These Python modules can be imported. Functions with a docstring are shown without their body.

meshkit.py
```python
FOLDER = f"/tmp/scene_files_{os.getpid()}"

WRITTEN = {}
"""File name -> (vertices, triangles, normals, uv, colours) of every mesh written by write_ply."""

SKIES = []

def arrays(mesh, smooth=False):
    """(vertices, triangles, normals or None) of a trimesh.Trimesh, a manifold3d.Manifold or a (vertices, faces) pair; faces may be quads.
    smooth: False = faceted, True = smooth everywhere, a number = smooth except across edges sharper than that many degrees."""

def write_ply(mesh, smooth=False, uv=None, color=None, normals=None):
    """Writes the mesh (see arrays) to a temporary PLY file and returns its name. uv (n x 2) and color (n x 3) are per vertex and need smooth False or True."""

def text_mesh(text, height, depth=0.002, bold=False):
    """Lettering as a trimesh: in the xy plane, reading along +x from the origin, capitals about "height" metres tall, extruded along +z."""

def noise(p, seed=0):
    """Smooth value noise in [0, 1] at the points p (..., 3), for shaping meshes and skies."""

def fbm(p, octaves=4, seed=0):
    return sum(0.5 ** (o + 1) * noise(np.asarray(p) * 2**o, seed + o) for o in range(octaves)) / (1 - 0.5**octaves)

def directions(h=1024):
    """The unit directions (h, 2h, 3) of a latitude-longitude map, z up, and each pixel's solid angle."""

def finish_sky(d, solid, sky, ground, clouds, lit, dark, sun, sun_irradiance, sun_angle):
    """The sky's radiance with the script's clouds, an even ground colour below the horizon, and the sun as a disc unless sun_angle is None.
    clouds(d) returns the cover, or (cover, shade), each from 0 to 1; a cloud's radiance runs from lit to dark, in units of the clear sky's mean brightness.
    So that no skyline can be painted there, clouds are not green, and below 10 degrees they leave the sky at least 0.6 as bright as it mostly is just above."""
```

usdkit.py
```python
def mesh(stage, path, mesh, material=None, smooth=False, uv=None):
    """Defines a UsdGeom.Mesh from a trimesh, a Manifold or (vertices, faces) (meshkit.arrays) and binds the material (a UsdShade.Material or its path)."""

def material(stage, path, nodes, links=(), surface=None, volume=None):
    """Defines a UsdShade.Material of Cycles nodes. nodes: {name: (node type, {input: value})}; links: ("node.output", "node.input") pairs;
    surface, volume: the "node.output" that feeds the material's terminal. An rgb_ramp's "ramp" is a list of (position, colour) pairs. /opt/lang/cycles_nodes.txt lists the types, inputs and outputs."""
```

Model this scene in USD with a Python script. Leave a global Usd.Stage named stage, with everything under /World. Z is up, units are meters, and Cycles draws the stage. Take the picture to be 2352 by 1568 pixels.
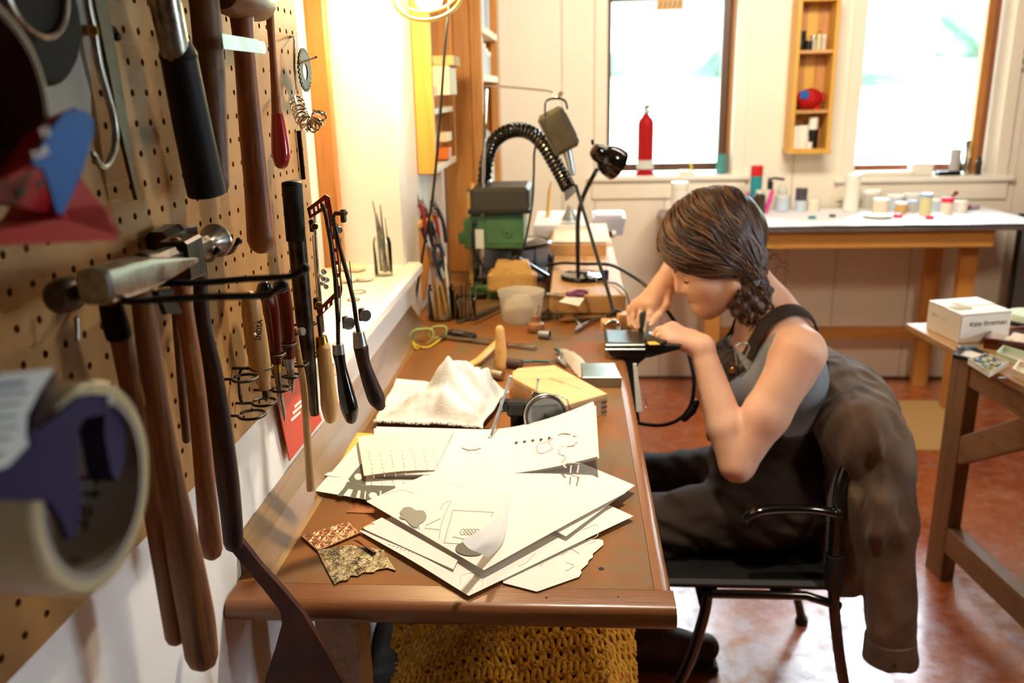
import math, random
import numpy as np
import trimesh, manifold3d, shapely, shapely.geometry as sg, shapely.affinity as sa
from scipy.spatial import cKDTree
from scipy import ndimage
import usdkit, meshkit
from pxr import Usd, UsdGeom, UsdLux, UsdShade, Gf, Sdf

stage = Usd.Stage.CreateInMemory()
UsdGeom.SetStageUpAxis(stage, 'Z'); UsdGeom.SetStageMetersPerUnit(stage, 1.0)
UsdGeom.Xform.Define(stage, '/World'); UsdGeom.Scope.Define(stage, '/World/Looks')
PI = math.pi
rng = random.Random(7); nrng = np.random.default_rng(7)

# ------------------------------------------------------------------ camera
FPX, PITCH, YAW, ROLL, CAMH = 1963.0, .28404, .073925, -.021893, 1.45
cF = np.array([-math.sin(YAW)*math.cos(PITCH), math.cos(YAW)*math.cos(PITCH), -math.sin(PITCH)])
cR = np.array([math.cos(YAW), math.sin(YAW), 0.0]); cU = np.cross(cR, cF)
cR, cU = cR*math.cos(ROLL)+cU*math.sin(ROLL), cU*math.cos(ROLL)-cR*math.sin(ROLL)
CAM = np.array([0, 0, CAMH])
cam = UsdGeom.Camera.Define(stage, '/World/Camera')
HAP = 22.3
cam.CreateHorizontalApertureAttr(HAP); cam.CreateVerticalApertureAttr(HAP*1568/2352)
cam.CreateFocalLengthAttr(FPX/2352*HAP)
cam.CreateClippingRangeAttr(Gf.Vec2f(.03, 200))
cam.CreateFStopAttr(3.2); cam.CreateFocusDistanceAttr(1.02)
cam.CreateExposureAttr(0.12)
_m = Gf.Matrix4d(*cR, 0, *cU, 0, *(-cF), 0, *CAM, 1)
cam.AddTransformOp().Set(_m)

# ------------------------------------------------------------------ sky and lights
def dome(path, col, strength):
    d = UsdLux.DomeLight.Define(stage, path); d.CreateIntensityAttr(strength); d.CreateColorAttr(Gf.Vec3f(*col)); return d
dome('/World/Sky', (.74, .86, 1.0), 9.5)
def rect_light(path, pos, direction, w, h, col, inten):
    l = UsdLux.RectLight.Define(stage, path); l.CreateWidthAttr(w); l.CreateHeightAttr(h)
    l.CreateColorAttr(Gf.Vec3f(*col)); l.CreateIntensityAttr(inten)
    z = -np.array(direction, float); z /= np.linalg.norm(z)
    x = np.cross([0, 0, 1.0], z) if abs(z[2]) < .99 else np.array([1.0, 0, 0]); x /= np.linalg.norm(x); y = np.cross(z, x)
    l.AddTransformOp().Set(Gf.Matrix4d(*x, 0, *y, 0, *z, 0, *pos, 1)); return l
BULB_I = 260.0
rect_light('/World/CeilingLampA', (.75, 2.75, 2.38), (.05, .8, -.6), .9, .4, (1, .87, .71), 46.0)
rect_light('/World/CeilingLampB', (1.35, .9, 2.36), (.06, .86, -.50), .3, .3, (1, .86, .70), 75.0)
bl = UsdLux.DiskLight.Define(stage, '/World/BenchLamp'); bl.CreateRadiusAttr(.04); bl.CreateIntensityAttr(1020.0); bl.CreateColorAttr(Gf.Vec3f(1, .87, .70))   # bench lamp above the frame
bl.AddTranslateOp().Set(Gf.Vec3d(.06, 1.42, 1.98)); bl.AddRotateXYZOp().Set(Gf.Vec3f(-14, 6, 0))

# ------------------------------------------------------------------ measuring helper: a photographed point at a known depth, side or height
def at(u, v, x=None, y=None, z=None):
    r = cF + cR*(u-1176)/FPX - cU*(v-784)/FPX
    t = x/r[0] if x is not None else y/r[1] if y is not None else (z-CAMH)/r[2]
    return CAM + r*t

# ------------------------------------------------------------------ scene tree
_used = {}
def _path(parent, name):
    k = (str(parent), name); n = _used.get(k, 0); _used[k] = n+1
    return f'{parent}/{name}' if n == 0 else f'{parent}/{name}_{n:03d}'
class Thing:
    def __init__(s, path, loc): s.path, s.loc = path, np.array(loc, float)
def tag(prim, label=None, cat=None, group=None, kind=None):
    for k, v in (('label', label), ('category', cat), ('group', group), ('kind', kind)):
        if v: prim.SetCustomDataByKey(k, v)
def thing(name, label, cat, loc=(0, 0, 0), group=None, kind=None):
    p = _path('/World', name); x = UsdGeom.Xform.Define(stage, p)
    x.AddTranslateOp().Set(Gf.Vec3d(*map(float, loc))); x.AddRotateZOp().Set(0.0)
    tag(x.GetPrim(), label, cat, group, kind)
    return Thing(p, loc)
def part(t, name, mesh, mat, smooth=35, label=None, kind=None, parent=None):
    """mesh in world coordinates (the thing's own place is taken off)"""
    p = _path(parent or t.path, name)
    V, F = arr(mesh)
    m = usdkit.mesh(stage, p, (V - t.loc, F), M[mat] if isinstance(mat, str) else mat, smooth=smooth)
    tag(m.GetPrim(), label, None, None, kind)
    return p
def struct(name, mesh, mat, label, smooth=False, cat=None):
    p = _path('/World', name)
    m = usdkit.mesh(stage, p, arr(mesh), M[mat], smooth=smooth); tag(m.GetPrim(), label, cat, None, 'structure'); return Thing(p, (0, 0, 0))
def single(name, mesh, mat, label, cat, group=None, smooth=35, kind=None):
    V, F = arr(mesh); loc = np.array([V[:, 0].mean(), V[:, 1].mean(), V[:, 2].min()])
    p = _path('/World', name); m = usdkit.mesh(stage, p, (V-loc, F), M[mat], smooth=smooth)
    m.AddTranslateOp().Set(Gf.Vec3d(*map(float, loc))); tag(m.GetPrim(), label, cat, group, kind); return Thing(p, loc)
def dup(src, name, loc, rotz=0.0, label=None, cat=None, group=None, scale=None):
    p = _path('/World', name); x = UsdGeom.Xform.Define(stage, p); pr = x.GetPrim()
    pr.GetReferences().AddInternalReference(src.path); pr.SetInstanceable(True)
    ops = x.GetOrderedXformOps()
    x.ClearXformOpOrder()
    x.AddTranslateOp().Set(Gf.Vec3d(*map(float, loc))); x.AddRotateZOp().Set(float(rotz))
    if scale is not None: x.AddScaleOp().Set(Gf.Vec3f(*scale))
    tag(pr, label, cat, group); return Thing(p, loc)

# ------------------------------------------------------------------ materials
M = {}
def lin(c):
    if isinstance(c, str):
        c = [int(c[i:i+2], 16)/255 for i in (0, 2, 4)]
        return tuple(x/12.92 if x <= .04045 else ((x+.055)/1.055)**2.4 for x in c)
    return tuple(c)
def mk(name, nodes, links, surface='p.BSDF'): M[name] = usdkit.material(stage, '/World/Looks/'+name, nodes, links, surface=surface); return M[name]
def plain(name, c, rough=.5, metal=0.0, **kw):
    return mk(name, {'p': ('principled_bsdf', dict(base_color=lin(c), roughness=rough, metallic=metal, **kw))}, [])
def mottled(name, c1, c2, scale=8, rough=.5, metal=0.0, bump=0.0, stretch=(1, 1, 1), detail=4, lo=.35, hi=.65, rough2=None, bscale=None, distort=0.0, rot=(0, 0, 0), **kw):
    n = {'tc': ('texture_coordinate', {}), 'mp': ('mapping', {'scale': stretch, 'rotation': rot}),
         'n': ('noise_texture', {'scale': scale, 'detail': detail, 'roughness': .6, 'distortion': distort}),
         'r': ('rgb_ramp', {'ramp': [(lo, lin(c1)), (hi, lin(c2))]}),
         'p': ('principled_bsdf', dict(roughness=rough, metallic=metal, **kw))}
    l = [('tc.object', 'mp.vector'), ('mp.vector', 'n.vector'), ('n.fac', 'r.fac'), ('r.color', 'p.base_color')]
    if rough2 is not None:
        n['rr'] = ('map_range', {'from_min': lo, 'from_max': hi, 'to_min': rough, 'to_max': rough2, 'clamp': True}); l += [('n.fac', 'rr.value'), ('rr.result', 'p.roughness')]
    if bump:
        n['nb'] = ('noise_texture', {'scale': bscale or scale*3, 'detail': 3}); n['b'] = ('bump', {'strength': bump, 'distance': .004})
        l += [('mp.vector', 'nb.vector'), ('nb.fac', 'b.height'), ('b.normal', 'p.normal')]
    return mk(name, n, l)
def wood(name, c1, c2, axis='y', scale=14, rough=.45, bump=.15, c3=None, **kw):
    st = {'x': (.06, 1, 1), 'y': (1, .06, 1), 'z': (1, 1, .06)}[axis]
    c3 = c3 or c1
    n = {'tc': ('texture_coordinate', {}), 'mp': ('mapping', {'scale': st}),
         'n': ('noise_texture', {'scale': scale*2.2, 'detail': 6, 'roughness': .65, 'distortion': .6}),
         'w': ('noise_texture', {'scale': scale*14, 'detail': 2, 'roughness': .6}),
         'big': ('noise_texture', {'scale': 3.5, 'detail': 2}),
         'r': ('rgb_ramp', {'ramp': [(.3, lin(c2)), (.5, lin(c1)), (.7, lin(c3))]}),
         'm': ('math', {'math_type': 'multiply_add', 'value2': .35, 'value3': -.175}), 'a': ('math', {'math_type': 'add'}),
         'b': ('bump', {'strength': bump, 'distance': .002}),
         'p': ('principled_bsdf', dict(roughness=rough, **kw))}
    l = [('tc.object', 'mp.vector'), ('mp.vector', 'n.vector'), ('mp.vector', 'w.vector'), ('w.fac', 'm.value1'), ('m.value', 'a.value1'), ('n.fac', 'a.value2'),
         ('a.value', 'r.fac'), ('r.color', 'p.base_color'), ('w.fac', 'b.height'), ('b.normal', 'p.normal')]
    return mk(name, n, l)
def glassy(name, tint=(1, 1, 1), rough=.02, mix=1.0):
    n = {'t': ('transparent_bsdf', {'color': tint}), 'g': ('glossy_bsdf', {'roughness': rough, 'color': (1, 1, 1)}), 'f': ('fresnel', {'IOR': 1.45}), 'x': ('mix_closure', {})}
    return mk(name, n, [('f.fac', 'x.fac'), ('t.BSDF', 'x.closure1'), ('g.BSDF', 'x.closure2')], surface='x.closure')
def translucent(name, c, rough=.5, fac=.35, tr=None):
    n = {'p': ('principled_bsdf', dict(base_color=lin(c), roughness=rough)), 't': ('translucent_bsdf', {'color': lin(tr or c)}), 'x': ('mix_closure', {'fac': fac})}
    return mk(name, n, [('p.BSDF', 'x.closure1'), ('t.BSDF', 'x.closure2')], surface='x.closure')
def milky(name, c, see=.45, rough=.25):
    n = {'p': ('principled_bsdf', dict(base_color=lin(c), roughness=rough)), 't': ('transparent_bsdf', {'color': (1, 1, 1)}), 'x': ('mix_closure', {'fac': see})}
    return mk(name, n, [('p.BSDF', 'x.closure1'), ('t.BSDF', 'x.closure2')], surface='x.closure')
def emit(name, c, s): return mk(name, {'e': ('emission', {'color': lin(c), 'strength': s})}, [], surface='e.emission')

# ------------------------------------------------------------------ geometry
def arr(m):
    if hasattr(m, 'to_mesh'):
        q = m.to_mesh(); return np.array(q.vert_properties[:, :3], float), np.array(q.tri_verts, int)
    if hasattr(m, 'vertices'): return np.array(m.vertices, float), np.array(m.faces, int)
    V, F = np.asarray(m[0], float), np.asarray(m[1], int)
    if F.shape[1] == 4: F = np.vstack([F[:, [0, 1, 2]], F[:, [0, 2, 3]]])
    return V, F
def join(*ms):
    if len(ms) == 1 and isinstance(ms[0], list): ms = ms[0]
    Vs, Fs, n = [], [], 0
    for m in ms:
        V, F = arr(m); Vs.append(V); Fs.append(F+n); n += len(V)
    return np.vstack(Vs), np.vstack(Fs)
def unit(v): v = np.asarray(v, float); return v/max(np.linalg.norm(v), 1e-12)
def frame(z, x=None):
    z = unit(z)
    if x is None: x = np.array([1.0, 0, 0]) if abs(z[0]) < .9 else np.array([0, 1.0, 0])
    x = unit(np.asarray(x, float)-z*np.dot(x, z)); return np.array([x, np.cross(z, x), z])   # rows
def xf(m, R=None, t=(0, 0, 0), s=1.0):
    """R: rows are the images of the local axes"""
    V, F = arr(m); V = V*np.asarray(s)
    if R is not None: V = V @ np.asarray(R)
    return V+np.asarray(t, float), F
def rz(a): c, s = math.cos(a), math.sin(a); return np.array([[c, s, 0], [-s, c, 0], [0, 0, 1.0]])
def rx(a): c, s = math.cos(a), math.sin(a); return np.array([[1.0, 0, 0], [0, c, s], [0, -s, c]])
def ry(a): c, s = math.cos(a), math.sin(a); return np.array([[c, 0, -s], [0, 1.0, 0], [s, 0, c]])
def hull(pts): return arr(manifold3d.Manifold.hull_points(np.asarray(pts, float)))
def box(c, s, bev=0.0, R=None):
    """box of size s centred at c; bev chamfers every edge"""
    h = np.asarray(s, float)/2; pts = []
    for sx in (-1, 1):
        for sy in (-1, 1):
            for sz in (-1, 1):
                k = np.array([sx, sy, sz])
                if bev:
                    b = min(bev, h.min()*.98)
                    for i in range(3):
                        q = h-b; q[i] = h[i]; pts.append(k*q)
                else: pts.append(k*h)
    return xf(hull(pts), R, c)
def bx(x0, x1, y0, y1, z0, z1, bev=0.0): return box(((x0+x1)/2, (y0+y1)/2, (z0+z1)/2), (abs(x1-x0), abs(y1-y0), abs(z1-z0)), bev)
def beam(p0, p1, w, h, bev=.002, up=(0, 0, 1)):
    p0, p1 = np.asarray(p0, float), np.asarray(p1, float); d = unit(p1-p0); L = np.linalg.norm(p1-p0)
    x = unit(np.cross(up, d)) if abs(np.dot(up, d)) < .99 else np.array([1.0, 0, 0]); y = np.cross(d, x)
    return box((p0+p1)/2, (w, h, L), bev, np.array([x, y, d]))
def lathe(prof, p0=(0, 0, 0), d=(0, 0, 1), n=24, x=None, oval=1.0):
    """prof: (radius, height) pairs; closed at both ends when the radius is not 0"""
    prof = [(max(r, 0), h) for r, h in prof]
    a = np.linspace(0, 2*PI, n, endpoint=False); V, F, rings = [], [], []
    for r, h in prof:
        if r < 1e-7: rings.append([len(V)]); V.append((0, 0, h))
        else:
            rings.append(list(range(len(V), len(V)+n))); V += [(r*math.cos(t), oval*r*math.sin(t), h) for t in a]
    for A, B in zip(rings, rings[1:]):
        for i in range(n):
            j = (i+1) % n
            if len(A) == 1 and len(B) == 1: break
            if len(A) == 1: F.append((A[0], B[j], B[i]))
            elif len(B) == 1: F.append((A[i], A[j], B[0]))
            else: F += [(A[i], A[j], B[j]), (A[i], B[j], B[i])]
    for k, R_ in ((0, rings[0]), (1, rings[-1])):
        if len(R_) > 1:
            c = len(V); V.append((0, 0, prof[0][1] if k == 0 else prof[-1][1]))
            for i in range(n):
                j = (i+1) % n; F.append((c, R_[j], R_[i]) if k == 0 else (c, R_[i], R_[j]))
    return xf((np.array(V, float), np.array(F)), frame(d, x), p0)
def cyl(p0, p1, r, n=20, bev=0.0, r1=None):
    p0, p1 = np.asarray(p0, float), np.asarray(p1, float); L = np.linalg.norm(p1-p0); r1 = r if r1 is None else r1
    pr = [(r-bev, 0), (r, bev), (r1, L-bev), (r1-bev, L)] if bev else [(r, 0), (r1, L)]
    return lathe(pr, p0, p1-p0, n)
def ball(c, r, n=2, s=(1, 1, 1), R=None):
    m = trimesh.creation.icosphere(n, 1.0); return xf((m.vertices*np.asarray(s)*r, m.faces), R, c)
def torus(c, R_, r, d=(0, 0, 1), n=36, k=10):
    a = np.linspace(0, 2*PI, n, endpoint=False); f = frame(d)
    return tube([np.asarray(c)+R_*(math.cos(t)*f[0]+math.sin(t)*f[1]) for t in a], r, k, closed=True)
def smooth_path(P, n=8, closed=False):
    P = np.asarray(P, float); out = []
    m = len(P)
    for i in range(m if closed else m-1):
        if closed: a, b, c, d = P[(i-1) % m], P[i], P[(i+1) % m], P[(i+2) % m]
        else: a, b, c, d = P[max(i-1, 0)], P[i], P[i+1], P[min(i+2, m-1)]
        for t in np.linspace(0, 1, n, endpoint=False):
            out.append(.5*((2*b)+(-a+c)*t+(2*a-5*b+4*c-d)*t*t+(-a+3*b-3*c+d)*t**3))
    if not closed: out.append(P[-1])
    return np.array(out)
def tube(P, r, n=10, closed=False, flat=1.0, x0=None, round_ends=False):
    P = np.asarray(P, float); m = len(P); r = np.broadcast_to(np.asarray(r, float), (m,)).copy()
    if round_ends and not closed:
        a, b = unit(P[1]-P[0]), unit(P[-1]-P[-2])
        P = np.vstack([P[0]-a*r[0]*.9, P[0]-a*r[0]*.6, P, P[-1]+b*r[-1]*.6, P[-1]+b*r[-1]*.9])
        r = np.r_[r[0]*.35, r[0]*.78, r, r[-1]*.78, r[-1]*.35]; m = len(P)
    T = np.gradient(P, axis=0) if not closed else np.roll(P, -1, 0)-np.roll(P, 1, 0)
    T /= np.maximum(np.linalg.norm(T, axis=1, keepdims=True), 1e-12)
    x = frame(T[0], x0)[0]; X = []
    for t in T:
        x = unit(x-t*np.dot(x, t)); X.append(x)
    X = np.array(X)
    if closed:
        Y0 = np.cross(T[0], X[0]); xe = unit(X[-1]-T[0]*np.dot(X[-1], T[0])); ang = math.atan2(np.dot(xe, Y0), np.dot(xe, X[0]))
        for i in range(m):
            w = -ang*i/m; yy = np.cross(T[i], X[i]); X[i] = X[i]*math.cos(w)+yy*math.sin(w)
    Y = np.cross(T, X); a = np.linspace(0, 2*PI, n, endpoint=False)
    V = (P[:, None]+r[:, None, None]*(np.cos(a)[None, :, None]*X[:, None]+flat*np.sin(a)[None, :, None]*Y[:, None])).reshape(-1, 3)
    F = []
    for i in range(m if closed else m-1):
        A, B = i*n, ((i+1) % m)*n; k = np.arange(n); j = (k+1) % n
        F += [np.stack([A+k, A+j, B+j], 1), np.stack([A+k, B+j, B+k], 1)]
    F = np.vstack(F)
    if not closed:
        V = np.vstack([V, P[0], P[-1]]); k = np.arange(n); j = (k+1) % n; e = (m-1)*n
        F = np.vstack([F, np.stack([np.full(n, m*n), j, k], 1), np.stack([np.full(n, m*n+1), e+k, e+j], 1)])
    return V, F
def prism(poly, depth, o=(0, 0, 0), ex=(1, 0, 0), ey=(0, 1, 0), bev=0.0):
    """polygon in the ex, ey plane from o, extruded along ex x ey"""
    if not hasattr(poly, 'geoms') and not isinstance(poly, sg.Polygon): poly = sg.Polygon(poly)
    ex, ey = unit(ex), np.asarray(ey, float); ey = unit(ey-ex*np.dot(ex, ey)); R = np.array([ex, ey, np.cross(ex, ey)])
    out = []
    for g in getattr(poly, 'geoms', [poly]):
        if g.is_empty or g.area < 1e-12: continue
        g = sg.polygon.orient(g)
        if bev:
            ins = g.buffer(-bev, join_style=2)
            if isinstance(ins, sg.Polygon) and not ins.is_empty and len(ins.exterior.coords) == len(g.exterior.coords) and not g.interiors:
                a, b = np.array(g.exterior.coords)[:-1], np.array(sg.polygon.orient(ins).exterior.coords)[:-1]
                b = np.array([b[np.argmin(((b-q)**2).sum(1))] for q in a])
                n = len(a); rings = [(b, 0), (a, bev), (a, depth-bev), (b, depth)]
                V = np.vstack([np.c_[q, np.full(n, h)] for q, h in rings]); F = []
                k = np.arange(n); j = (k+1) % n
                for i in range(3): F += [np.stack([i*n+k, i*n+j, (i+1)*n+j], 1), np.stack([i*n+k, (i+1)*n+j, (i+1)*n+k], 1)]
                tv, tf = trimesh.creation.triangulate_polygon(sg.Polygon(b), engine='earcut')
                idx = np.array([np.argmin(((b-q)**2).sum(1)) for q in tv]); tf = idx[tf]
                A = b[tf]; cr = (A[:, 1, 0]-A[:, 0, 0])*(A[:, 2, 1]-A[:, 0, 1])-(A[:, 1, 1]-A[:, 0, 1])*(A[:, 2, 0]-A[:, 0, 0]); tf[cr < 0] = tf[cr < 0][:, ::-1]
                F += [tf[:, ::-1], tf+3*n]; out.append((V, np.vstack(F))); continue
        m = trimesh.creation.extrude_polygon(g, depth, engine='earcut'); out.append((m.vertices, m.faces))
    return xf(join(out), R, o)
def sheet(G, th, wrap=False):
    """a sheet of thickness th through the grid of points G (m, n, 3)"""
    G = np.asarray(G, float); m, n = G.shape[:2]
    du, dv = np.gradient(G, axis=0), np.gradient(G, axis=1); N = np.cross(du, dv); N /= np.maximum(np.linalg.norm(N, axis=2, keepdims=True), 1e-12)
    A, B = (G+N*th/2).reshape(-1, 3), (G-N*th/2).reshape(-1, 3); V = np.vstack([A, B]); k = m*n
    i, j = np.meshgrid(np.arange(m-1), np.arange(n-1), indexing='ij'); q = (i*n+j).ravel()
    F = [np.stack([q, q+n, q+n+1], 1), np.stack([q, q+n+1, q+1], 1)]
    F += [f[:, ::-1]+k for f in F]
    e = np.r_[np.arange(n), np.arange(1, m)*n+n-1, (m-1)*n+np.arange(n-2, -1, -1), np.arange(m-2, 0, -1)*n]; e2 = np.roll(e, -1)
    F += [np.stack([e, e2, e2+k], 1), np.stack([e, e2+k, e+k], 1)]
    F = np.vstack(F)
    vol = np.einsum('ij,ij->i', V[F[:, 0]], np.cross(V[F[:, 1]], V[F[:, 2]])).sum()
    return V, (F if vol > 0 else F[:, ::-1])
def disp(m, amp, scale, seed=0):
    V, F = arr(m); t = trimesh.Trimesh(V, F, process=False); return V+t.vertex_normals*((meshkit.fbm(V*scale, 3, seed)-.5)*2*amp)[:, None], F
def text_on(s, h, o, ex, ey, depth=.0004, bold=False):
    m = meshkit.text_mesh(s, h, depth, bold); R = np.array([unit(ex), unit(ey), unit(np.cross(ex, ey))]); return xf(m, R, o)
# ---- signed distance fields and their surface (naive surface nets)
def sd_cap(p, a, b, ra, rb=None):
    rb = ra if rb is None else rb; a, b = np.asarray(a, float), np.asarray(b, float); d = b-a
    t = np.clip(((p-a) @ d)/max(d @ d, 1e-12), 0, 1); return np.linalg.norm(p-a-t[..., None]*d, axis=-1)-(ra+(rb-ra)*t)
def sd_ell(p, c, r, R=None):
    q = p-np.asarray(c, float)
    if R is not None: q = q @ np.asarray(R).T
    r = np.asarray(r, float); k0 = np.linalg.norm(q/r, axis=-1); k1 = np.linalg.norm(q/(r*r), axis=-1); return k0*(k0-1)/np.maximum(k1, 1e-9)
def sd_box(p, c, h, rad=0.0, R=None):
    q = p-np.asarray(c, float)
    if R is not None: q = q @ np.asarray(R).T
    q = np.abs(q)-np.asarray(h, float)+rad; return np.linalg.norm(np.maximum(q, 0), axis=-1)+np.minimum(q.max(-1), 0)-rad
def smin(a, b, k): h = np.clip(.5+.5*(b-a)/k, 0, 1); return b*(1-h)+a*h-k*h*(1-h)
def smax(a, b, k): return -smin(-a, -b, k)
def nets(fn, lo, hi, step):
    """surface of fn = 0 in the box lo..hi: values are taken in full only near the surface, on three grids"""
    lo, hi = np.asarray(lo, float), np.asarray(hi, float); n = np.ceil((hi-lo)/step/4).astype(int)*4+1
    D = fn(np.stack(np.meshgrid(*[lo[i]+step*4*np.arange((n[i]-1)//4+1) for i in range(3)], indexing='ij'), -1)).astype(np.float32)
    for q in (2, 1):
        m = (n-1)//q+1; D = D.repeat(2, 0).repeat(2, 1).repeat(2, 2)[:m[0], :m[1], :m[2]].copy()
        near = np.argwhere(np.abs(D) < step*q*4.6)
        for i in range(0, len(near), 300000):
            w = near[i:i+300000]; D[tuple(w.T)] = fn(lo+step*q*w)
    D = np.pad(D[1:-1, 1:-1, 1:-1], 1, constant_values=1.0); s = D < 0; cor = list(np.ndindex(2, 2, 2))
    sl = lambda o: tuple(slice(o[k], n[k]-1+o[k]) for k in range(3))
    tot = np.zeros(n-1, np.int8)
    for o in cor: tot += s[sl(o)]
    idx = np.argwhere((tot > 0) & (tot < 8)); ids = -np.ones(n-1, np.int32); ids[tuple(idx.T)] = np.arange(len(idx))
    C = {o: D[tuple((idx+o).T)].astype(float) for o in cor}; acc = np.zeros((len(idx), 3)); cnt = np.zeros(len(idx))
    for a in range(3):
        for o in cor:
            if o[a]: continue
            e = list(o); e[a] = 1; d0, d1 = C[o], C[tuple(e)]; x = (d0 < 0) != (d1 < 0); t = np.where(x, d0/np.where(x, d0-d1, 1), 0)
            for k in range(3): acc[:, k] += np.where(x, o[k]+(t if k == a else 0), 0)
            cnt += x
    V = lo+step*(idx+acc/cnt[:, None]); F = []
    for a in range(3):
        b, c2 = (a+1) % 3, (a+2) % 3; s0 = [slice(1, n[k]-1) for k in range(3)]; s0[a] = slice(0, n[a]-1); s1 = list(s0); s1[a] = slice(1, n[a])
        w = np.argwhere(s[tuple(s0)] != s[tuple(s1)])
        if not len(w): continue
        w = w+1; w[:, a] -= 1; up = s[tuple(w.T)]
        def cell(db, dc): q = w.copy(); q[:, b] += db; q[:, c2] += dc; return ids[tuple(q.T)]
        q = np.stack([cell(-1, -1), cell(0, -1), cell(0, 0), cell(-1, 0)], 1); q[~up] = q[~up][:, ::-1]; F.append(q)
    F = np.vstack(F); F = F[(F >= 0).all(1)]
    return V, np.vstack([F[:, [0, 1, 2]], F[:, [0, 2, 3]]])
def local(fn, lo, hi):
    """fn where it matters, far away elsewhere"""
    lo, hi = np.asarray(lo, float), np.asarray(hi, float)
    def g(p):
        d = np.full(p.shape[:-1], .5); k = ((p > lo) & (p < hi)).all(-1)
        if k.any(): d[k] = fn(p[k])
        return d
    return g
# ================================================================== materials of the setting
mottled('wall_paint', 'efe6d2', 'f3ead8', 3, rough=.55, bump=.03, bscale=60)
mottled('wall_white', 'eeeae2', 'f4f1ea', 3, rough=.5, bump=.02, bscale=60)
plain('gloss_white', 'f2ede0', .3)
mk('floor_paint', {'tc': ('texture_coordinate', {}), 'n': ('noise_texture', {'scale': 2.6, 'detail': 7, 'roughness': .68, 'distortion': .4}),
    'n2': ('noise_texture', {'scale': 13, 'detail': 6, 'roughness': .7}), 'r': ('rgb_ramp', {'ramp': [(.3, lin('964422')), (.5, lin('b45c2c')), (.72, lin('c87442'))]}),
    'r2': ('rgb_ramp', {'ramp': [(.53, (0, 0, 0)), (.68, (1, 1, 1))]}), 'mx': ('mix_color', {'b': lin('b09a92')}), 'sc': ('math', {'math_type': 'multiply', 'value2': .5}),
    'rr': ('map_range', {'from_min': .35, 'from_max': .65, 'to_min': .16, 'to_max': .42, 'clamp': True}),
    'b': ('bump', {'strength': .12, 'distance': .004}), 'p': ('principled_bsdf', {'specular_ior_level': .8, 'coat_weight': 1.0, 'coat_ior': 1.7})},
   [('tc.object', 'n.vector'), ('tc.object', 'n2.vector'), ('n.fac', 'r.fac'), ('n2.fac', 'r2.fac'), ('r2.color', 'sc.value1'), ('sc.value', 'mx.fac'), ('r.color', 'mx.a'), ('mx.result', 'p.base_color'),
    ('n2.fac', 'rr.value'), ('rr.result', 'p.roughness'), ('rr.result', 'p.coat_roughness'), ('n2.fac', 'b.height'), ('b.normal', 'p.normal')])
wood('sash_brown', '5a3a26', '3f2818', 'z', 10); wood('sash_red', '9a5c3a', '7c4528', 'z', 10); wood('trim_wood', 'b87834', '98602a', 'z', 12)
mottled('lawn_green', '8a9a80', 'a4b498', 3, rough=.9); mottled('leaf_green', '6a8274', '94a89c', 3, rough=.8)
glassy('pane_glass', (.97, .99, .98), .01)
FAR, WX = 4.27, -.405
wood('ceiling_pine', '6e5230', '543c20', 'y', 8, rough=.6)
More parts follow.
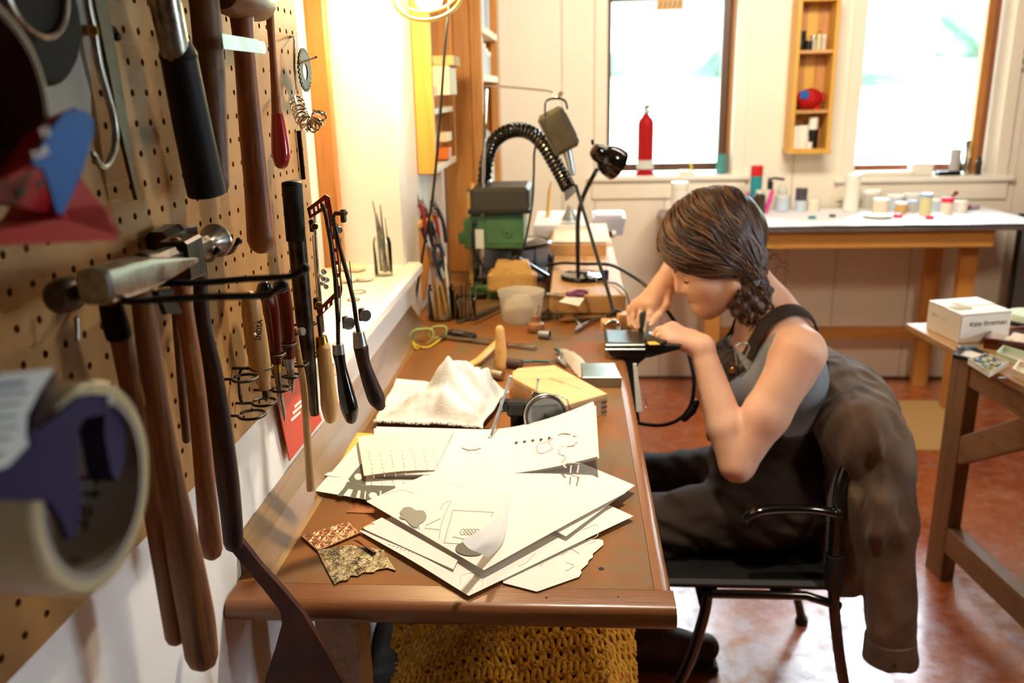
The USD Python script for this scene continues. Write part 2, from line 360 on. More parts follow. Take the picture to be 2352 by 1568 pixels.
# ================================================================== setting
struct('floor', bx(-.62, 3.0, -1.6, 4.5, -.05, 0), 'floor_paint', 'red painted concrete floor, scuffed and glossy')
struct('ceiling', bx(-.7, 3.1, -1.7, 4.5, 2.42, 2.5), 'ceiling_pine', 'pine boarded ceiling')
struct('wall_back', bx(-.7, 3.1, -1.7, -1.6, 0, 2.45), 'ceiling_pine', 'pine boarded wall behind the camera')
NY0, NY1, NZ0, NZ1, NX = 1.27, 2.0, 1.03, 2.1, -.57      # the niche of the left window
struct('wall_left', join(bx(-.62, WX, -1.6, NY0, 0, 2.45), bx(-.62, WX, NY1, FAR+.1, 0, 2.45), bx(-.62, WX, NY0, NY1, 0, NZ0), bx(-.62, WX, NY0, NY1, NZ1, 2.45)), 'wall_white', 'white left wall with the pegboard and a deep window niche')
w = struct('window_1', bx(-.60, -.59, NY0, NY1, NZ0, NZ1), 'wall_white', 'blind drawn over the niche window in the left wall')
part(w, 'window_frame', join(bx(-.59, -.545, NY1-.028, NY1, NZ0, NZ1, .003), bx(-.59, -.56, NY0, NY0+.03, NZ0, NZ1, .003), bx(-.59, -.56, NY0, NY1-.028, NZ1-.03, NZ1, .003)), 'trim_wood')
part(w, 'window_sill', prism(sg.Polygon([(-.59, 1.03), (-.362, 1.03), (-.355, 1.037), (-.355, 1.05), (-.362, 1.057), (-.59, 1.057)]), .98, (0, 1.07, 0), (1, 0, 0), (0, 0, 1)) if 0 else
     join(bx(-.59, WX, NY0, NY1, 1.03, 1.056), bx(WX-.002, -.366, NY0-.02, NY1+.045, 1.026, 1.056, .007)), 'gloss_white')
# right wall with a tall window (daylight from beside the camera)
RX = 2.7
wy0, wy1, wz0, wz1 = .75, 1.35, 1.0, 1.75
struct('wall_right', join(bx(RX, RX+.12, -1.6, wy0, 0, 2.45), bx(RX, RX+.12, wy1, FAR+.1, 0, 2.45), bx(RX, RX+.12, wy0, wy1, 0, wz0), bx(RX, RX+.12, wy0, wy1, wz1, 2.45)), 'ceiling_pine', 'pine boarded right wall with a window')
w = struct('window_2', bx(RX+.05, RX+.056, wy0, wy1, wz0, wz1), 'pane_glass', 'window in the right wall')
part(w, 'window_frame', join(bx(RX+.03, RX+.08, wy0, wy0+.04, wz0, wz1), bx(RX+.03, RX+.08, wy1-.04, wy1, wz0, wz1), bx(RX+.03, RX+.08, wy0+.04, wy1-.04, wz1-.04, wz1), bx(RX+.03, RX+.08, wy0+.04, wy1-.04, wz0, wz0+.04)), 'sash_brown')
# far wall: boards with grooves between them, two windows
W1 = (.165, .765, 1.043, 1.92); W2 = (1.345, 1.995, 1.02, 2.05)
solid = sg.box(-.6, 0, RX, 2.45).difference(sg.box(W1[0], W1[2], W1[1], W1[3])).difference(sg.box(W2[0], W2[2], W2[1], W2[3]))
wf = struct('wall_far', prism(solid, .14, (0, FAR+.154, 0), (1, 0, 0), (0, 0, 1)), 'wall_paint', 'cream far wall of wide painted boards with two windows')
edges = [-.6, -.35, -.05, .11, .45, .82, 1.06, 1.30, 1.66, 2.10, 2.40, 2.7]
for a, b in zip(edges, edges[1:]):
    g = solid.intersection(sg.box(a+.0018, 0, b-.0018, 2.45)); 
    part(wf, 'wall_board', prism(g, .014, (0, FAR+.014, 0), (1, 0, 0), (0, 0, 1)), 'wall_paint', smooth=False)
# window 3 (over the sink end, with the fire extinguisher) and window 4
def far_window(W, sash, inner, top):
    x0, x1, z0, z1 = W; yb = FAR+.13
    w = struct('window_3' if sash == 'sash_brown' else 'window_4', bx(x0, x1, yb, yb+.006, z0, z1), 'pane_glass', 'left far window with a dark brown frame' if sash == 'sash_brown' else 'right far window with a reddish frame')
    f = [bx(x1-.05, x1-.012, yb-.03, yb+.02, z0, z1, .003), bx(x0+.004, x0+.022, yb-.03, yb+.02, z0, z1, .003), bx(x0+.02, x1-.05, yb-.03, yb+.02, z0+.012, z0+.05, .003)]
    if top: f.append(bx(x0+.02, x1-.05, yb-.03, yb+.02, z1-.07, z1, .003))
    part(w, 'window_frame', join(f), sash)
    part(w, 'window_stop', join(bx(x1-.085 if top == 0 else x1-.012, x1-.05 if top == 0 else x1, yb-.06, yb-.01, z0, z1, .003)), inner)
    part(w, 'window_sill', bx(x0-.09, x1+.09, FAR-.035, yb-.02, z0-.025, z0+.002, .006), 'gloss_white')
    return w
far_window(W1, 'sash_brown', 'trim_wood', 1); far_window(W2, 'sash_red', 'trim_wood', 0)
for i, W in enumerate((W1, W2)):
    x0, x1, z0, z1 = W
    struct(f'trim_{i+1}', join(bx(x0-.06, x0, FAR-.014, FAR+.002, z0-.0, z1-.0005, .003), bx(x1, x1+.06, FAR-.014, FAR+.002, z0, z1-.0005, .003), bx(x0-.06, x1+.06, FAR-.014, FAR+.002, z1, z1+.06, .003),
        bx(x0-.07, x1+.07, FAR-.014, FAR+.002, z0-.11, z0-.025, .003)), 'wall_paint', ('casing boards around the window with the fire extinguisher', 'casing boards around the window behind the jars')[i])
struct('baseboard_far', bx(-.4, RX, FAR-.012, FAR+.002, 0, .012), 'sash_brown', 'dark line of base trim at the foot of the far wall')
# outdoors: a slope and a few bushes, far brighter than the room
lawn = nrng.random((24, 30))
gx, gy = np.meshgrid(np.linspace(-14, 18, 30), np.linspace(5.2, 26, 24)); gz = -.2+(gy-5.2)*.16+.25*meshkit.noise(np.stack([gx*.3, gy*.3, gx*0], -1), 3)
struct('lawn', sheet(np.stack([gx, gy, gz], -1), .05), 'lawn_green', 'sunlit grassy slope outside the windows')
for i, (x, y, s) in enumerate([(-1.2, 14, 1.7), (1.6, 17, 2.2), (4.2, 15, 1.5), (7.5, 18, 2.4), (-4.5, 18, 2.2)]):
    m = disp(ball((x, y, -.2+(y-5.2)*.16+s*.62), s, 4, (1, 1, .85)), .55*s, 1.6/s, i)
    struct('bush', m, 'leaf_green', ('green bush on the slope outside, seen through the %s' % ('left far window', 'left far window, behind the paler one', 'right far window', 'right far window, farthest right', 'left far window, farthest left')[i]), smooth=True)
# ================================================================== the jeweller's bench
ZB = .89; BX0, BX1, BY0, BY1 = -.368, .116, .838, 3.45
mottled('bench_top', '6b4a2c', '8a5f3a', 9, rough=.34, bump=.12, bscale=40, stretch=(1, .35, 1), detail=7, lo=.3, hi=.7)
mk('bench_panel', {'tc': ('texture_coordinate', {}), 'mp': ('mapping', {'scale': (1, .25, 1)}), 'n': ('noise_texture', {'scale': 5, 'detail': 7, 'roughness': .65}), 'n2': ('noise_texture', {'scale': 4.5, 'detail': 5, 'roughness': .7, 'distortion': .7}),
    'g': ('noise_texture', {'scale': 90, 'detail': 3}), 'r': ('rgb_ramp', {'ramp': [(.3, lin('664422')), (.5, lin('825226')), (.7, lin('965f2c'))]}),
    'r2': ('rgb_ramp', {'ramp': [(.46, (0, 0, 0)), (.60, (1, 1, 1))]}), 'sc': ('math', {'math_type': 'multiply', 'value2': .7}), 'mx': ('mix_color', {'b': lin('6c5f44')}),
    'rr': ('map_range', {'from_min': .35, 'from_max': .7, 'to_min': .48, 'to_max': .68}), 'b': ('bump', {'strength': .08, 'distance': .002}), 'p': ('principled_bsdf', {'specular_ior_level': .2})},
   [('tc.object', 'mp.vector'), ('mp.vector', 'n.vector'), ('tc.object', 'n2.vector'), ('mp.vector', 'g.vector'), ('n.fac', 'r.fac'), ('n2.fac', 'r2.fac'), ('r2.color', 'sc.value1'), ('sc.value', 'mx.fac'),
    ('r.color', 'mx.a'), ('mx.result', 'p.base_color'), ('n.fac', 'rr.value'), ('rr.result', 'p.roughness'), ('g.fac', 'b.height'), ('b.normal', 'p.normal')])
wood('bench_edge_x', '7c4c28', '5e3618', 'x', 16, rough=.32); wood('bench_edge_y', '85552e', '62401f', 'y', 16, rough=.3)
wood('cove_wood', '8b6638', '6e4e28', 'y', 12, rough=.38, c3='7a6444'); wood('pine_y', 'd2a468', 'b9854a', 'y', 12, rough=.5); wood('pine_x', 'd2a468', 'b9854a', 'x', 12, rough=.5); wood('pine_z', 'c98f45', 'a8702f', 'z', 12, rough=.5)
plain('black_hole', '120c08', .8)
b = thing('workbench', 'long brown wooden jeweller\'s bench along the left wall, littered with tools and papers', 'workbench', (0, BY0, 0))
T_ = .028
part(b, 'top_panel', bx(WX+.0015, BX1-.022, BY0+.045, BY1, ZB-T_, ZB), 'bench_panel', smooth=False)
nose = lambda n=7: [(T_/2*(math.sin(t)-1), T_/2*math.cos(t)) for t in np.linspace(0, PI, n)]
pr = sg.Polygon([(-.0445, T_/2), *nose(), (-.0445, -T_/2)])
part(b, 'front_edging', prism(pr, BX1-WX-.002, (BX1, BY0, ZB-T_/2), (0, -1, 0), (0, 0, 1)), 'bench_edge_x')
pr = sg.Polygon([(-.0215, T_/2), *nose(), (-.0215, -T_/2)])
part(b, 'side_edging', prism(pr, BY1-BY0-.045, (BX1, BY1, ZB-T_/2), (1, 0, 0), (0, 0, 1)), 'bench_edge_y')
n = 9; cove = [(-.0-.037*(1-math.cos(t))*1.0, .052*math.sin(t)) for t in np.linspace(0, PI/2*.92, n)]
c2 = [(BX0+.006, ZB)]+[(BX0-.037*u, ZB+.050*u**1.15) for u in np.linspace(0.05, 1, n)]+[(WX+.001, ZB+.052), (WX+.001, ZB-.02), (BX0+.006, ZB-.02)]
part(b, 'back_cove', prism(sg.Polygon(c2), 1.16, (0, 2.06, 0), (1, 0, 0), (0, 0, 1)), 'cove_wood', label='sloping back board against the wall')
for x in (BX0+.045, BX1-.085):
    for y in ((BY0+.07,) if x < 0 else ())+(1.95, BY1-.1): part(b, 'leg', bx(x, x+.055, y, y+.055, 0, ZB-T_, .003), 'bench_edge_y')
for u, v, r in ((1381, 1306, .0035), (1255, 1372, .0015), (1420, 1370, .001)):
    p = at(u, v, z=ZB); part(b, 'peg_hole', cyl(p-[0, 0, .0004], p+[0, 0, .0004], r, 14), 'black_hole')
pl = single('raised_platform', join(bx(-.06, .137, 2.165, 3.4, ZB+.001, ZB+.05, .003)), 'pine_y', 'pale wooden platform board under the black lamp at the far end of the bench', 'platform')
# ================================================================== the pegboard and the tools that hang on it
mk('peg_board', {'tc': ('texture_coordinate', {}), 'n': ('noise_texture', {'scale': 9, 'detail': 4}), 'mp': ('mapping', {'scale': (1, .05, 1)}), 'n2': ('noise_texture', {'scale': 160, 'detail': 2, 'roughness': .8}), 'fine': ('noise_texture', {'scale': 420, 'detail': 2}),
    'r': ('rgb_ramp', {'ramp': [(.3, lin('8c6232')), (.7, lin('a67a42'))]}), 'r2': ('rgb_ramp', {'ramp': [(.68, (0, 0, 0)), (.74, (1, 1, 1))]}), 'sc': ('math', {'math_type': 'multiply', 'value2': .3}),
    'mx': ('mix_color', {'b': lin('d8b483')}), 'b': ('bump', {'strength': .05, 'distance': .001}), 'p': ('principled_bsdf', {'roughness': .5})},
   [('tc.object', 'n.vector'), ('tc.object', 'mp.vector'), ('mp.vector', 'n2.vector'), ('tc.object', 'fine.vector'), ('n.fac', 'r.fac'), ('n2.fac', 'r2.fac'), ('r2.color', 'sc.value1'), ('sc.value', 'mx.fac'), ('r.color', 'mx.a'), ('mx.result', 'p.base_color'), ('fine.fac', 'b.height'), ('b.normal', 'p.normal')])
mottled('steel_dark', '3c3732', '5c554d', 30, rough=.32, metal=1, rough2=.5); mottled('steel', '8c867c', 'a8a196', 40, rough=.25, metal=1, rough2=.4)
mottled('steel_old', '4c3f33', '6e6254', 45, rough=.35, metal=1, rough2=.55, bump=.06, bscale=90); plain('chrome', 'd8d6d0', .12, 1.0); plain('brass', 'b08a44', .3, 1.0); plain('iron_black', '1d1b1a', .45, .6)
mottled('grip_rubber', '110f0c', '1b1814', 40, rough=.55, bump=.05, specular_ior_level=.25); mottled('zinc', 'a8b4b8', 'c8d2d4', 30, rough=.3, metal=.9)
wood('handle_oak', '8c5228', '5c3214', 'z', 26, rough=.45, c3='a06634'); wood('handle_dark', '4c3322', '2d1c12', 'z', 26, rough=.38); wood('handle_worn', '7a4820', '3a200e', 'z', 24, rough=.55, bump=.4, c3='9a642e'); wood('handle_black', '2e1a10', '140c08', 'z', 26, rough=.5, c3='4a2c1a', specular_ior_level=.3)
wood('handle_pale', 'bf9355', 'a2763c', 'z', 22, rough=.35, c3='cba064'); wood('handle_mallet', '6b4628', '4a2e18', 'z', 24, rough=.5); wood('rawhide', '7a4f30', '50301c', 'y', 20, rough=.4)
plain('red_dip', '8e1f1c', .2, coat_weight=.5); plain('red_lacquer', '4c120f', .18, coat_weight=.6); plain('black_lacquer', '0d0c0c', .18, coat_weight=.5); plain('red_anodized', '8a3c30', .35, .7); plain('ink', '2a211a', .6); plain('dark_wrap', '1a120d', .7, specular_ior_level=.2)
plain('red_card', 'c23a22', .5); plain('white_print', 'e8ded0', .5); mottled('leather_dark', '30160f', '4c2216', 20, rough=.5, bump=.2, bscale=120, specular_ior_level=.25)
plain('tape_red', 'a81216', .5, specular_ior_level=.2); plain('tape_blue', '1c5fa8', .5, specular_ior_level=.2); plain('tape_navy', '17164a', .45, specular_ior_level=.25); plain('label_white', 'd6dcd4', .45); plain('card_core', '9a9488', .6); plain('core_brown', '5e4438', .6)
mk('tape_clear', {'p': ('principled_bsdf', {'base_color': lin('e8dcae'), 'roughness': .18, 'subsurface_weight': 0.0, 'coat_weight': .4}), 't': ('translucent_bsdf', {'color': lin('e8dcae')}), 'x': ('mix_closure', {'fac': .3})}, [('p.BSDF', 'x.closure1'), ('t.BSDF', 'x.closure2')], surface='x.closure')
plain('tape_cream', 'd2bd92', .4)
PX = -.374; S_ = .0254; H0Y, H0Z = .7347, CAMH+.0567                  # front face, hole pitch, one measured hole
def pegboard():
    c0, c1, r0, r1 = -16, 18, -12, 16                                # hole columns along y, rows downwards
    n = 12; a = np.linspace(0, 2*PI, n, endpoint=False)+PI/n; r = .0031; h = S_/2; th = .006
    hole = np.c_[r*np.cos(a), r*np.sin(a)]; 
    sq = np.array([[max(-h, min(h, 10*math.cos(t)*h/8)), max(-h, min(h, 10*math.sin(t)*h/8))] for t in a])
    m = np.abs(sq).max(1); sq = sq/m[:, None]*h; 
    for c in ((h, h), (-h, h), (-h, -h), (h, -h)): sq[np.argmin(((sq-c)**2).sum(1))] = c
    k = np.arange(n); j = (k+1) % n; Vs, Fs, o = [], [], 0
    f0 = np.vstack([np.stack([k, n+k, n+j], 1), np.stack([k, n+j, j], 1), np.stack([k, j, 2*n+j], 1), np.stack([k, 2*n+j, 2*n+k], 1)])
    for c in range(c0, c1+1):
        for q in range(r0, r1+1):
            y, z = H0Y+c*S_, H0Z-q*S_
            v = np.vstack([np.c_[np.full(n, PX), y+hole[:, 0], z+hole[:, 1]], np.c_[np.full(n, PX), y+sq[:, 0], z+sq[:, 1]], np.c_[np.full(n, PX-th), y+hole[:, 0], z+hole[:, 1]]])
            Vs.append(v); Fs.append(f0+o); o += 3*n
    V, F = np.vstack(Vs), np.vstack(Fs)
    ya, yb = H0Y+c0*S_-h, H0Y+c1*S_+h; zt, zb = H0Z-r0*S_+h, H0Z-r1*S_-h
    rim = [bx(PX-th, PX, ya-.003, ya, zb, zt), bx(PX-th, PX, yb, yb+.008, zb, zt), bx(PX-th, PX, ya-.003, yb+.008, zb-.006, zb), bx(PX-th, PX, ya-.003, yb+.008, zt, zt+.003)]
    t = thing('pegboard', 'tan perforated hardboard panel on the left wall, hung with hand tools', 'pegboard', (PX-th, (ya+yb)/2, zb))
    part(t, 'panel', join((V, F), *rim), 'peg_board', smooth=False)
    part(t, 'hole_shade_sheet', bx(PX-.0125, PX-.0105, ya, yb, zb, zt), 'dark_wrap', smooth=False)  # added dark sheet, gives the holes the shade of the gap behind
    for z in (zb+.02, (zb+zt)/2, zt-.04): part(t, 'batten', bx(WX+.001, PX-.0125, ya, yb, z, z+.03), 'pine_y')
    return zb
PEG_ZB = pegboard()
def depth(p): return float((np.asarray(p)-CAM) @ cF)
def limb(pts, n=18, flat=1.0, k=6, round_ends=True, **fix):
    """tube through photographed centre points (u, v, width) that lie at a known depth"""
    P = np.array([at(u, v, **fix) for u, v, w in pts]); r = np.array([w*depth(p)/FPX/2 for p, (u, v, w) in zip(P, pts)])
    Q = smooth_path(np.c_[P, r], k); return tube(Q[:, :3], Q[:, 3], n, flat=flat, round_ends=round_ends)
def hang(name, label, cat, u, v, group=None, **fix): p = at(u, v, **fix); return thing(name, label, cat, p, group)

# --- black gripped steel bar
t = hang('steel_bar_hammer', 'steel shaft with a thick black rubber grip hanging head up on the pegboard', 'hammer', 412, 125, x=-.335)
part(t, 'shaft', limb([(366, -70, 74), (378, 0, 72), (404, 126, 66)], x=-.335), 'steel')
part(t, 'grip', limb([(409, 124, 82), (440, 280, 85), (475, 444, 87)], x=-.335, round_ends=False), 'grip_rubber')
a = at(409, 125, x=-.335); b_ = at(475, 444, x=-.335)
part(t, 'grip_collar', limb([(408.5, 122, 84), (410, 130, 86)], x=-.335, k=2), 'grip_rubber')
# --- wooden mallet handle behind it
t = hang('wooden_mallet', 'plain brown-grey wooden mallet handle hanging behind the black rubber grip', 'mallet', 469, 0, x=-.347)
part(t, 'handle', limb([(462, -60, 68), (469, 0, 68), (482, 150, 66), (492, 285, 58), (503, 426, 46)], x=-.347), 'handle_mallet')
# --- rawhide mallet with a spring clip
t = hang('rawhide_mallet', 'reddish wooden hammer with a bulging rawhide head at the top of the pegboard', 'mallet', 553, 20, x=-.338)
c = at(556, -8, x=-.338)
part(t, 'head', lathe([(.0, -.055), (.017, -.055), (.021, -.045), (.0235, -.01), (.0235, .01), (.021, .045), (.017, .055), (0, .055)], c, (0, 1, 0), 28), 'rawhide')
part(t, 'handle', limb([(549, -10, 52), (553, 22, 56), (561, 110, 49), (577, 300, 55), (590, 430, 58), (600, 552, 65)], x=-.338, flat=.85), 'handle_oak')
t = hang('spring_clip', 'bright bent metal strap clip around the rawhide mallet handle', 'clip', 550, 95, x=-.31)
def strap(u0, u1, v, hpx, xx, e=.002):
    a, b = at(u0, v, x=xx), at(u1, v, x=xx); hh = hpx*depth(a)/FPX/2; L = b[1]-a[1]
    poly = sg.Polygon([(0, -hh), (L-hh, -hh), *[(L-hh+hh*math.sin(s), -hh*math.cos(s)) for s in np.linspace(0, PI, 9)], (0, hh)])
    return prism(poly, e, a, (0, 1, 0), (0, 0, 1))
part(t, 'front_strap', strap(507, 592, 95, 33, -.312), 'zinc'); part(t, 'rear_strap', strap(503, 606, 96, 31, -.362), 'zinc')
part(t, 'leg', beam(at(511, 100, x=-.362), at(513, 137, x=-.362), .006, .0015, .0004, (0, 1, 0)), 'zinc')
# --- red dipped handle
t = hang('dipped_handle_tool', 'slim wooden handle with its rounded lower end dipped in red', 'tool', 619, 10, x=-.35)
part(t, 'handle', limb([(615, -40, 21), (619, 20, 20), (628, 140, 17), (637, 262, 26)], x=-.35, round_ends=False), 'handle_oak')
part(t, 'dipped_end', limb([(637, 260, 27), (642, 310, 38), (645.5, 350, 43), (646, 371, 36)], x=-.35), 'red_dip')
# --- gauge disc
c = at(698, 161, x=-.352); rr = 48*depth(c)/FPX
t = thing('drill_gauge', 'round notched grey metal gauge disc on a peg at the pegboard edge', 'gauge', c)
disc = sg.Point(0, 0).buffer(rr, 32).difference(sg.Point(0, -.002).buffer(rr*.38, 24))
for i in range(26): disc = disc.difference(sa.rotate(sg.box(rr*.84, -.0006-.00004*i, rr*1.1, .0006+.00004*i), i*360/26, origin=(0, 0)))
part(t, 'disc', prism(disc, .002, c, (0, 1, 0), (0, 0, 1)), 'steel_dark')
part(t, 'pin', cyl(at(684, 146, x=-.356), at(726, 131, x=-.30), .0014, 10), 'zinc')
t = hang('wire_peg', 'bent wire peg holding the notched gauge disc', 'hook', 672, 90, x=-.366)
part(t, 'wire', tube(smooth_path([at(668, 84, x=-.374), at(675, 86, x=-.36), at(676, 100, x=-.358), at(676, 150, x=-.36), at(682, 205, x=-.366)], 6), .0016, 8), 'zinc')
t = hang('spring_coil', 'bundle of steel rings strung in a curved coil below the gauge disc', 'spring', 700, 270, x=-.345)
path = smooth_path([at(682, 236, x=-.355), at(690, 262, x=-.345), at(700, 280, x=-.335), at(716, 288, x=-.325), at(730, 276, x=-.318), at(734, 258, x=-.314)], 8)
for i in range(0, len(path)-1, 3):
    d = path[i+1]-path[i]; part(t, 'ring', torus(path[i], .0085, .0013, d+np.array([.0, .001*((i % 2)-.5), 0]), 22, 7), 'chrome')
part(t, 'strap', prism([(0, 0), (.02, -.03), (.014, -.034), (-.006, -.004)], .0012, at(676, 215, x=-.35), (0, 1, 0), (0, 0, 1)), 'zinc')
single('steel_rule', beam(at(686, 300, x=-.370), at(697, 412, x=-.370), .006, .003, .0005, (0, 1, 0)), 'dark_wrap', 'narrow dark strip hanging at the pegboard edge under the coil', 'ruler')
# --- calipers
t = hang('calipers', 'old steel calipers with one long straight blade and one curved wire leg', 'calipers', 240, 60, x=-.352)
L = [(209, -30), (214, 0), (243, 143), (270, 286), (312, 459)]; R_ = [(236, -30), (242, 0), (268, 143), (291, 286), (314, 459)]
A = [at(u, v, x=-.352) for u, v in L]+[at(u, v, x=-.352) for u, v in R_[::-1]]
part(t, 'blade', prism([(p[1], p[2]) for p in A], .0035, (-.354, 0, 0), (0, 1, 0), (0, 0, 1)), 'steel_old')
part(t, 'leg', tube(smooth_path([at(u, v, x=-.349) for u, v in ((196, -30), (203, 20), (214, 70), (228, 150), (247, 220), (262, 275), (265, 325), (256, 362), (241, 384), (226, 375), (213, 352))], 6), np.r_[np.linspace(.0032, .0024, 60), [.002]][:61], 10, round_ends=True), 'steel')
part(t, 'pivot', cyl(at(213, 70, x=-.36), at(213, 70, x=-.343), .004, 14, .0008), 'brass')
t = hang('peg_hook', 'short black ball-ended peg hook beside the calipers', 'hook', 262, 72, x=-.36)
part(t, 'stem', tube(smooth_path([at(253, 62, x=-.374), at(262, 68, x=-.36), at(268, 82, x=-.352)], 5), .0024, 9), 'iron_black'); part(t, 'knob', ball(at(268, 84, x=-.351), .0035), 'iron_black')
# --- black spool on a grey card at the top left
t = hang('carded_cutter', 'grey card with a black round tool and metal ring at the top left', 'package', 160, 100, x=-.36)
A = [at(u, v, x=-.36) for u, v in ((60, -60), (188, -60), (207, 150), (206, 292), (90, 292))]
part(t, 'card', prism([(p[1], p[2]) for p in A], .003, (-.362, 0, 0), (0, 1, 0), (0, 0, 1)), 'card_core')
c = at(82, 20, x=-.345); part(t, 'body', lathe([(0, 0), (.046, 0), (.048, .003), (.048, .014), (.044, .018), (0, .018)], c-[.014, 0, 0], (1, 0, 0), 40), 'dark_wrap')
part(t, 'ring', torus(c+[.006, -.006, .016], .034, .0026, (1, 0, 0), 40, 8), 'steel')

# --- tape rolls
def tape_roll(name, label, u, v, core_mat, tape_mat, ri, g, dist=.385):
    r = cF+cR*(u-1176)/FPX-cU*(v-784)/FPX; c = CAM+r*dist
    t = thing(name, label, 'tape', c); ro = .0475
    ring = [(ri+.0015, -.05), (ro-.0015, -.05), (ro, -.0485), (ro, -.0015), (ro-.0015, 0), (ri+.0015, 0)]
    def tor(prof, n=56):
        a = np.linspace(0, 2*PI, n, endpoint=False); m = len(prof); V = np.array([(h, r_*math.cos(s), r_*math.sin(s)) for s in a for r_, h in prof]); F = []
        for i in range(n):
            for q in range(m):
                A, B = i*m+q, i*m+(q+1) % m; C, D = ((i+1) % n)*m+q, ((i+1) % n)*m+(q+1) % m; F += [(A, C, D), (A, D, B)]
        F = np.array(F); return V+c, F[:, ::-1]
    part(t, 'tape', tor(ring), tape_mat); part(t, 'core', tor([(ri-.0015, -.05), (ri+.0014, -.05), (ri+.0014, -.0004), (ri-.0015, -.0004)]), core_mat)
    return t, c, ri
t, c, ri = tape_roll('masking_tape_roll', 'nearly used up roll of cream tape with a brown core at the left edge', -26, 230, 'core_brown', 'tape_cream', .0435, 0)
part(t, 'core_disc', lathe([(0, 0), (.0425, 0), (.0425, .001), (0, .001)], c-[.03, 0, 0], (1, 0, 0), 48), 'core_brown')
def plate(name, t, pts, mat, x, th, **k): A = [at(u, v, x=x) for u, v in pts]; return part(t, name, prism([(p[1], p[2]) for p in A], th, (x-th, 0, 0), (0, 1, 0), (0, 0, 1)), mat, **k)
xr = float(c[0])
d = thing('red_tape_dispenser', 'red plastic tape dispenser with a blue label and toothed blade edge', 'tape dispenser', c-[0, 0, .05])
def curve_pts(P, n=6): return [tuple(p) for p in smooth_path(np.array([(u, v) for u, v in P], float), n, closed=True)]
plate('cheek', d, [(-40, 420), (15, 405), (72, 368), (104, 392), (137, 500), (90, 486), (-40, 452)], 'tape_red', xr+.004, .004)
part(d, 'guard', sheet(np.array([[at(u, v, x=xx) for u, v in row] for row, xx in (([(0, 402), (60, 318), (120, 272), (172, 250)], xr+.003), ([(10, 408), (70, 340), (140, 290), (185, 262)], xr+.012), ([(20, 412), (90, 372), (150, 320), (216, 292)], xr+.022))]), .002), 'tape_red')
plate('label', d, curve_pts([(76, 372), (100, 330), (135, 275), (170, 252), (205, 262), (216, 292), (203, 350), (178, 420), (140, 492), (118, 440), (100, 390)]), 'tape_blue', xr+.0255, .0015)
part(d, 'blade_arm', join(prism([(p[1], p[2]) for p in [at(u, v, x=xr+.012) for u, v in ((140, 500), (186, 408), (232, 470), (272, 532), (270, 551), (210, 553), (140, 540))]], .03, (xr-.018, 0, 0), (0, 1, 0), (0, 0, 1))), 'tape_red')
part(d, 'base', join(prism([(p[1], p[2]) for p in [at(u, v, x=xr+.014) for u, v in ((-40, 535), (140, 502), (268, 540), (265, 552), (-40, 565))]], .035, (xr-.021, 0, 0), (0, 1, 0), (0, 0, 1))), 'tape_red')
for i in range(9):
    u0 = 160+i*11; part(d, 'rib', beam(at(u0, 480-i*1.5, x=xr+.0135), at(u0+28, 528+i*1.6, x=xr+.0135), .0007, .0012, .0002), 'tape_red')
for s, (u, v), h in (('FU', (96, 318), .0042), ('kraft', (77, 368), .0042)):
    o = at(u, v, x=xr+.0262); e = at(u+52, v-24, x=xr+.0262)-o; part(d, 'print', text_on(s, h, o, e, (0, -.35, 1), .0003, True), 'white_print')
plate('print_mark', d, [(37, 437), (56, 426), (60, 444), (43, 455)], 'ink', xr+.0046, .0005); plate('print_mark', d, [(82, 420), (98, 412), (101, 424), (88, 432)], 'ink', xr+.0046, .0005)

t, c, ri = tape_roll('packing_tape_roll', 'large clear packing tape roll hanging low at the left edge', 226, 1116, 'card_core', 'tape_clear', .0395, 0)
xr = float(c[0])
for s, ang, h, dp in (('rtan', -.30, .0105, -.030), ('Spar', .75, .0062, -.008), ('x', -1.5, .006, -.02)):
    for i, ch in enumerate(s):
        an = ang-i*.16*h/.0085; q = np.array([math.sin(an+PI/2), math.cos(an+PI/2)]); 
        yy, zz = math.cos(an), math.sin(an); tang = np.array([0, -math.sin(an), math.cos(an)])*-1; nrm = np.array([0, -yy, -zz])
        o = c+np.array([dp, .0377*yy, .0377*zz]); part(t, 'print', text_on(ch, h, o, tang, (-1, 0, 0) if 0 else np.cross(nrm, tang), .0003, True), 'ink')
d = thing('navy_tape_dispenser', 'navy blue tape dispenser clipped on the clear packing tape roll', 'tape dispenser', c-[0, .02, 0])
xf_ = xr+.002
plate('cheek', d, [(-60, 1150), (-60, 1090), (40, 1020), (120, 965), (180, 912), (215, 905), (250, 908), (262, 922), (240, 950), (196, 960), (182, 985), (182, 1080), (190, 1130), (178, 1230), (158, 1240), (140, 1190), (112, 1150)], 'tape_navy', xf_, .003)
plate('hub_arm', d, [(242, 912), (272, 935), (290, 985), (288, 1050), (270, 1105), (258, 1092), (240, 1000)], 'tape_navy', xf_-.004, .012)
plate('hub_rib', d, [(208, 970), (240, 930), (246, 1000), (262, 1095), (238, 1075), (216, 1030)], 'black_lacquer', xf_-.012, .006)
part(d, 'rivet', ball(at(250, 922, x=xf_), .0022), 'label_white')
G = np.array([[at(u, v, x=xx) for u, v in ((128, 856), (98, 900), (70, 950), (62, 1005), (80, 1018))] for xx in np.linspace(xr-.052, xr+.003, 5)]); part(d, 'band', sheet(G, .0016), 'tape_navy')
G = np.array([[at(u, v, x=xx)+[0, -.001, .0016] for u, v in ((126, 850), (95, 893), (66, 945), (58, 1000))] for xx in np.linspace(xr-.10, xr+.0015, 5)])
lab = plate('label', d, [(-60, 868), (125, 846), (90, 898), (62, 955), (60, 1000), (66, 1020), (20, 1070), (-60, 1095)], 'label_white', xf_+.0012, .001)
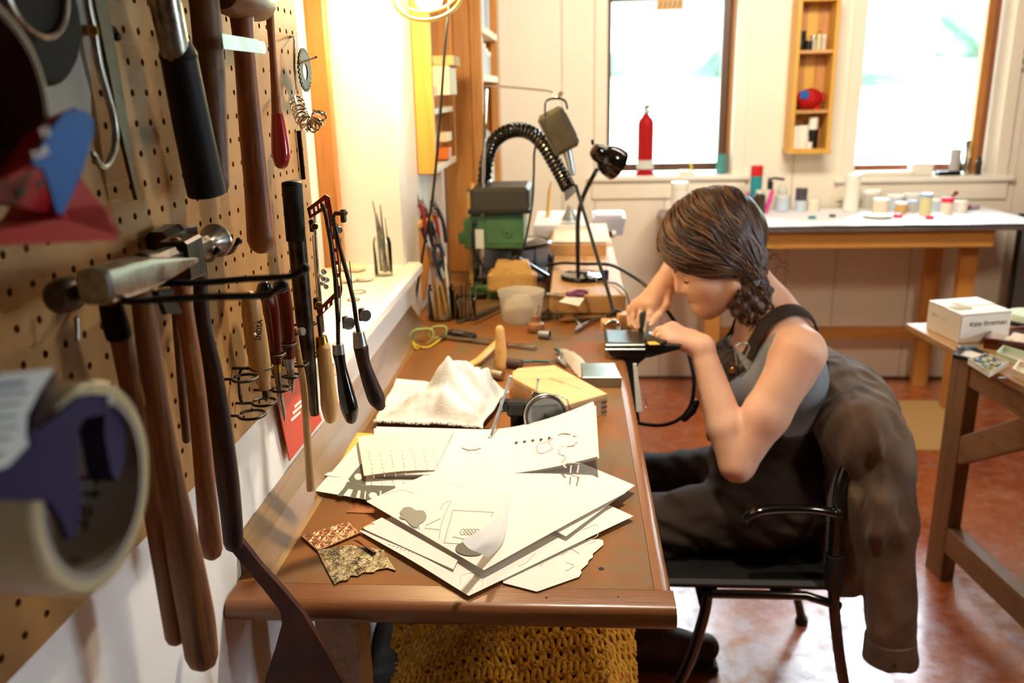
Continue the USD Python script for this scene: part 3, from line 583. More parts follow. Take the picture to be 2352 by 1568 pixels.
for i, (u, v, w, hh) in enumerate(((-20, 882, 80, 9), (-30, 905, 95, 6), (-10, 930, 60, 5), (-30, 960, 70, 5), (-20, 985, 62, 5), (-34, 1010, 60, 6), (-20, 1045, 30, 8))):
    plate('print_line', d, [(u, v), (u+w, v-8), (u+w-2, v-8+hh), (u, v+hh)], 'tape_navy' if i < 3 else 'ink', xf_+.0018, .0005)
# --- the long double-pronged hook and the hammers hanging on it
t = hang('double_prong_hook', 'long two-pronged iron hook carrying the heavy hammers, with upturned ball tips', 'hook', 480, 650, y=.58)
for pts, y in (([(392, 651), (480, 648), (560, 641), (640, 637), (668, 634), (688, 625), (701, 616)], .622), ([(283, 691), (380, 687), (480, 682), (560, 680), (612, 678), (630, 668), (651, 654)], .549)):
    P = [at(u, v, y=y) for u, v in pts]; P = [np.array([PX, .60, P[0][2]-.01]), np.array([-.34, (.60+y)/2, P[0][2]])]+P
    part(t, 'prong', tube(smooth_path(P, 5), .0026, 10), 'iron_black'); part(t, 'ball_tip', ball(P[-1], .0036), 'iron_black')
def hammer(name, label, u, v, x, hpts, hmat, head, hx=None, flat=.82, group=None):
    t = hang(name, label, 'hammer', u, v, x=x)
    part(t, 'handle', limb(hpts, x=hx if hx is not None else x, flat=flat), hmat)
    head(t, at(u, v, x=x)); return t
def octa(c, s0, s1, y0, y1, ch=.3):
    """a bar along y, square with cut corners, from half size s0 at y0 to s1 at y1"""
    P = []
    for y, (a, b) in ((y0, s0), (y1, s1)):
        k = ch*min(a, b); P += [(sx*(a-k*p), y, sz*(b-k*q)) for sx in (-1, 1) for sz in (-1, 1) for p, q in ((0, 1), (1, 0))]
    return xf(hull(P), None, c)
def head_crosspeen(t, c):
    k = at(213, 660, x=c[0]); tip = at(433, 606, x=c[0]+.002); r = 44*depth(k)/FPX
    ya, yb = k[1]-c[1], tip[1]-c[1]; sl = (tip[2]-k[2])/(tip[1]-k[1])
    dz = lambda y: k[2]-c[2]+(y-ya)*sl*.7
    secs = []
    for y, a, b, ch in ((ya, r*.82, r*.9, .62), (ya+.003, r, r, .55), (ya+.03, r*.97, r*1.0, .5), (ya+.034, r*.98, r*1.02, .5), (ya+.062, r*.98, r*.98, .45), (yb-.004, r*.9, r*.16, .2), (yb, r*.86, r*.09, .1)): secs.append((y, a, b, ch, dz(y)))
    H_ = []
    for A, B in zip(secs, secs[1:]):
        P = []
        for y, a, b, ch, z in (A, B):
            kk = ch*min(a, b); P += [(sx*(a-kk*p), y, z+sz*(b-kk*q)) for sx in (-1, 1) for sz in (-1, 1) for p, q in ((0, 1), (.3, .3), (1, 0))]
        H_.append(manifold3d.Manifold.hull_points(np.array(P)))
    m = H_[0]
    for h in H_[1:]: m = m+h
    part(t, 'head', xf(arr(m), None, c), 'steel', smooth=28)
    part(t, 'wedge', box(c+[0, 0, r+.002], (.012, .022, .006), .001), 'handle_worn')
hammer('cross_peen_hammer', 'large cross-peen hammer nearest the camera, worn brown handle reaching lowest', 330, 655, -.314, [(324, 640, 50), (330, 700, 54), (353, 880, 58), (392, 1097, 62), (427, 1290, 80), (452, 1420, 82), (463, 1506, 76)], 'handle_worn', head_crosspeen)
def head_ballpeen(t, c):
    k = at(134, 684, x=c[0]); r = 43*depth(k)/FPX; ya = k[1]-c[1]
    part(t, 'head', lathe([(0, ya-.006), (r*.55, ya-.005), (r*.9, ya), (r, ya+.008), (r*.9, ya+.018), (r*.62, ya+.026), (r*.62, ya+.034), (r*.8, ya+.042), (r*.8, .018), (r*.6, .03), (r*.75, .05), (0, .05)], c+[0, 0, k[2]-c[2]], (0, 1, 0), 28), 'steel_dark')
hammer('ball_peen_hammer', 'ball-peen hammer with a taped handle neck behind the cross-peen hammer', 250, 672, -.339, [(246, 660, 42), (258, 715, 46), (281, 790, 52), (303, 880, 58), (338, 1040, 60), (368, 1240, 54), (402, 1462, 46)], 'handle_worn', head_ballpeen)
_bp = stage.GetPrimAtPath('/World/ball_peen_hammer')
part(Thing('/World/ball_peen_hammer', at(250, 672, x=-.339)), 'tape_wrap', limb([(254, 700, 52), (266, 745, 58), (274, 772, 57)], x=-.338, round_ends=False), 'dark_wrap', parent='/World/ball_peen_hammer/handle')
part(Thing('/World/ball_peen_hammer', at(250, 672, x=-.339)), 'paper_strip', limb([(318, 868, 6), (328, 905, 7), (334, 930, 5)], x=-.32, flat=.4), 'tape_cream', parent='/World/ball_peen_hammer/handle')
part(Thing('/World/ball_peen_hammer', at(250, 672, x=-.339)), 'hang_wire', limb([(176, 730, 11), (178, 783, 11)], x=-.345), 'steel')
def head_square(t, c):
    a, b = at(322, 556, x=c[0]), at(430, 560, x=c[0]); L = (b[1]-a[1])
    part(t, 'head', join(octa(c, (.013, .0165), (.014, .0185), b[1]-c[1]-.028, b[1]-c[1], .18), octa(c+[0, 0, .004], (.009, .009), (.009, .009), a[1]-c[1]+.012, b[1]-c[1]-.028, .5),
        lathe([(.0, 0), (.0125, .001), (.0135, .003), (.0135, .014), (.010, .018), (0, .018)], c+[0, a[1]-c[1]-.004, .004], (0, 1, 0), 24)), 'steel_dark', smooth=28)
hammer('planishing_hammer', 'square-faced hammer with an orange-brown handle and a pale worn label', 412, 595, -.335, [(404, 560, 34), (415, 645, 36), (430, 750, 40), (449, 883, 43), (470, 1097, 46), (485, 1262, 52)], 'handle_oak', head_square)
part(Thing('/World/planishing_hammer', at(412, 595, x=-.335)), 'paper_label', limb([(440, 795, 12), (452, 850, 17), (460, 905, 13)], x=-.318, flat=.25), 'tape_cream', parent='/World/planishing_hammer/handle')
def head_chasing(t, c):
    k = at(494, 553, x=c[0]); r = 39*depth(k)/FPX; y = k[1]-c[1]
    part(t, 'face', lathe([(.0045, y-.026), (.0055, y-.016), (.009, y-.007), (r*.93, y-.001), (r, y+.001), (r*.97, y+.003), (0, y+.0035)], c+[0, 0, k[2]-c[2]], (0, 1, 0), 36), 'steel')
    part(t, 'head', join(octa(c+[0, 0, k[2]-c[2]], (.0085, .0095), (.0085, .0095), y-.05, y-.026, .5), lathe([(0, y-.075), (.006, y-.072), (.009, y-.064), (.006, y-.052), (.0055, y-.045)], c+[0, 0, k[2]-c[2]], (0, 1, 0), 20)), 'steel_old')
hammer('chasing_hammer', 'chasing hammer with a polished disc face and a nearly black handle', 455, 560, -.338, [(453, 570, 32), (459, 615, 33), (466, 745, 38), (489, 870, 50), (517, 1060, 54), (531, 1180, 50), (536, 1246, 46)], 'handle_black', head_chasing)
def head_raising(t, c):
    a, b = at(358, 540, x=c[0]), at(436, 538, x=c[0])
    part(t, 'head', join(octa(c, (.010, .009), (.011, .011), a[1]-c[1], -.006, .5), octa(c, (.011, .011), (.008, .006), -.006, b[1]-c[1], .4)), 'steel_dark', smooth=28)
hammer('raising_hammer', 'small faceted hammer head hooked close to the board behind the square-faced hammer', 405, 540, -.359, [(400, 550, 20), (400, 640, 20), (404, 722, 19), (418, 900, 19), (428, 1010, 18)], 'handle_mallet', head_raising)
t = hang('claw_tool', 'small dark pronged tool hanging under the cross-peen head', 'tool', 385, 690, x=-.30)
part(t, 'claw', prism([(p[1], p[2]) for p in [at(u, v, x=-.305) for u, v in ((350, 668), (385, 662), (393, 690), (408, 718), (372, 722))]], .004, (-.305, 0, 0), (0, 1, 0), (0, 0, 1)), 'iron_black')
t = hang('short_prong_hook', 'short double hook with two upturned ball tips beside the chasing hammer', 'hook', 500, 590, x=-.35)
for tip, root in (((500, 574), (470, 598)), ((549, 553), (515, 583))):
    a, b = at(*root, x=PX), at(*tip, x=-.325)
    part(t, 'prong', tube(smooth_path([a, a*.5+b*.5+[0, 0, -.004], b-[.003, 0, .003], b], 5), .0022, 9), 'iron_black'); part(t, 'ball_tip', ball(b, .0034), 'iron_black')

# --- ring holders with screwdrivers, files and the mandrel
def holder(label, rings, group='wire ring holders on the pegboard', x=-.343):
    c = at(rings[0][0], rings[0][1], x=x); t = thing('ring_holder', label, 'tool holder', c, None)
    P0 = []
    for u, v, rpx in rings:
        p = at(u, v, x=x); r = rpx*depth(p)/FPX; a = np.linspace(.0, 2*PI, 26)
        loop = [p+[r*math.cos(s), r*math.sin(s), 0] for s in np.linspace(PI+.28, 3*PI-.28, 24)]
        stem = [np.array([PX-.002, p[1]-.004, p[2]]), np.array([p[0]-r-.006, p[1]-.004, p[2]])]
        part(t, 'ring', tube(smooth_path(stem+loop, 2), .0017, 8, round_ends=True), 'steel_dark'); P0.append(p+[-r-.008, -.006, 0])
    if len(P0) > 1: part(t, 'bracket', tube(smooth_path([P0[0]+[-.0, 0, 0], P0[0]*.8+P0[1]*.2+[-.002, -.004, 0], P0[0]*.2+P0[1]*.8+[-.002, -.004, 0], P0[1]], 5), .0017, 8), 'steel_dark')
holder('empty double ring holder, the lowest and leftmost of the wire ring holders', [(563, 868, 28), (579, 952, 30)])
holder('double wire ring holder around the pale wooden file handle', [(600, 843, 25), (607, 923, 27)])
holder('wire ring holder around the brighter red screwdriver', [(636, 814, 18), (645, 893, 20)])
holder('wire ring holder around the darker red screwdriver', [(662, 790, 18), (671, 863, 17)])
holder('wire ring holder around the thin wooden dowel', [(683, 763, 15), (690, 836, 18)])
holder('wire ring holder around the steel ring mandrel', [(708, 744, 17), (714, 815, 18)], x=-.348)
X = -.342
t = hang('wooden_file_handle', 'pale turned wooden tool handle with dark printed letters, in a double ring holder', 'tool', 575, 690, x=X)
part(t, 'handle', limb([(573, 684, 36), (577, 695, 44), (580, 727, 47), (581, 730, 44), (582, 734, 48), (590, 790, 51), (600, 845, 44), (606, 880, 29)], x=X), 'handle_pale'); part(t, 'ferrule', limb([(606, 876, 27), (608, 893, 26)], x=X, round_ends=False), 'handle_pale'); part(t, 'tang', limb([(608, 890, 14), (611, 912, 15), (612, 918, 8)], x=X), 'steel_old')
o = at(598, 782, x=X+.0115); part(t, 'print', text_on('INDIA', .0055, o, (.18, .1, 1), (-.9, -.55, .1), .0006, True), 'ink'); part(t, 'print_dot', ball(at(585, 768, x=X+.012), .0018), 'white_print')
X = -.345
t = hang('red_screwdriver', 'tool with a glossy bright red wooden handle and a pointed steel blade', 'screwdriver', 612, 660, x=X)
part(t, 'cap', limb([(608, 662, 38), (609, 668, 42)], x=X), 'black_lacquer'); part(t, 'handle', limb([(611, 672, 42), (620, 700, 40), (628, 760, 32), (634, 822, 26), (635, 836, 24)], x=X, round_ends=False), 'red_lacquer'); part(t, 'ferrule', limb([(636, 834, 22), (637, 854, 22)], x=X, round_ends=False), 'brass'); part(t, 'blade', limb([(637, 850, 15), (643, 905, 14), (651, 945, 12), (654, 966, 3)], x=X), 'steel')
t = hang('dark_red_screwdriver', 'tool with a dark red lacquered handle, further along the board than the brighter red one', 'screwdriver', 645, 655, x=X)
part(t, 'cap', limb([(643, 654, 34), (645, 662, 38)], x=X), 'black_lacquer'); part(t, 'handle', limb([(646, 664, 38), (654, 710, 36), (661, 770, 30), (663, 824, 26)], x=X, round_ends=False), 'red_lacquer'); part(t, 'ferrule', limb([(663, 820, 24), (666, 846, 20)], x=X, round_ends=False), 'zinc'); part(t, 'blade', limb([(666, 844, 18), (670, 880, 15), (672, 904, 3)], x=X), 'steel')
t = hang('wooden_dowel', 'thin pale wooden dowel with a round metal knob, reaching down over the bench', 'dowel', 680, 760, x=X)
part(t, 'rod', limb([(676, 752, 14), (686, 820, 15), (698, 890, 16), (707, 1020, 18), (714, 1126, 19)], x=X, round_ends=False), 'handle_pale'); part(t, 'knob', lathe([(0, 0), (.0045, 0), (.005, .0015), (.005, .006), (0, .0065)], at(688, 761, x=X+.008), (1, -.35, .1), 18), 'steel')
X = -.349
t = hang('ring_mandrel', 'long tapered dark steel ring mandrel with a thick sleeve on top', 'mandrel', 671, 430, x=X)
part(t, 'sleeve', limb([(670, 428, 45), (671, 432, 47), (680, 553, 44)], x=X, round_ends=False), 'grip_rubber'); part(t, 'shaft', limb([(681, 552, 42), (683, 560, 42), (699, 735, 39), (711, 850, 31), (723, 952, 20)], x=X, round_ends=False), 'steel_dark')

# --- saw frames
def saw(label, hpts, hmat, fpts, x, fer, screws, frame_pts, y, blade, fmat='steel_dark'):
    p = at(*hpts[0][:2], y=y); t = thing('saw_frame', label, 'saw', p)
    part(t, 'handle', limb(hpts, y=y), hmat); part(t, 'ferrule', limb(fer, y=y, round_ends=False), 'brass' if hmat == 'handle_pale' else 'zinc')
    part(t, 'frame', tube(np.array([at(u, v, y=y) for u, v in frame_pts]), .0028, 8, round_ends=True), fmat)
    part(t, 'blade', tube(np.array([at(u, v, y=y) for u, v in blade]), .0007, 6), 'steel')
    for (u, v, r, d) in screws:
        q = at(u, v, y=y-.004); part(t, 'thumb_screw', join(cyl(q, q+unit(d)*.003, r*depth(q)/FPX, 20, .0006), cyl(q-unit(d)*.012, q, .0018, 8)), 'brass' if hmat == 'handle_pale' else 'steel')
        part(t, 'clamp', box(q-unit(d)*.010, (.006, .008, .016), .001), 'steel_dark')
    return t
t = saw('jeweller\'s saw with a pale wooden handle and a red perforated frame', [(742, 796, 34), (746, 830, 33), (753, 890, 36), (757, 930, 40), (759, 958, 30)], 'handle_pale', None, None, [(737, 772, 26), (741, 798, 32)], [(731, 700, 8, (.6, -1, 0)), (722, 520, 8, (.6, -1, 0))], [(737, 775), (731, 728)], 1.07, [(718, 540), (733, 745)])
y = 1.07
def ribbon(P, w, holes, th=.0022):
    A = [at(u, v, y=y) for u, v in P]; poly = sg.Polygon([(p[0], p[2]) for p in A])
    for h in holes: poly = poly.difference(sg.Polygon([(q[0], q[2]) for q in [at(u, v, y=y) for u, v in h]]))
    return prism(poly, th, (0, y, 0), (1, 0, 0), (0, 0, 1))
fr = [(706, 478), (748, 446), (758, 452), (770, 520), (787, 664), (784, 680), (734, 728), (728, 712), (768, 672), (760, 540), (752, 478), (712, 502)]
holes = [[(714+i*9, 482-i*6.5), (719+i*9, 479-i*6.5), (721+i*9, 489-i*6.5), (716+i*9, 492-i*6.5)] for i in range(4)]+[[(762+i*3.4, 520+i*29), (767+i*3.4, 520+i*29), (769+i*3.4, 540+i*29), (765+i*3.4, 540+i*29)] for i in range(5)]+[[(742+i*11, 708-i*9), (747+i*11, 704-i*9), (747+i*11, 712-i*9), (742+i*11, 716-i*9)] for i in range(3)]
part(t, 'red_frame', ribbon(fr, 0, holes), 'red_anodized', label='red perforated metal frame')
t = saw('jeweller\'s saw with a glossy black handle, between the pale one and the brown-black one', [(778, 812, 28), (784, 845, 25), (795, 900, 36), (803, 935, 41), (807, 958, 32)], 'black_lacquer', None, None, [(776, 790, 26), (778, 812, 28)], [(800, 742, 15, (.8, -1, .1)), (778, 528, 8, (.8, -1, .1))], [(777, 790), (776, 735), (770, 640), (760, 560), (748, 492), (740, 470)], 1.045, [(783, 545), (781, 740)])
t = saw('jeweller\'s saw with a brown-black handle, the one hanging farthest along', [(829, 797, 34), (836, 835, 30), (851, 880, 36), (865, 915, 39), (872, 930, 28)], 'handle_black', None, None, [(823, 762, 26), (828, 796, 33)], [(838, 724, 14, (.8, -1, .1)), (793, 490, 5, (.6, -1, .5))], [(824, 765), (818, 735), (812, 690), (800, 640), (778, 560), (765, 500), (770, 490), (793, 490)], 1.02, [(803, 600), (812, 690)])
t = hang('wing_nut_rod', 'thin steel rod with wing nuts hanging behind the ring mandrel', 'rod', 735, 630, x=-.36)
part(t, 'rod', limb([(722, 470, 7), (728, 600, 8), (742, 760, 8)], x=-.36), 'steel'); 
for u, v in ((735, 632), (741, 650)): part(t, 'wing_nut', join(ball(at(u, v, x=-.355), .004), ball(at(u+9, v-8, x=-.35), .0045, s=(1, .4, 1)), ball(at(u+8, v+8, x=-.35), .004, s=(1, .4, 1))), 'zinc')
# --- red card leaning on the wall, dark leather flap at the bench corner
A = [at(u, v, x=-.396) for u, v in ((626, 860), (700, 840), (740, 965), (666, 1058))]
t = thing('red_card', 'glossy red printed card tucked against the wall under the pegboard', 'card', A[3])
part(t, 'card', prism([(p[1], p[2]) for p in A], .0015, (-.3975, 0, 0), (0, 1, 0), (0, 0, 1)), 'red_card')
for k, (u, v) in enumerate(((668, 966), (672, 950), (676, 935))): part(t, 'print_line', beam(at(u, v, x=-.3955), at(u+22, v-20, x=-.3955), .0006, .004, .0001), 'white_print')
P0 = [(536, 1252), (560, 1238), (600, 1290), (650, 1345), (700, 1405), (745, 1480), (800, 1580), (820, 1640), (600, 1640), (620, 1540), (640, 1480), (655, 1425), (652, 1395), (610, 1340), (560, 1280)]
yy = .795; A = [at(u, v, y=yy) for u, v in P0]
single('leather_flap', prism(sg.Polygon([(p[0], p[2]) for p in A]).buffer(.003).buffer(-.0015), .007, (0, yy, 0), (1, 0, 0), (0, 0, 1)), 'leather_dark', 'dark brown leather flap hanging in front of the left bench corner', 'leather flap')
# ================================================================== papers, metal sheets and rag at the near end of the bench
def papermat(n, c, tr): translucent(n, c, .75, .22, tr)
papermat('paper', 'f3efe6', 'efe6d2'); papermat('paper_trace', 'efebe2', 'efe6d2'); papermat('paper_cream', 'f5ecd8', 'efe0c0'); plain('envelope_yellow', 'd8b548', .7)
plain('print_grey', '5a5a4a', .7); plain('pencil', 'a9a59a', .8); plain('print_lilac', 'b3a6a8', .8); plain('pencil_fine', 'cfcabc', .8); plain('print_olive', '8d8a78', .8)
mottled('copper', 'b08060', 'c8a080', 30, rough=.32, metal=1); plain('copper_edge', '6a3018', .5, .8); mottled('copper_dull', '7a4a36', '9a6a50', 18, rough=.4, metal=1)
mottled('brass_etched', '6c6654', '9c957c', 55, rough=.36, metal=1, rough2=.5, lo=.42, hi=.58, bump=.5, bscale=110, detail=6)
def quad_sheet(c, lift=None, nu=22, nv=22, z=0.0):
    """grid over four photographed bench-top corners (u, v), lifted by lift(s, t) metres"""
    K = [at(u, v, z=ZB) for u, v in c]; s, t = np.meshgrid(np.linspace(0, 1, nu), np.linspace(0, 1, nv), indexing='ij')
    G = ((1-s)*(1-t))[..., None]*K[0]+(s*(1-t))[..., None]*K[1]+(s*t)[..., None]*K[2]+((1-s)*t)[..., None]*K[3]
    G = G.copy(); G[..., 2] = ZB+z+(lift(s, t) if lift is not None else 0); return G
PAPERS = 'loose papers at the near end of the bench'
def paper(name, label, c, z, lift=None, mat='paper', cat='paper', th=.0004):
    G = quad_sheet(c, lift, z=z); t = thing(name, label, cat, G[0, 0], PAPERS if cat == 'paper' else None)
    part(t, 'sheet', sheet(G, th), mat, smooth=True); t.G = G; t.corn = c; return t
def onsheet(t, u, v, dz=.0006):
    """point of the sheet seen at pixel (u, v)"""
    p = at(u, v, z=t.loc[2]); 
    for _ in range(4):
        q = t.G.reshape(-1, 3); k = np.argsort(((q[:, :2]-p[:2])**2).sum(1))[:4]; z = q[k, 2].mean(); p = at(u, v, z=z+dz)
    return p
def stroke(t, pts, w, mat, name='drawn_line', closed=False, n=5):
    P = [onsheet(t, *p) for p in (smooth_path(np.array(pts, float), n, closed) if n > 1 else pts)]
    if closed: P.append(P[0])
    P = np.array(P); d = np.gradient(P, axis=0); s = np.stack([-d[:, 1], d[:, 0], 0*d[:, 0]], 1); s /= np.maximum(np.linalg.norm(s, axis=1, keepdims=True), 1e-9)
    part(t, name, sheet(np.stack([P-s*w/2, P+s*w/2], 1), .0002), mat, smooth=True)
def blot(t, pts, mat, name='printed_shape', holes=(), n=4):
    pp = smooth_path(np.array(pts, float), n, True) if n > 1 else pts
    P = [onsheet(t, *p, dz=.0005) for p in pp]; zz = max(p[2] for p in P); poly = sg.Polygon([(p[0], p[1]) for p in P]).buffer(0)
    for h in holes: poly = poly.difference(sg.Polygon([tuple(onsheet(t, *p)[:2]) for p in smooth_path(np.array(h, float), 3, True)]).buffer(0))
    part(t, name, prism(poly, .0002, (0, 0, zz)), mat, smooth=False)
# metal and board beneath
single('copper_sheet', prism([tuple(at(u, v, z=ZB)[:2]) for u, v in ((868, 1004), (880, 984), (1150, 984), (1200, 1030), (1100, 1060))], .0012, (0, 0, ZB+.0003)), 'copper', 'flat copper sheet lying between the rag and the papers', 'sheet metal')
single('copper_offcut', prism([tuple(at(u, v, z=ZB)[:2]) for u, v in ((796, 1178), (806, 1150), (850, 1150), (862, 1180))], .001, (0, 0, ZB+.0003)), 'copper_dull', 'pinkish copper offcut half under the papers', 'sheet metal')
paper('yellow_envelope', 'yellow envelope under the papers, its corner showing beside the sloping back board', [(818, 996), (884, 999), (900, 1090), (768, 1092)], .0016, None, 'envelope_yellow', 'envelope', .0012)
# S8, S7, S6
paper('paper_sheet', 'white sheet whose pointed left tip sticks out above the block-print sheet', [(776, 1086), (905, 1040), (960, 1120), (724, 1101)], .003, lambda s, t: .006*(1-s)*t)
t = paper('paper_sheet', 'white sheet with dark grey block-print letters or arches on it', [(837, 1008), (1010, 1030), (1000, 1185), (724, 1137)], .004, lambda s, t: .004*s*t+.003*(1-s))
oval = lambda u, v, a, b: [(u+a*math.cos(k), v+b*math.sin(k)) for k in np.linspace(0, 2*PI, 10, endpoint=False)]
for c, hl in (([(833, 1062), (840, 1080), (840, 1113), (804, 1106), (800, 1100), (816, 1080)], [oval(823, 1094, 9, 8)]), ([(798, 1106), (838, 1114), (908, 1116), (908, 1125), (838, 1127), (790, 1120)], []),
      ([(792, 1118), (800, 1122), (786, 1140), (774, 1138)], []), ([(812, 1122), (823, 1125), (817, 1144), (804, 1142)], []), ([(829, 1125), (838, 1127), (836, 1147), (826, 1145)], []), ([(808, 1106), (815, 1108), (808, 1122), (800, 1120)], []),
      ([(842, 1124), (873, 1125), (871, 1151), (839, 1149)], [oval(857, 1137, 10, 8)]), ([(877, 1125), (908, 1122), (905, 1154), (874, 1151)], [oval(891, 1138, 10, 8)])):
    blot(t, c, 'print_grey', holes=hl, n=1)
t = paper('paper_sheet', 'cream sheet covered with columns of faint handwriting', [(823, 1024), (1045, 1012), (1000, 1103), (838, 1116)], .0165, lambda s, t: .003*np.sin(3*s)+.003*(1-t)*s, 'paper_cream')
for k in range(7):
    u0 = 846+k*25; v0 = 1036-k*1.5
    for q in range(7 if k < 6 else 5):
        a = (u0+q*1.9+rng.uniform(-1, 1), v0+q*9.2+rng.uniform(-1, 1)); stroke(t, [a, (a[0]+1.8, a[1]+rng.uniform(4, 7))], .0011, 'pencil', 'handwriting', n=1)
# S5: wide sheet whose right end curls up over the clamp
up5 = lambda s, t: .055*np.clip((s-.5)/.5, 0, 1)**1.7*(1-.45*t)+.0015
for i, (dz, du) in enumerate(((0.0, 6), (.0016, 2), (.0032, 0))):
    t = paper('paper_sheet', ('lowest of the sheets whose right ends curl up against the clamp', 'middle one of the sheets whose right ends curl up against the clamp', 'top sheet with lilac loops drawn on its curled right end')[i],
        [(866-du, 998), (1362+du, 1012+du), (1372+du*.6, 1112), (862, 1110)], .010+dz, up5)
stroke(t, [(1262, 1012), (1235, 1022), (1240, 1040), (1268, 1030), (1262, 1012), (1290, 995), (1316, 998), (1328, 1008), (1316, 1022), (1290, 1026), (1284, 1040), (1300, 1048), (1292, 1062), (1300, 1074)], .0035, 'print_lilac', 'drawn_loops')
stroke(t, [(1330, 1065), (1326, 1085)], .0025, 'print_lilac'); stroke(t, [(1300, 1062), (1332, 1064)], .0022, 'print_lilac'); stroke(t, [(1312, 1068), (1310, 1086)], .0022, 'print_lilac')
for k in range(5): blot(t, [(1182+k*19, 1016-k*2.4), (1188+k*19, 1013-k*2.4), (1190+k*19, 1017-k*2.4), (1183+k*19, 1021-k*2.4)], 'ink', n=1)
stroke(t, [(862, 1022), (874, 1017), (888, 1021)], .003, 'print_grey'); stroke(t, [(1060, 1028), (1080, 1034), (1105, 1029)], .003, 'print_grey'); stroke(t, [(1070, 1040), (1085, 1030), (1100, 1042)], .0015, 'pencil')
# S4 torn sheet, S3, S3b, S2, S1
tear = [(1156, 1342), (1233, 1362), (1330, 1328), (1336, 1318), (1334, 1312), (1350, 1298), (1352, 1290), (1362, 1282), (1361, 1275), (1372, 1266), (1386, 1254), (1385, 1244), (1376, 1241), (1250, 1250), (1140, 1290)]
t = thing('paper_sheet', 'torn sheet with a ragged right edge, lowest at the front right', 'paper', at(1233, 1362, z=ZB+.002), PAPERS)
part(t, 'sheet', prism(sg.Polygon([tuple(at(u, v, z=ZB)[:2]) for u, v in tear]), .0005, (0, 0, ZB+.0018)), 'paper_trace', smooth=False)
t.G = np.array([[at(u, v, z=ZB+.0024)] for u, v in tear])
for cc in ([(1205, 1285), (1230, 1268), (1250, 1285), (1240, 1300)], [(1290, 1275), (1310, 1260), (1330, 1270)], [(1300, 1310), (1318, 1298), (1300, 1290)]): stroke(t, cc, .0008, 'pencil_fine')
t = paper('paper_sheet', 'large white sheet under the top one, its corner pointing at the bench front edge', [(826, 1226), (1077, 1376), (1455, 1195), (1180, 1070)], .0045, lambda s, t: .002*np.sin(3*s+2*t)**2)
stroke(t, [(1058, 1340), (1060, 1322), (1085, 1315), (1105, 1325), (1110, 1345)], .0008, 'pencil_fine'); stroke(t, [(1300, 1230), (1340, 1215), (1372, 1205), (1372, 1230), (1350, 1240)], .0008, 'pencil_fine'); stroke(t, [(1190, 1300), (1210, 1290), (1230, 1270)], .0008, 'pencil_fine')
paper('paper_sheet', 'small sheet at the left under the top one, beside the copper scraps', [(830, 1222), (1042, 1322), (1052, 1300), (878, 1198)], .0066, lambda s, t: .002*s)
t.G = t.G
for k in range(9): stroke(t, [(892+k*9, 1250+k*3.1), (897+k*9, 1250+k*3)], .0012, 'pencil', 'handwriting', n=1)
paper('paper_sheet', 'white sheet whose right corner reaches nearest the bench side edge', [(1000, 1090), (1300, 1250), (1458, 1131), (1300, 1060)], .0085, lambda s, t: .003*s)
curl = lambda s, t: .004*np.sin(2.5*s)*np.sin(2*t)+.002
t = paper('tracing_sheet', 'top sheet of thin paper with pencil drawings and a curled-up flap', [(843, 1172), (1112, 1333), (1436, 1156), (1176, 1018)], .012, curl, 'paper_trace')
blot(t, [(918, 1178), (928, 1166), (944, 1165), (955, 1172), (972, 1172), (980, 1185), (974, 1198), (962, 1204), (957, 1212), (944, 1208), (936, 1198), (930, 1193), (922, 1192), (917, 1187), (924, 1184)], 'print_olive', n=2)
for k in range(4): stroke(t, [(946+k*5, 1204), (948+k*5, 1213+k % 2)], .0012, 'print_olive', n=1)
stroke(t, [(978, 1206), (1012, 1190)], .0009, 'pencil', n=1); stroke(t, [(975, 1212), (1010, 1216)], .0009, 'pencil', n=1)
stroke(t, [(1040, 1172), (1020, 1246), (1092, 1250)], .0013, 'pencil', n=1); stroke(t, [(1040, 1171), (1134, 1176), (1128, 1186)], .0013, 'pencil', n=1); stroke(t, [(1012, 1170), (1020, 1156), (1036, 1150), (1026, 1170), (1015, 1200), (1008, 1236)], .0009, 'pencil')
for k in range(5): a = 1056+k*8; stroke(t, [(a, 1222), (a+8, 1214), (a+14, 1222), (a+6, 1228), (a, 1222)], .0008, 'print_olive')
stroke(t, [(1040, 1232), (1070, 1238)], .0015, 'pencil'); stroke(t, [(880, 1135), (920, 1125), (950, 1132)], .0009, 'pencil_fine'); stroke(t, [(1035, 1115), (1055, 1110), (1062, 1122)], .0009, 'pencil_fine')
blot(t, [(1046, 1262), (1054, 1249), (1076, 1246), (1100, 1252), (1110, 1264), (1102, 1275), (1078, 1277), (1056, 1272)], 'print_grey')
# the flap: one side of a cone rolled up from the sheet
zf = t.loc[2]+.004; RT = smooth_path([(1175, 1128), (1168, 1180), (1154, 1246), (1120, 1281)], 6); LF = smooth_path([(1174, 1129), (1152, 1176), (1112, 1212), (1060, 1241)], 6); n_ = len(RT); G = []
for k in range(n_):
    s_ = k/(n_-1); r_, l_ = at(*RT[k], z=zf), at(*LF[k], z=zf+.050*s_); row = []
    for q in np.linspace(0, 1, 10): row.append(r_*(1-q)+l_*q+np.array([0, -.012*s_*math.sin(PI*q), .010*s_*math.sin(PI*q)*(1-q)]))
    G.append(row)
part(t, 'curled_flap', sheet(np.array(G), .0004), 'paper_trace', smooth=True)
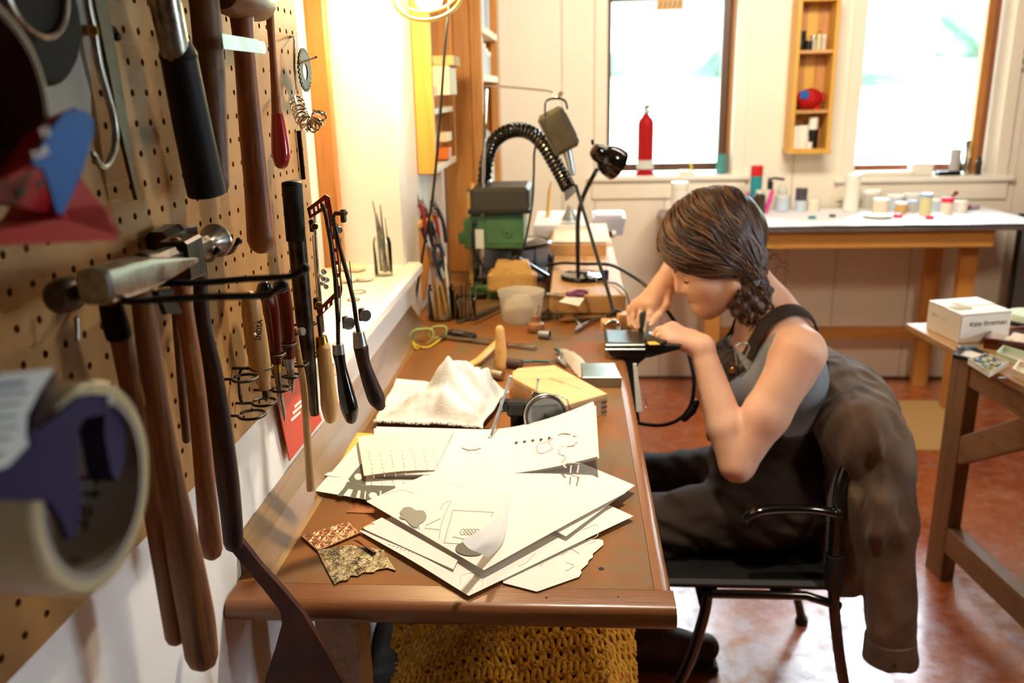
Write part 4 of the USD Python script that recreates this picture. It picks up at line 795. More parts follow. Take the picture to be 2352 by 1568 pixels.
# embossed copper and etched brass
K = [at(u, v, z=ZB+.004) for u, v in ((691, 1229), (800, 1196), (826, 1222), (729, 1263))]
t = thing('copper_plate', 'bright copper plate embossed with a star lattice', 'sheet metal', K[0])
n_, m_ = 90, 60; s, q = np.meshgrid(np.linspace(0, 1, n_), np.linspace(0, 1, m_), indexing='ij')
G = ((1-s)*(1-q))[..., None]*K[0]+(s*(1-q))[..., None]*K[1]+(s*q)[..., None]*K[2]+((1-s)*q)[..., None]*K[3]
a_, b_ = s*5.2, q*2.6
rib = np.zeros_like(s)
for ang in (0, PI/3, 2*PI/3): 
    w_ = a_*math.cos(ang)*1.0+b_*math.sin(ang)*1.0; rib = np.maximum(rib, np.exp(-((w_-np.round(w_))/.10)**2))
ring_ = np.hypot((a_ % 1)-.5, (b_ % .9)-.45); rib = np.maximum(rib, np.exp(-((ring_-.42)/.07)**2)*.9)
G = G.copy(); G[..., 2] += rib*.0013-.002
part(t, 'plate', sheet(G, .001), 'copper', smooth=True); part(t, 'edge', tube(np.array([K[0], K[3], K[2]])-[0, 0, .0026], .0009, 6), 'copper_edge')
pts = [(729, 1264), (762, 1258), (800, 1252), (838, 1256), (880, 1264), (892, 1284), (909, 1310), (890, 1304), (866, 1308), (858, 1314), (836, 1314), (822, 1322), (806, 1321), (798, 1332), (782, 1334), (768, 1341), (752, 1312), (740, 1288)]
t = thing('brass_plate', 'grey-gold etched brass plate with a torn lower edge', 'sheet metal', at(768, 1341, z=ZB+.001))
poly = sg.Polygon([tuple(at(u, v, z=ZB+.002)[:2]) for u, v in pts]); part(t, 'plate', prism(poly, .0016, (0, 0, ZB+.0008)), 'brass_etched', smooth=False)
bd = poly.bounds; k = 0
for _ in range(400):
    x, y = rng.uniform(bd[0], bd[2]), rng.uniform(bd[1], bd[3])
    if poly.buffer(-.003).contains(sg.Point(x, y)) and meshkit.noise(np.array([[x*70, y*70, 0.0]]), 4)[0] > .5:
        h = rng.uniform(0, PI); L = rng.uniform(.002, .005)
        P = [np.array([x+L*s_*math.cos(h+.5*s_*s_), y+L*s_*math.sin(h+.6*s_), ZB+.0024]) for s_ in np.linspace(-1, 1, 5)]
        if k == 0: acc = []
        acc.append(tube(P, .0006, 5)); k += 1
part(t, 'etched_relief', join(acc), 'brass_etched', kind='stuff')
def scrap(label, pts, lift):
    K = [at(u, v, z=ZB+.004) for u, v in pts]; s, q = np.meshgrid(np.linspace(0, 1, 10), np.linspace(0, 1, 8), indexing='ij')
    G = ((1-s)*(1-q))[..., None]*K[0]+(s*(1-q))[..., None]*K[1]+(s*q)[..., None]*K[2]+((1-s)*q)[..., None]*K[3]; G = G.copy(); G[..., 2] += lift*np.sin(3*s+2*q)
    single('copper_scrap', sheet(G, .0011), 'copper_dull', label, 'scrap metal', smooth=True)
scrap('curled copper scrap lying over the top of the etched brass plate', [(809, 1240), (836, 1252), (868, 1262), (858, 1273)], .003)
scrap('dark copper scrap between the copper plate and the papers', [(836, 1206), (866, 1208), (852, 1224), (832, 1218)], .004)
# rag
def rag():
    K = [at(u, v, z=ZB+.012) for u, v in ((862, 968), (1105, 984), (1168, 905), (912, 872))]; n, m = 70, 60
    s, q = np.meshgrid(np.linspace(0, 1, n), np.linspace(0, 1, m), indexing='ij')
    G = ((1-s)*(1-q))[..., None]*K[0]+(s*(1-q))[..., None]*K[1]+(s*q)[..., None]*K[2]+((1-s)*q)[..., None]*K[3]; G = G.copy()
    pk = at(1030, 822, y=1.43); X, Y = G[..., 0], G[..., 1]; hh = pk[2]-ZB-.012
    # ridge from the peak down to the right and to the front
    def ridge(p, r, wid): p, r = np.asarray(p), np.asarray(r); d = r-p; tt = np.clip(((X-p[0])*d[0]+(Y-p[1])*d[1])/(d@d), 0, 1); dist = np.hypot(X-p[0]-tt*d[0], Y-p[1]-tt*d[1]); return tt, np.exp(-(dist/wid)**1.15)
    rgt, lef, fr = at(1165, 886, z=ZB+.04)[:2], at(880, 950, z=ZB+.02)[:2], at(1010, 975, z=ZB+.02)[:2]; p2 = pk[:2]
    z = np.zeros_like(X)
    for tgt, wid, e, a in ((rgt, .045, .55, .95), (lef, .05, 1.0, .7), (fr, .035, .8, .8)):
        tt, w = ridge(p2, tgt, wid); z = np.maximum(z, hh*(1-e*tt)*w*a)
    tt, w = ridge(p2, p2+[.001, .001], .03); z = np.maximum(z, hh*w)
    N = np.stack([X*24, Y*24, X*0], -1); z += .014*(meshkit.fbm(N*1.3, 3, 5)-.4)*(.4+z/hh)+.006*np.sin(Y*160+X*70+4*meshkit.noise(N*.4, 2))*np.clip(z/hh*1.5, 0, 1)
    edge = np.minimum(np.minimum(s, 1-s), np.minimum(q, 1-q)); z = z*np.clip(edge/.10, .15, 1)
    G[..., 2] = ZB+.0135+np.maximum(z, 0)+.002*meshkit.noise(N*3, 7)
    G[..., :2] += .006*(np.stack([meshkit.noise(N*1.4, 8), meshkit.noise(N*1.4, 9)], -1)-.5)*(edge < .06)[..., None]
    return G
mottled('rag_cotton', 'b4b4a4', 'ebe8de', 14, rough=.9, bump=.35, bscale=420, lo=.3, hi=.55); mottled('board_dark', '3c2618', '523420', 9, rough=.6)
G = rag(); t = thing('rag', 'crumpled off-white cotton rag standing in a peak on the bench', 'cloth', G[0, 0])
part(t, 'cloth', sheet(G, .002), 'rag_cotton', smooth=True)
fr = []
e = G[:, 0]
for i in range(0, len(e), 1):
    p = e[i]; 
    for k in range(5): p2 = p+[rng.uniform(-.003, .003), .002, rng.uniform(-.001, .001)]; d = np.array([rng.uniform(-.004, .004), -rng.uniform(.002, .006), -rng.uniform(.0, .003)]); fr.append(tube(np.array([p2, p2+d*.5+[0, 0, .001], p2+d]), .0009, 5))
part(t, 'frayed_edge', join(fr), 'rag_cotton', kind='stuff')
A = [at(u, v, z=ZB+.009) for u, v in ((866, 968), (1100, 984), (1152, 915), (930, 890))]
single('thin_board', prism([(p[0], p[1]) for p in A], .0105, (0, 0, ZB+.0005)), 'board_dark', 'thin dark board lying under the rag', 'board')
# ================================================================== tools and jars further along the bench
plain('dark_metal', '2a2927', .35, .7); plain('face_grey', '8d9296', .35, .6); mottled('block_steel', '7d8478', '9aa192', 12, rough=.3, metal=.85); plain('handle_teal', '0f4a44', .3); plain('handle_tan', 'd2a75e', .45); wood('hammer_tan', 'd6aa62', 'b98a48', 'y', 18, rough=.4)
wood('box_wood_x', 'd8b27c', 'c49a62', 'x', 10, rough=.5); wood('box_side', 'c0966a', 'a67c52', 'x', 10, rough=.55); plain('joint_dark', '6a4a34', .6); plain('yellow_clear', 'd8c63a', .25); plain('lime_frame', 'b9d080', .25)
milky('tub_plastic', 'e9e4d8', .5, .3); milky('bag_plastic', 'e8e2d4', .6, .15); glassy('jar_glass', (.93, .95, .93), .02); mottled('cotton', 'e8e0d0', 'f6f1e6', 30, rough=.95)
plain('cork_brown', '8a5a34', .5); wood('bulb_wood', '9a6a42', '7a4e2c', 'z', 16, rough=.4); plain('purple', '6a2458', .4); plain('paper_white', 'f2ece0', .7); mottled('green_enamel', '3f6a44', '4c7a50', 8, rough=.35); plain('belt_grey', '35332f', .45); plain('black_gloss', '0b0a0a', .12, coat_weight=.6); plain('black_matt', '151413', .5)
mottled('pot_grey', '6a6f78', '7d828a', 5, rough=.4, metal=.3); plain('pot_inside', '1d1f22', .4); wood('plank_orange', 'c08038', 'a0662a', 'z', 9, rough=.45); plain('red_grip', '8a1c20', .35); plain('blue_grip', '24385a', .4); mottled('motor_metal', '77705e', '8c8570', 20, rough=.35, metal=.85); plain('wool', '5a4a38', .8); plain('file_metal', '6a6a58', .4, .7); plain('bulb_glow_off', 'f4f0e0', .3)
def std(u, v, z=ZB): return at(u, v, z=z)
def pt(u, v, b): return at(u, v, y=b[1])          # same distance as the base point b
def wid(px, b): return px*depth(b)/FPX            # metres for a photographed width at b
ZP = ZB+.05
# vise clamp on the bench
b = std(1258, 1004, ZB+.0); c = pt(1254, 955, b)
t = thing('ball_vise', 'small dark engraving vise with a round grey face and ball-ended levers', 'vise', (c[0], c[1], ZB))
ax = unit(np.array([.25, -1, .12])); R0 = wid(49, b)
part(t, 'body', lathe([(R0*.5, -.052), (R0*.75, -.045), (R0*.98, -.02), (R0, -.008), (R0*.96, -.002), (R0*.9, 0), (0, 0)], c, ax, 40), 'steel_dark'); part(t, 'rim', torus(c-ax*.004, R0*.985, .0016, ax, 40, 8), 'zinc')
part(t, 'face_plate', lathe([(0, 0), (R0*.86, 0), (R0*.86, .002), (0, .002)], c, ax, 36), 'face_grey'); f = frame(ax, (0, 0, 1))
part(t, 'face_pad', prism(sg.box(-R0*.55, -R0*.5, R0*.62, R0*.5).buffer(.002), .003, c+ax*.002, f[1], f[0]), 'face_grey'); part(t, 'centre_bolt', cyl(c+ax*.002, c+ax*.007, .0042, 14, .001), 'dark_metal')
q = pt(1185, 950, b)+[0, .03, 0]; part(t, 'jaw', join(box(q, (.034, .03, .026), .004), box(q+[-.02, .0, .004], (.018, .024, .018), .003), cyl(q+[.0, .0, -.012], q+[0, 0, -.05], .012, 18)), 'dark_metal')
part(t, 'hub_ring', torus(q+[-.026, -.004, .003], .009, .0025, (1, .2, 0), 24, 8), 'steel')
a1, a2 = pt(1170, 880, b)+[0, .03, 0], at(1126, 1006, z=ZB+.014); part(t, 'long_lever', cyl(a1, a2, .0026, 10), 'zinc'); 
for e in (a1, a2): part(t, 'lever_ball', ball(e, .0042), 'zinc')
a1, a2 = pt(1235, 880, b)+[0, .02, 0], pt(1229, 915, b)+[0, .02, 0]; part(t, 'short_lever', cyl(a1, a2, .0018, 10), 'chrome'); part(t, 'lever_ball', ball(a1, .0035), 'chrome'); part(t, 'lever_collar', cyl(a2+[-.006, 0, .002], a2+[.008, 0, -.002], .0045, 14, .001), 'chrome')
a1, a2 = pt(1288, 958, b), pt(1336, 975, b); part(t, 'spindle', join(cyl(a1, a2, .0045, 14, .001), cyl(a2, a2+unit(a2-a1)*.006, .007, 14, .001)), 'zinc')
a1 = pt(1300, 915, b); part(t, 'cable', tube(smooth_path([a1+[-.02, .02, 0], a1, pt(1310, 940, b), pt(1335, 962, b)], 6), .0014, 8), 'zinc')
# wooden box
h = .040; A = [at(u, v, z=ZB+h) for u, v in ((1178, 852), (1190, 845), (1274, 838), (1395, 903), (1298, 930), (1176, 866))]
t = thing('wooden_box', 'pale wooden box with a lid and finger-jointed corners, lying across the bench', 'box', (A[4][0], A[4][1], ZB))
poly = sg.Polygon([(p[0], p[1]) for p in A]); part(t, 'lid', prism(poly, .010, (0, 0, ZB+h-.010), bev=.0012), 'box_wood_x'); bp = part(t, 'body', prism(poly.buffer(-.0008), h-.011, (0, 0, ZB), bev=.0008), 'box_side')
e0, e1 = A[3], A[4]; d = unit(e0-e1)
nn = unit(np.cross(d, (0, 0, 1)));
for k in range(3): part(t, 'finger_joint', box(e0-d*.007+nn*.0004+[0, 0, -h+.006+k*.0095], (.011, .0012, .0045), 0, frame((0, 0, 1), d)), 'joint_dark', parent=bp)
for k in range(2): z = ZB+h+.0002; part(t, 'engraved_line', beam(at(1262+k*24, 868+k*6, z=z), at(1295+k*40, 880+k*14, z=z), .0022, .0004, .0001), 'joint_dark' if k == 0 else 'box_side')
# steel block
A = [at(u, v, z=ZB+.022) for u, v in ((1334, 833), (1412, 833), (1428, 866), (1338, 866))]
single('bench_block', prism([(p[0], p[1]) for p in A], .022, (0, 0, ZB), bev=.001), 'block_steel', 'square grey-green steel bench block beside the wooden box', 'block')
# pliers
def pliers(label, g1, g2, joint, tip, z, mat, r=.0042):
    J = at(*joint, z=z); t = thing('pliers', label, 'pliers', (J[0], J[1], ZB), None)
    for g in (g1, g2): 
        P = smooth_path([at(u, v, z=z+(.004 if g is g2 else 0)) for u, v in g], 6); part(t, 'grip', tube(P, r, 12, flat=.8, round_ends=True), mat); part(t, 'arm', tube(np.array([P[-1], J*.6+P[-1]*.4, J]), .0032, 8), 'steel')
    T1 = at(*tip, z=z); part(t, 'joint', cyl(J-[0, 0, .005], J+[0, 0, .005], .0065, 18, .001), 'steel'); d = unit(T1-J); s = np.cross(d, (0, 0, 1))
    for k in (-1, 1): part(t, 'jaw', tube(np.array([J+s*k*.003, J*.5+T1*.5+s*k*.0028, T1+s*k*.001]), [.0045, .0035, .0012], 8), 'steel')
pliers('pliers with dark teal handles lying behind the wooden box', [(1192, 831), (1225, 829), (1258, 831)], [(1276, 801), (1284, 806), (1288, 812)], (1284, 824), (1300, 840), ZB+.008, 'handle_teal')
pliers('small teal-handled pliers beside the wood clamp, jaws toward the camera', [(1384, 722), (1368, 732), (1350, 740)], [(1322, 728), (1324, 736), (1328, 742)], (1334, 748), (1320, 760), ZB+.008, 'handle_teal', .0036)
single('plastic_bag', disp(sheet(smooth_bag := quad_sheet([(1276, 806), (1300, 808), (1392, 880), (1330, 872)], lambda s, t: .018*np.sin(PI*np.clip(s, 0, 1))*np.sin(PI*t)+.006, 20, 30), .0006), .004, 60, 4), 'bag_plastic', 'crinkled clear plastic bag leaning between the wooden box and the steel block', 'bag', smooth=True)
# hammers on the bench
h0, h1 = at(1080, 838, z=ZB+.012), at(1142, 786, z=ZB+.022)
t = thing('bench_hammer', 'hammer lying on the bench with a curved tan handle and bright steel head', 'hammer', (h0[0], h0[1], ZB))
part(t, 'handle', tube(smooth_path([h0, at(1100, 826, z=ZB+.014), at(1124, 803, z=ZB+.018), h1], 6), .0085, 14, flat=.7, round_ends=True), 'hammer_tan')
k = at(1097, 851, z=ZB+.012); e = at(1180, 866, z=ZB+.012); ax = unit(e-k)
part(t, 'head', lathe([(0, -.012), (.008, -.010), (.0105, -.002), (.009, .006), (.005, .010), (.006, .016), (.009, .019), (.009, .026), (.006, .03), (.0095, .034), (.0095, .062), (0, .064)], k-[0, 0, .001], ax, 24), 'steel'); 
t = thing('upright_hammer', 'hammer standing on its head with a straight tan handle pointing up', 'hammer', std(1151, 848))
b = std(1151, 846); part(t, 'handle', limb([(1151, 842, 28), (1150, 800, 26), (1148, 756, 20)], y=b[1], flat=.7), 'hammer_tan'); part(t, 'head', join(cyl(b+[-.012, .012, .012], b+[.045, -.004, .011], .0105, 20, .002)), 'board_dark')
# caliper
z = ZB+.008; a, b = at(1032, 763, z=z), at(1232, 797, z=z)
t = thing('caliper', 'digital caliper with a dark slider and a long thin bar', 'caliper', (a[0], a[1], ZB))
part(t, 'bar', beam(at(1012, 771, z=z), b, .013, .0035, .0004), 'steel'); sp_ = part(t, 'slider', beam(a, at(1089, 774, z=z), .026, .013, .003), 'black_matt'); part(t, 'screen', beam(at(1040, 760, z=z+.007), at(1064, 764, z=z+.007), .010, .001, .0002), 'face_grey', parent=sp_)
part(t, 'button', ball(at(1050, 764, z=z+.008), .0028), 'red_grip', parent=sp_); part(t, 'red_mark', ball(at(1163, 789, z=z+.003), .0038), 'tape_red')
for d in ((1012, 782), (1022, 768)): part(t, 'jaw', tube(np.array([at(1020, 771, z=z), at(*d, z=z-.001)]), [.004, .001], 8), 'steel')
# glasses
z = ZB+.018; t = thing('safety_glasses', 'yellow-green framed glasses lying folded near the sloping back board', 'glasses', std(985, 790))
for u, v, ru, rv in ((968, 772, 27, 17), (1006, 762, 20, 13)):
    P = [at(u+ru*(abs(math.cos(s))**.7)*np.sign(math.cos(s)), v+rv*(abs(math.sin(s))**.7)*np.sign(math.sin(s))-.16*ru*math.cos(s), y=at(u, v+14, z=ZB)[1]) for s in np.linspace(0, 2*PI, 26, endpoint=False)]
    rp = part(t, 'lens_rim', tube(np.array(P), .0022, 8, closed=True), 'lime_frame'); c = np.mean(P, 0); V = np.vstack([P, c]); n = len(P); part(t, 'lens', sheet(np.stack([np.array(P+[P[0]]), np.array(P+[P[0]])*.02+c*.98], 1), .0008), 'jar_glass', parent=rp)
for p in ([(946, 782), (960, 795), (985, 797), (1010, 780), (1028, 770)], [(948, 788), (955, 800), (960, 800)]): part(t, 'temple', tube(smooth_path([at(u, v, z=ZB+.004) for u, v in p], 5), .0022, 8, round_ends=True), 'yellow_clear')
# tub with cotton
b = std(1196, 744); r0, r1 = wid(45, b), wid(53, b); hh = pt(1196, 672, b)[2]-ZB-.004; b = b+[0, r0*.8, 0]
t = thing('plastic_tub', 'clear plastic tub half filled with white cotton', 'tub', b)
part(t, 'tub', lathe([(0, 0), (r0, 0), (r0+.001, .002), (r1-.002, hh*.85), (r1+.001, hh*.86), (r1+.001, hh*.97), (r1+.002, hh), (r1, hh), (r1-.0006, hh*.97), (r1-.0035, hh*.85), (r0-.001, .003), (0, .003)], b, n=40), 'tub_plastic', label='clear plastic tub with a rim')
part(t, 'cotton', disp(ball(b+[0, 0, hh*.36], r0*.92, 4, (1, 1, .78)), .008, 60, 3), 'cotton', smooth=True, kind='stuff', label='white cotton filling')
# flux bottle, film cap, wool
b = std(1231, 762); r = wid(20, b); t = thing('bulb_bottle', 'small brown bulb-shaped bottle with a needle standing in its neck', 'bottle', b)
part(t, 'body', lathe([(0, 0), (r*.8, 0), (r, .006), (r*1.02, .014), (r*.9, .021), (r*.5, .026), (r*.42, .03), (r*.46, .04), (0, .04)], b, n=26), 'bulb_wood'); part(t, 'needle', cyl(b+[.003, 0, .04], pt(1238, 700, b), .0009, 6), 'steel')
b = std(1252, 780); t = thing('thimble_cap', 'small grey cap lying on its side in front of the bulb bottle', 'cap', b); ax = unit((1, -.35, .05)); part(t, 'cap', lathe([(0, -.016), (.009, -.016), (.0105, -.012), (.0105, .012), (.0095, .012), (.009, -.012), (0, -.012)], b+[0, .006, .0105], ax, 22), 'face_grey')
mm = []
for k in range(26): a = rng.uniform(0, 2*PI); q = std(1266+rng.uniform(-22, 24), 728+rng.uniform(-16, 8)); d = np.array([math.cos(a), math.sin(a), rng.uniform(.2, 1.4)])*.010; mm.append(tube(np.array([q+[0, 0, .004], q+d*.6+[0, 0, .006], q+d+[0, 0, .004]]), [.0045, .005, .0025], 7))
single('dark_scraps', join(mm), 'wool', 'small heap of dark curled metal scraps behind the bulb bottle', 'scraps', kind='stuff')
t = thing('burnisher', 'brown wooden handled burnisher lying behind the small teal pliers', 'tool', std(1330, 736)); part(t, 'handle', tube(np.array([std(1284, 736, ZB+.008), std(1300, 735, ZB+.008), std(1345, 731, ZB+.008), std(1386, 728, ZB+.008)]), [.003, .006, .0055, .003], 12, round_ends=True), 'bulb_wood')
t = thing('flat_file', 'flat grey-green file lying left of the clear tub', 'file', std(1100, 720)); part(t, 'blade', beam(std(1052, 740, ZB+.004), std(1146, 702, ZB+.004), .014, .004, .0008), 'file_metal'); part(t, 'tang', beam(std(1146, 702, ZB+.004), std(1162, 695, ZB+.004), .005, .003, .0008), 'file_metal')
t = thing('flat_file', 'narrow dark file lying against the flat grey-green one', 'file', std(1110, 722)); part(t, 'blade', beam(std(1088, 736, ZB+.011), std(1148, 708, ZB+.011), .008, .004, .0008), 'dark_metal'); part(t, 'tang', beam(std(1148, 708, ZB+.011), std(1160, 702, ZB+.011), .004, .003, .0008), 'dark_metal')
# scissors and paper on the platform
z = ZP+.004; t = thing('scissors', 'scissors with purple handles on the pale platform', 'scissors', at(1310, 675, z=ZP))
for k, (u, v) in enumerate(((1322, 677), (1332, 670))): c = at(u, v, z=z); part(t, 'handle', tube(np.array([c+[.018*math.cos(s), .013*math.sin(s), 0] for s in np.linspace(0, 2*PI, 22, endpoint=False)]), .004, 9, closed=True), 'purple')
for k in range(2): part(t, 'blade', beam(at(1302, 674+k*3, z=z), at(1256, 673+k*2, z=z), .008, .0018, .0003), 'steel'); part(t, 'shank', tube(np.array([at(1316, 673+k*3, z=z), at(1300, 674+k*2, z=z)]), .004, 9), 'purple')
A = [at(u, v, z=ZP+.0006) for u, v in ((1284, 693), (1300, 682), (1342, 685), (1330, 703))]; single('paper_slip', prism([(p[0], p[1]) for p in A], .0012, (0, 0, ZP+.0006)), 'paper_white', 'white slip of paper in front of the purple scissors', 'paper')
# jars of brushes and tools
def jar(name, label, u, v, w, vtop, sticks, x=1.0):
    b = std(u, v); r = wid(w/2, b); b = b+[0, r*.7, 0]; hh = pt(u, vtop, b)[2]-ZB; t = thing(name, label, 'jar', b)
    part(t, 'glass', lathe([(0, 0), (r*.92, 0), (r, .003), (r, hh*.86), (r*.9, hh*.92), (r*.92, hh), (r*.86, hh), (r*.84, hh*.92), (r*.94, hh*.85), (r*.94, .004), (0, .004)], b, n=30), 'jar_glass', label='clear glass jar')
    for (u0, v0, u1, v1, rr, mat, kind) in sticks:
        p, q = pt(u0, v0, b), pt(u1, v1, b); 
        if kind == 'brush':
            m = p*.25+q*.75; bp = part(t, 'brush', join(tube(np.array([p, p*.5+q*.5, m]), [rr, rr*1.15, rr*.7], 9)), mat); part(t, 'bristles', tube(np.array([m, m*.5+q*.5, q]), [rr*.9, rr*1.2, rr*.4], 9), 'wool', parent=bp)
        else: part(t, 'tool', tube(np.array([p, p*.4+q*.6, q]), [rr, rr*.9, rr*.45], 9, round_ends=True), mat)
    return t
jar('brush_jar', 'glass jar of wooden-handled brushes by the tool rack', 1012, 738, 62, 655, [(1000, 732, 990, 625, .0045, 'handle_tan', 's'), (1012, 734, 1002, 640, .0045, 'handle_tan', 's'), (1030, 734, 1012, 648, .004, 'handle_tan', 's'), (1036, 732, 1022, 590, .004, 'gloss_white', 's'), (1005, 734, 988, 600, .0035, 'bulb_wood', 's'), (1028, 735, 1034, 618, .0035, 'jar_glass', 's')])
jar('tool_jar', 'smaller glass jar full of dark steel burs and tools', 1068, 737, 48, 678, [(1054+k*5, 734, 1050+k*8+rng.uniform(-4, 4), 645+rng.uniform(0, 22), .0022, 'dark_metal' if k % 2 else 'steel', 's') for k in range(7)])
# wooden tool rack with pliers
b = std(958, 700); t = thing('tool_rack', 'orange wooden pliers rack leaning on the wall under the cupboard', 'rack', b)
yy = 2.22; A = [at(u, v, y=yy) for u, v in ((932, 690), (930, 452), (936, 450), (948, 470), (962, 520), (978, 580), (985, 605), (975, 690))]
part(t, 'side_board', prism([(p[0], p[2]) for p in A], .02, (0, yy+.02, 0), (1, 0, 0), (0, 0, 1), bev=.002), 'plank_orange')
part(t, 'peg_rail', beam(at(952, 522, y=yy-.01), at(1004, 492, y=yy+.10), .016, .016, .002), 'handle_tan'); part(t, 'back_rail', beam(at(950, 560, y=yy+.02)+[-.01, 0, 0], at(1010, 600, y=yy+.24), .02, .04, .002), 'plank_orange')
def hung(label, u, v, mat, L=.075, dy=0.0, dx=0.0, sp=.012):
    p = at(u, v, y=2.235+dy); t = thing('hanging_pliers', label, 'pliers', p, 'pliers on the wooden rack')
    for k in (-1, 1): part(t, 'grip', tube(smooth_path([p+[dx+k*.004, 0, -.0], p+[dx*.5+k*sp, 0, -L*.4+.0], p+[k*sp*.7+L*.1, -.002, -L]], 5), .0052, 10, round_ends=True), mat)
    part(t, 'joint', cyl(p+[dx, -.007, .008], p+[dx, .007, .008], .008, 14, .001), 'steel'); part(t, 'jaw', tube(np.array([p+[dx, 0, .008], p+[dx-.006, 0, .04]]), [.006, .002], 9), 'steel')
hung('pliers with dark red grips, leftmost on the wooden rack', 962, 470, 'red_grip'); hung('black-gripped pliers on the wooden rack beside the leftmost dark red ones', 976, 490, 'black_matt', dy=.03); hung('bright red-gripped pliers in the middle of the wooden rack', 992, 495, 'red_grip', .085, .05, .004)
hung('black-gripped pliers angled out to the right on the wooden rack', 1004, 478, 'black_matt', .09, .07, -.004, .016); hung('blue-gripped pliers hanging lowest on the wooden rack', 1006, 560, 'blue_grip', .07, .03); hung('teal-gripped pliers lowest at the right end of the wooden rack', 1016, 598, 'handle_teal', .06, .05)
# ================================================================== drill press, pot, lamp, flexible shaft machine, fume hose
b = std(1105, 684); by = b[1]; q = lambda u, v: pt(u, v, b)
t = thing('drill_press', 'small green bench drill press with a dark belt cover', 'drill press', b)
def facebox(u0, u1, v0, v1, y0, y1, bev=.003):
    a, c = at(u0, v0, y=y0), at(u1, v1, y=y0); return bx(a[0], c[0], y0, y1, c[2], a[2], bev)
part(t, 'base', facebox(1088, 1162, 655, 688, by, by+.16, .006), 'green_enamel'); part(t, 'column', cyl([q(1078, 600)[0], by+.12, ZB], [q(1078, 600)[0], by+.12, q(1078, 445)[2]], .016, 22), 'steel')
part(t, 'rack_strip', bx(q(1072, 600)[0]-.004, q(1072, 600)[0]+.006, by+.09, by+.10, ZB+.02, q(1080, 450)[2]), 'handle_tan')
hp_ = part(t, 'head', join(facebox(1078, 1204, 492, 572, by+.0, by+.17, .006), facebox(1064, 1084, 505, 572, by+.02, by+.12, .004), facebox(1052, 1068, 535, 560, by+.03, by+.07, .003)), 'green_enamel')
part(t, 'head_panel', facebox(1114, 1203, 500, 560, by-.003, by+.01, .002), 'green_enamel', parent=hp_); part(t, 'boss', lathe([(0, 0), (.012, 0), (.013, .003), (.009, .004), (0, .004)], q(1166, 535)-[0, .007, 0], (0, 1, 0), 22), 'green_enamel'); part(t, 'key_hole', cyl(q(1164, 535)-[0, .009, 0], q(1164, 535), .0035, 10), 'black_matt')
part(t, 'belt_cover', facebox(1078, 1216, 432, 488, by-.02, by+.17, .010), 'belt_grey'); part(t, 'cover_lip', facebox(1074, 1217, 482, 491, by-.022, by+.172, .002), 'black_matt')
part(t, 'side_strap', bx(q(1070, 0)[0]-.003, q(1076, 0)[0], by-.004, by, q(0, 490)[2], q(0, 436)[2]), 'handle_tan')
part(t, 'spec_plate', facebox(1091, 1112, 527, 571, by-.005, by-.003, .0008), 'label_white', parent=hp_); part(t, 'cord', tube(smooth_path([q(1088, 510), q(1086, 540)-[0, .01, 0], q(1090, 575)-[0, .01, 0], q(1105, 605), q(1120, 632)], 6), .004, 8), 'black_matt')
part(t, 'knob', ball(q(1090, 512)-[0, .006, 0], .008), 'black_matt')
part(t, 'chuck', lathe([(.004, -.05), (.010, -.045), (.016, -.02), (.016, 0), (.012, .012), (.02, .018), (.02, .03), (0, .03)], q(1184, 580)+[0, .05, 0], (0, 0, 1), 22), 'dark_metal')
part(t, 'table', facebox(1095, 1255, 636, 648, by-.0, by+.14, .003), 'black_matt'); part(t, 'feed_handle', join(tube(np.array([q(1184, 590), q(1130, 630)]), .006, 9, round_ends=True), tube(np.array([q(1184, 590), q(1258, 634)]), .006, 9, round_ends=True)), 'black_gloss', label='black three-armed feed handle')
part(t, 'foot', facebox(1075, 1095, 660, 690, by-.03, by+.02, .004), 'green_enamel'); part(t, 'screw', join(cyl(q(1080, 655)-[0, .02, 0], q(1080, 645)-[0, .02, 0], .006, 12), ball(q(1086, 652)-[0, .03, 0], .006)), 'brass')
y0 = by-.05
t = thing('wood_block', 'pale stepped wooden block on the drill press base', 'block', at(1180, 680, y=y0)); part(t, 'lower_block', facebox(1118, 1232, 628, 672, y0, y0+.08, .008), 'hammer_tan')
a, c = at(1130, 632, y=y0), at(1214, 604, y=y0); part(t, 'upper_block', xf(hull([(a[0], y0, a[2]), (c[0]+.01, y0, a[2]), (a[0]+.012, y0+.01, c[2]), (c[0]-.004, y0+.01, c[2]), (a[0], y0+.07, a[2]), (c[0]+.01, y0+.07, a[2]), (a[0]+.012, y0+.06, c[2]), (c[0]-.004, y0+.06, c[2])])), 'hammer_tan')
# grey pot
yy = 2.66; a, c = at(1098, 560, y=yy), at(1264, 560, y=yy); r = (c[0]-a[0])/2; cx = (a[0]+c[0])/2; zt = at(1180, 556, y=yy)[2]; cc = np.array([cx, yy, ZB])
t = thing('grey_pot', 'large round grey pot with a black rim behind the drill press', 'pot', cc)
part(t, 'pot', lathe([(0, 0), (r*.9, 0), (r*.95, .008), (r, zt-ZB-.01), (r*1.0, zt-ZB), (r*.97, zt-ZB), (r*.92, .02), (0, .02)], cc, n=44), 'pot_grey'); part(t, 'rim', torus(cc+[0, 0, zt-ZB], r, .007, n=44), 'black_gloss'); part(t, 'lid', lathe([(r*.97, zt-ZB+.001), (r*.6, zt-ZB+.016), (0, zt-ZB+.02)], cc, n=44), 'jar_glass')
part(t, 'lug', ball(cc+[r, -.02, .06], .012), 'black_matt'); part(t, 'seam', bx(cx+r*.6, cx+r*.64, yy-r*.81, yy-r*.77, ZB+.01, zt), 'steel')
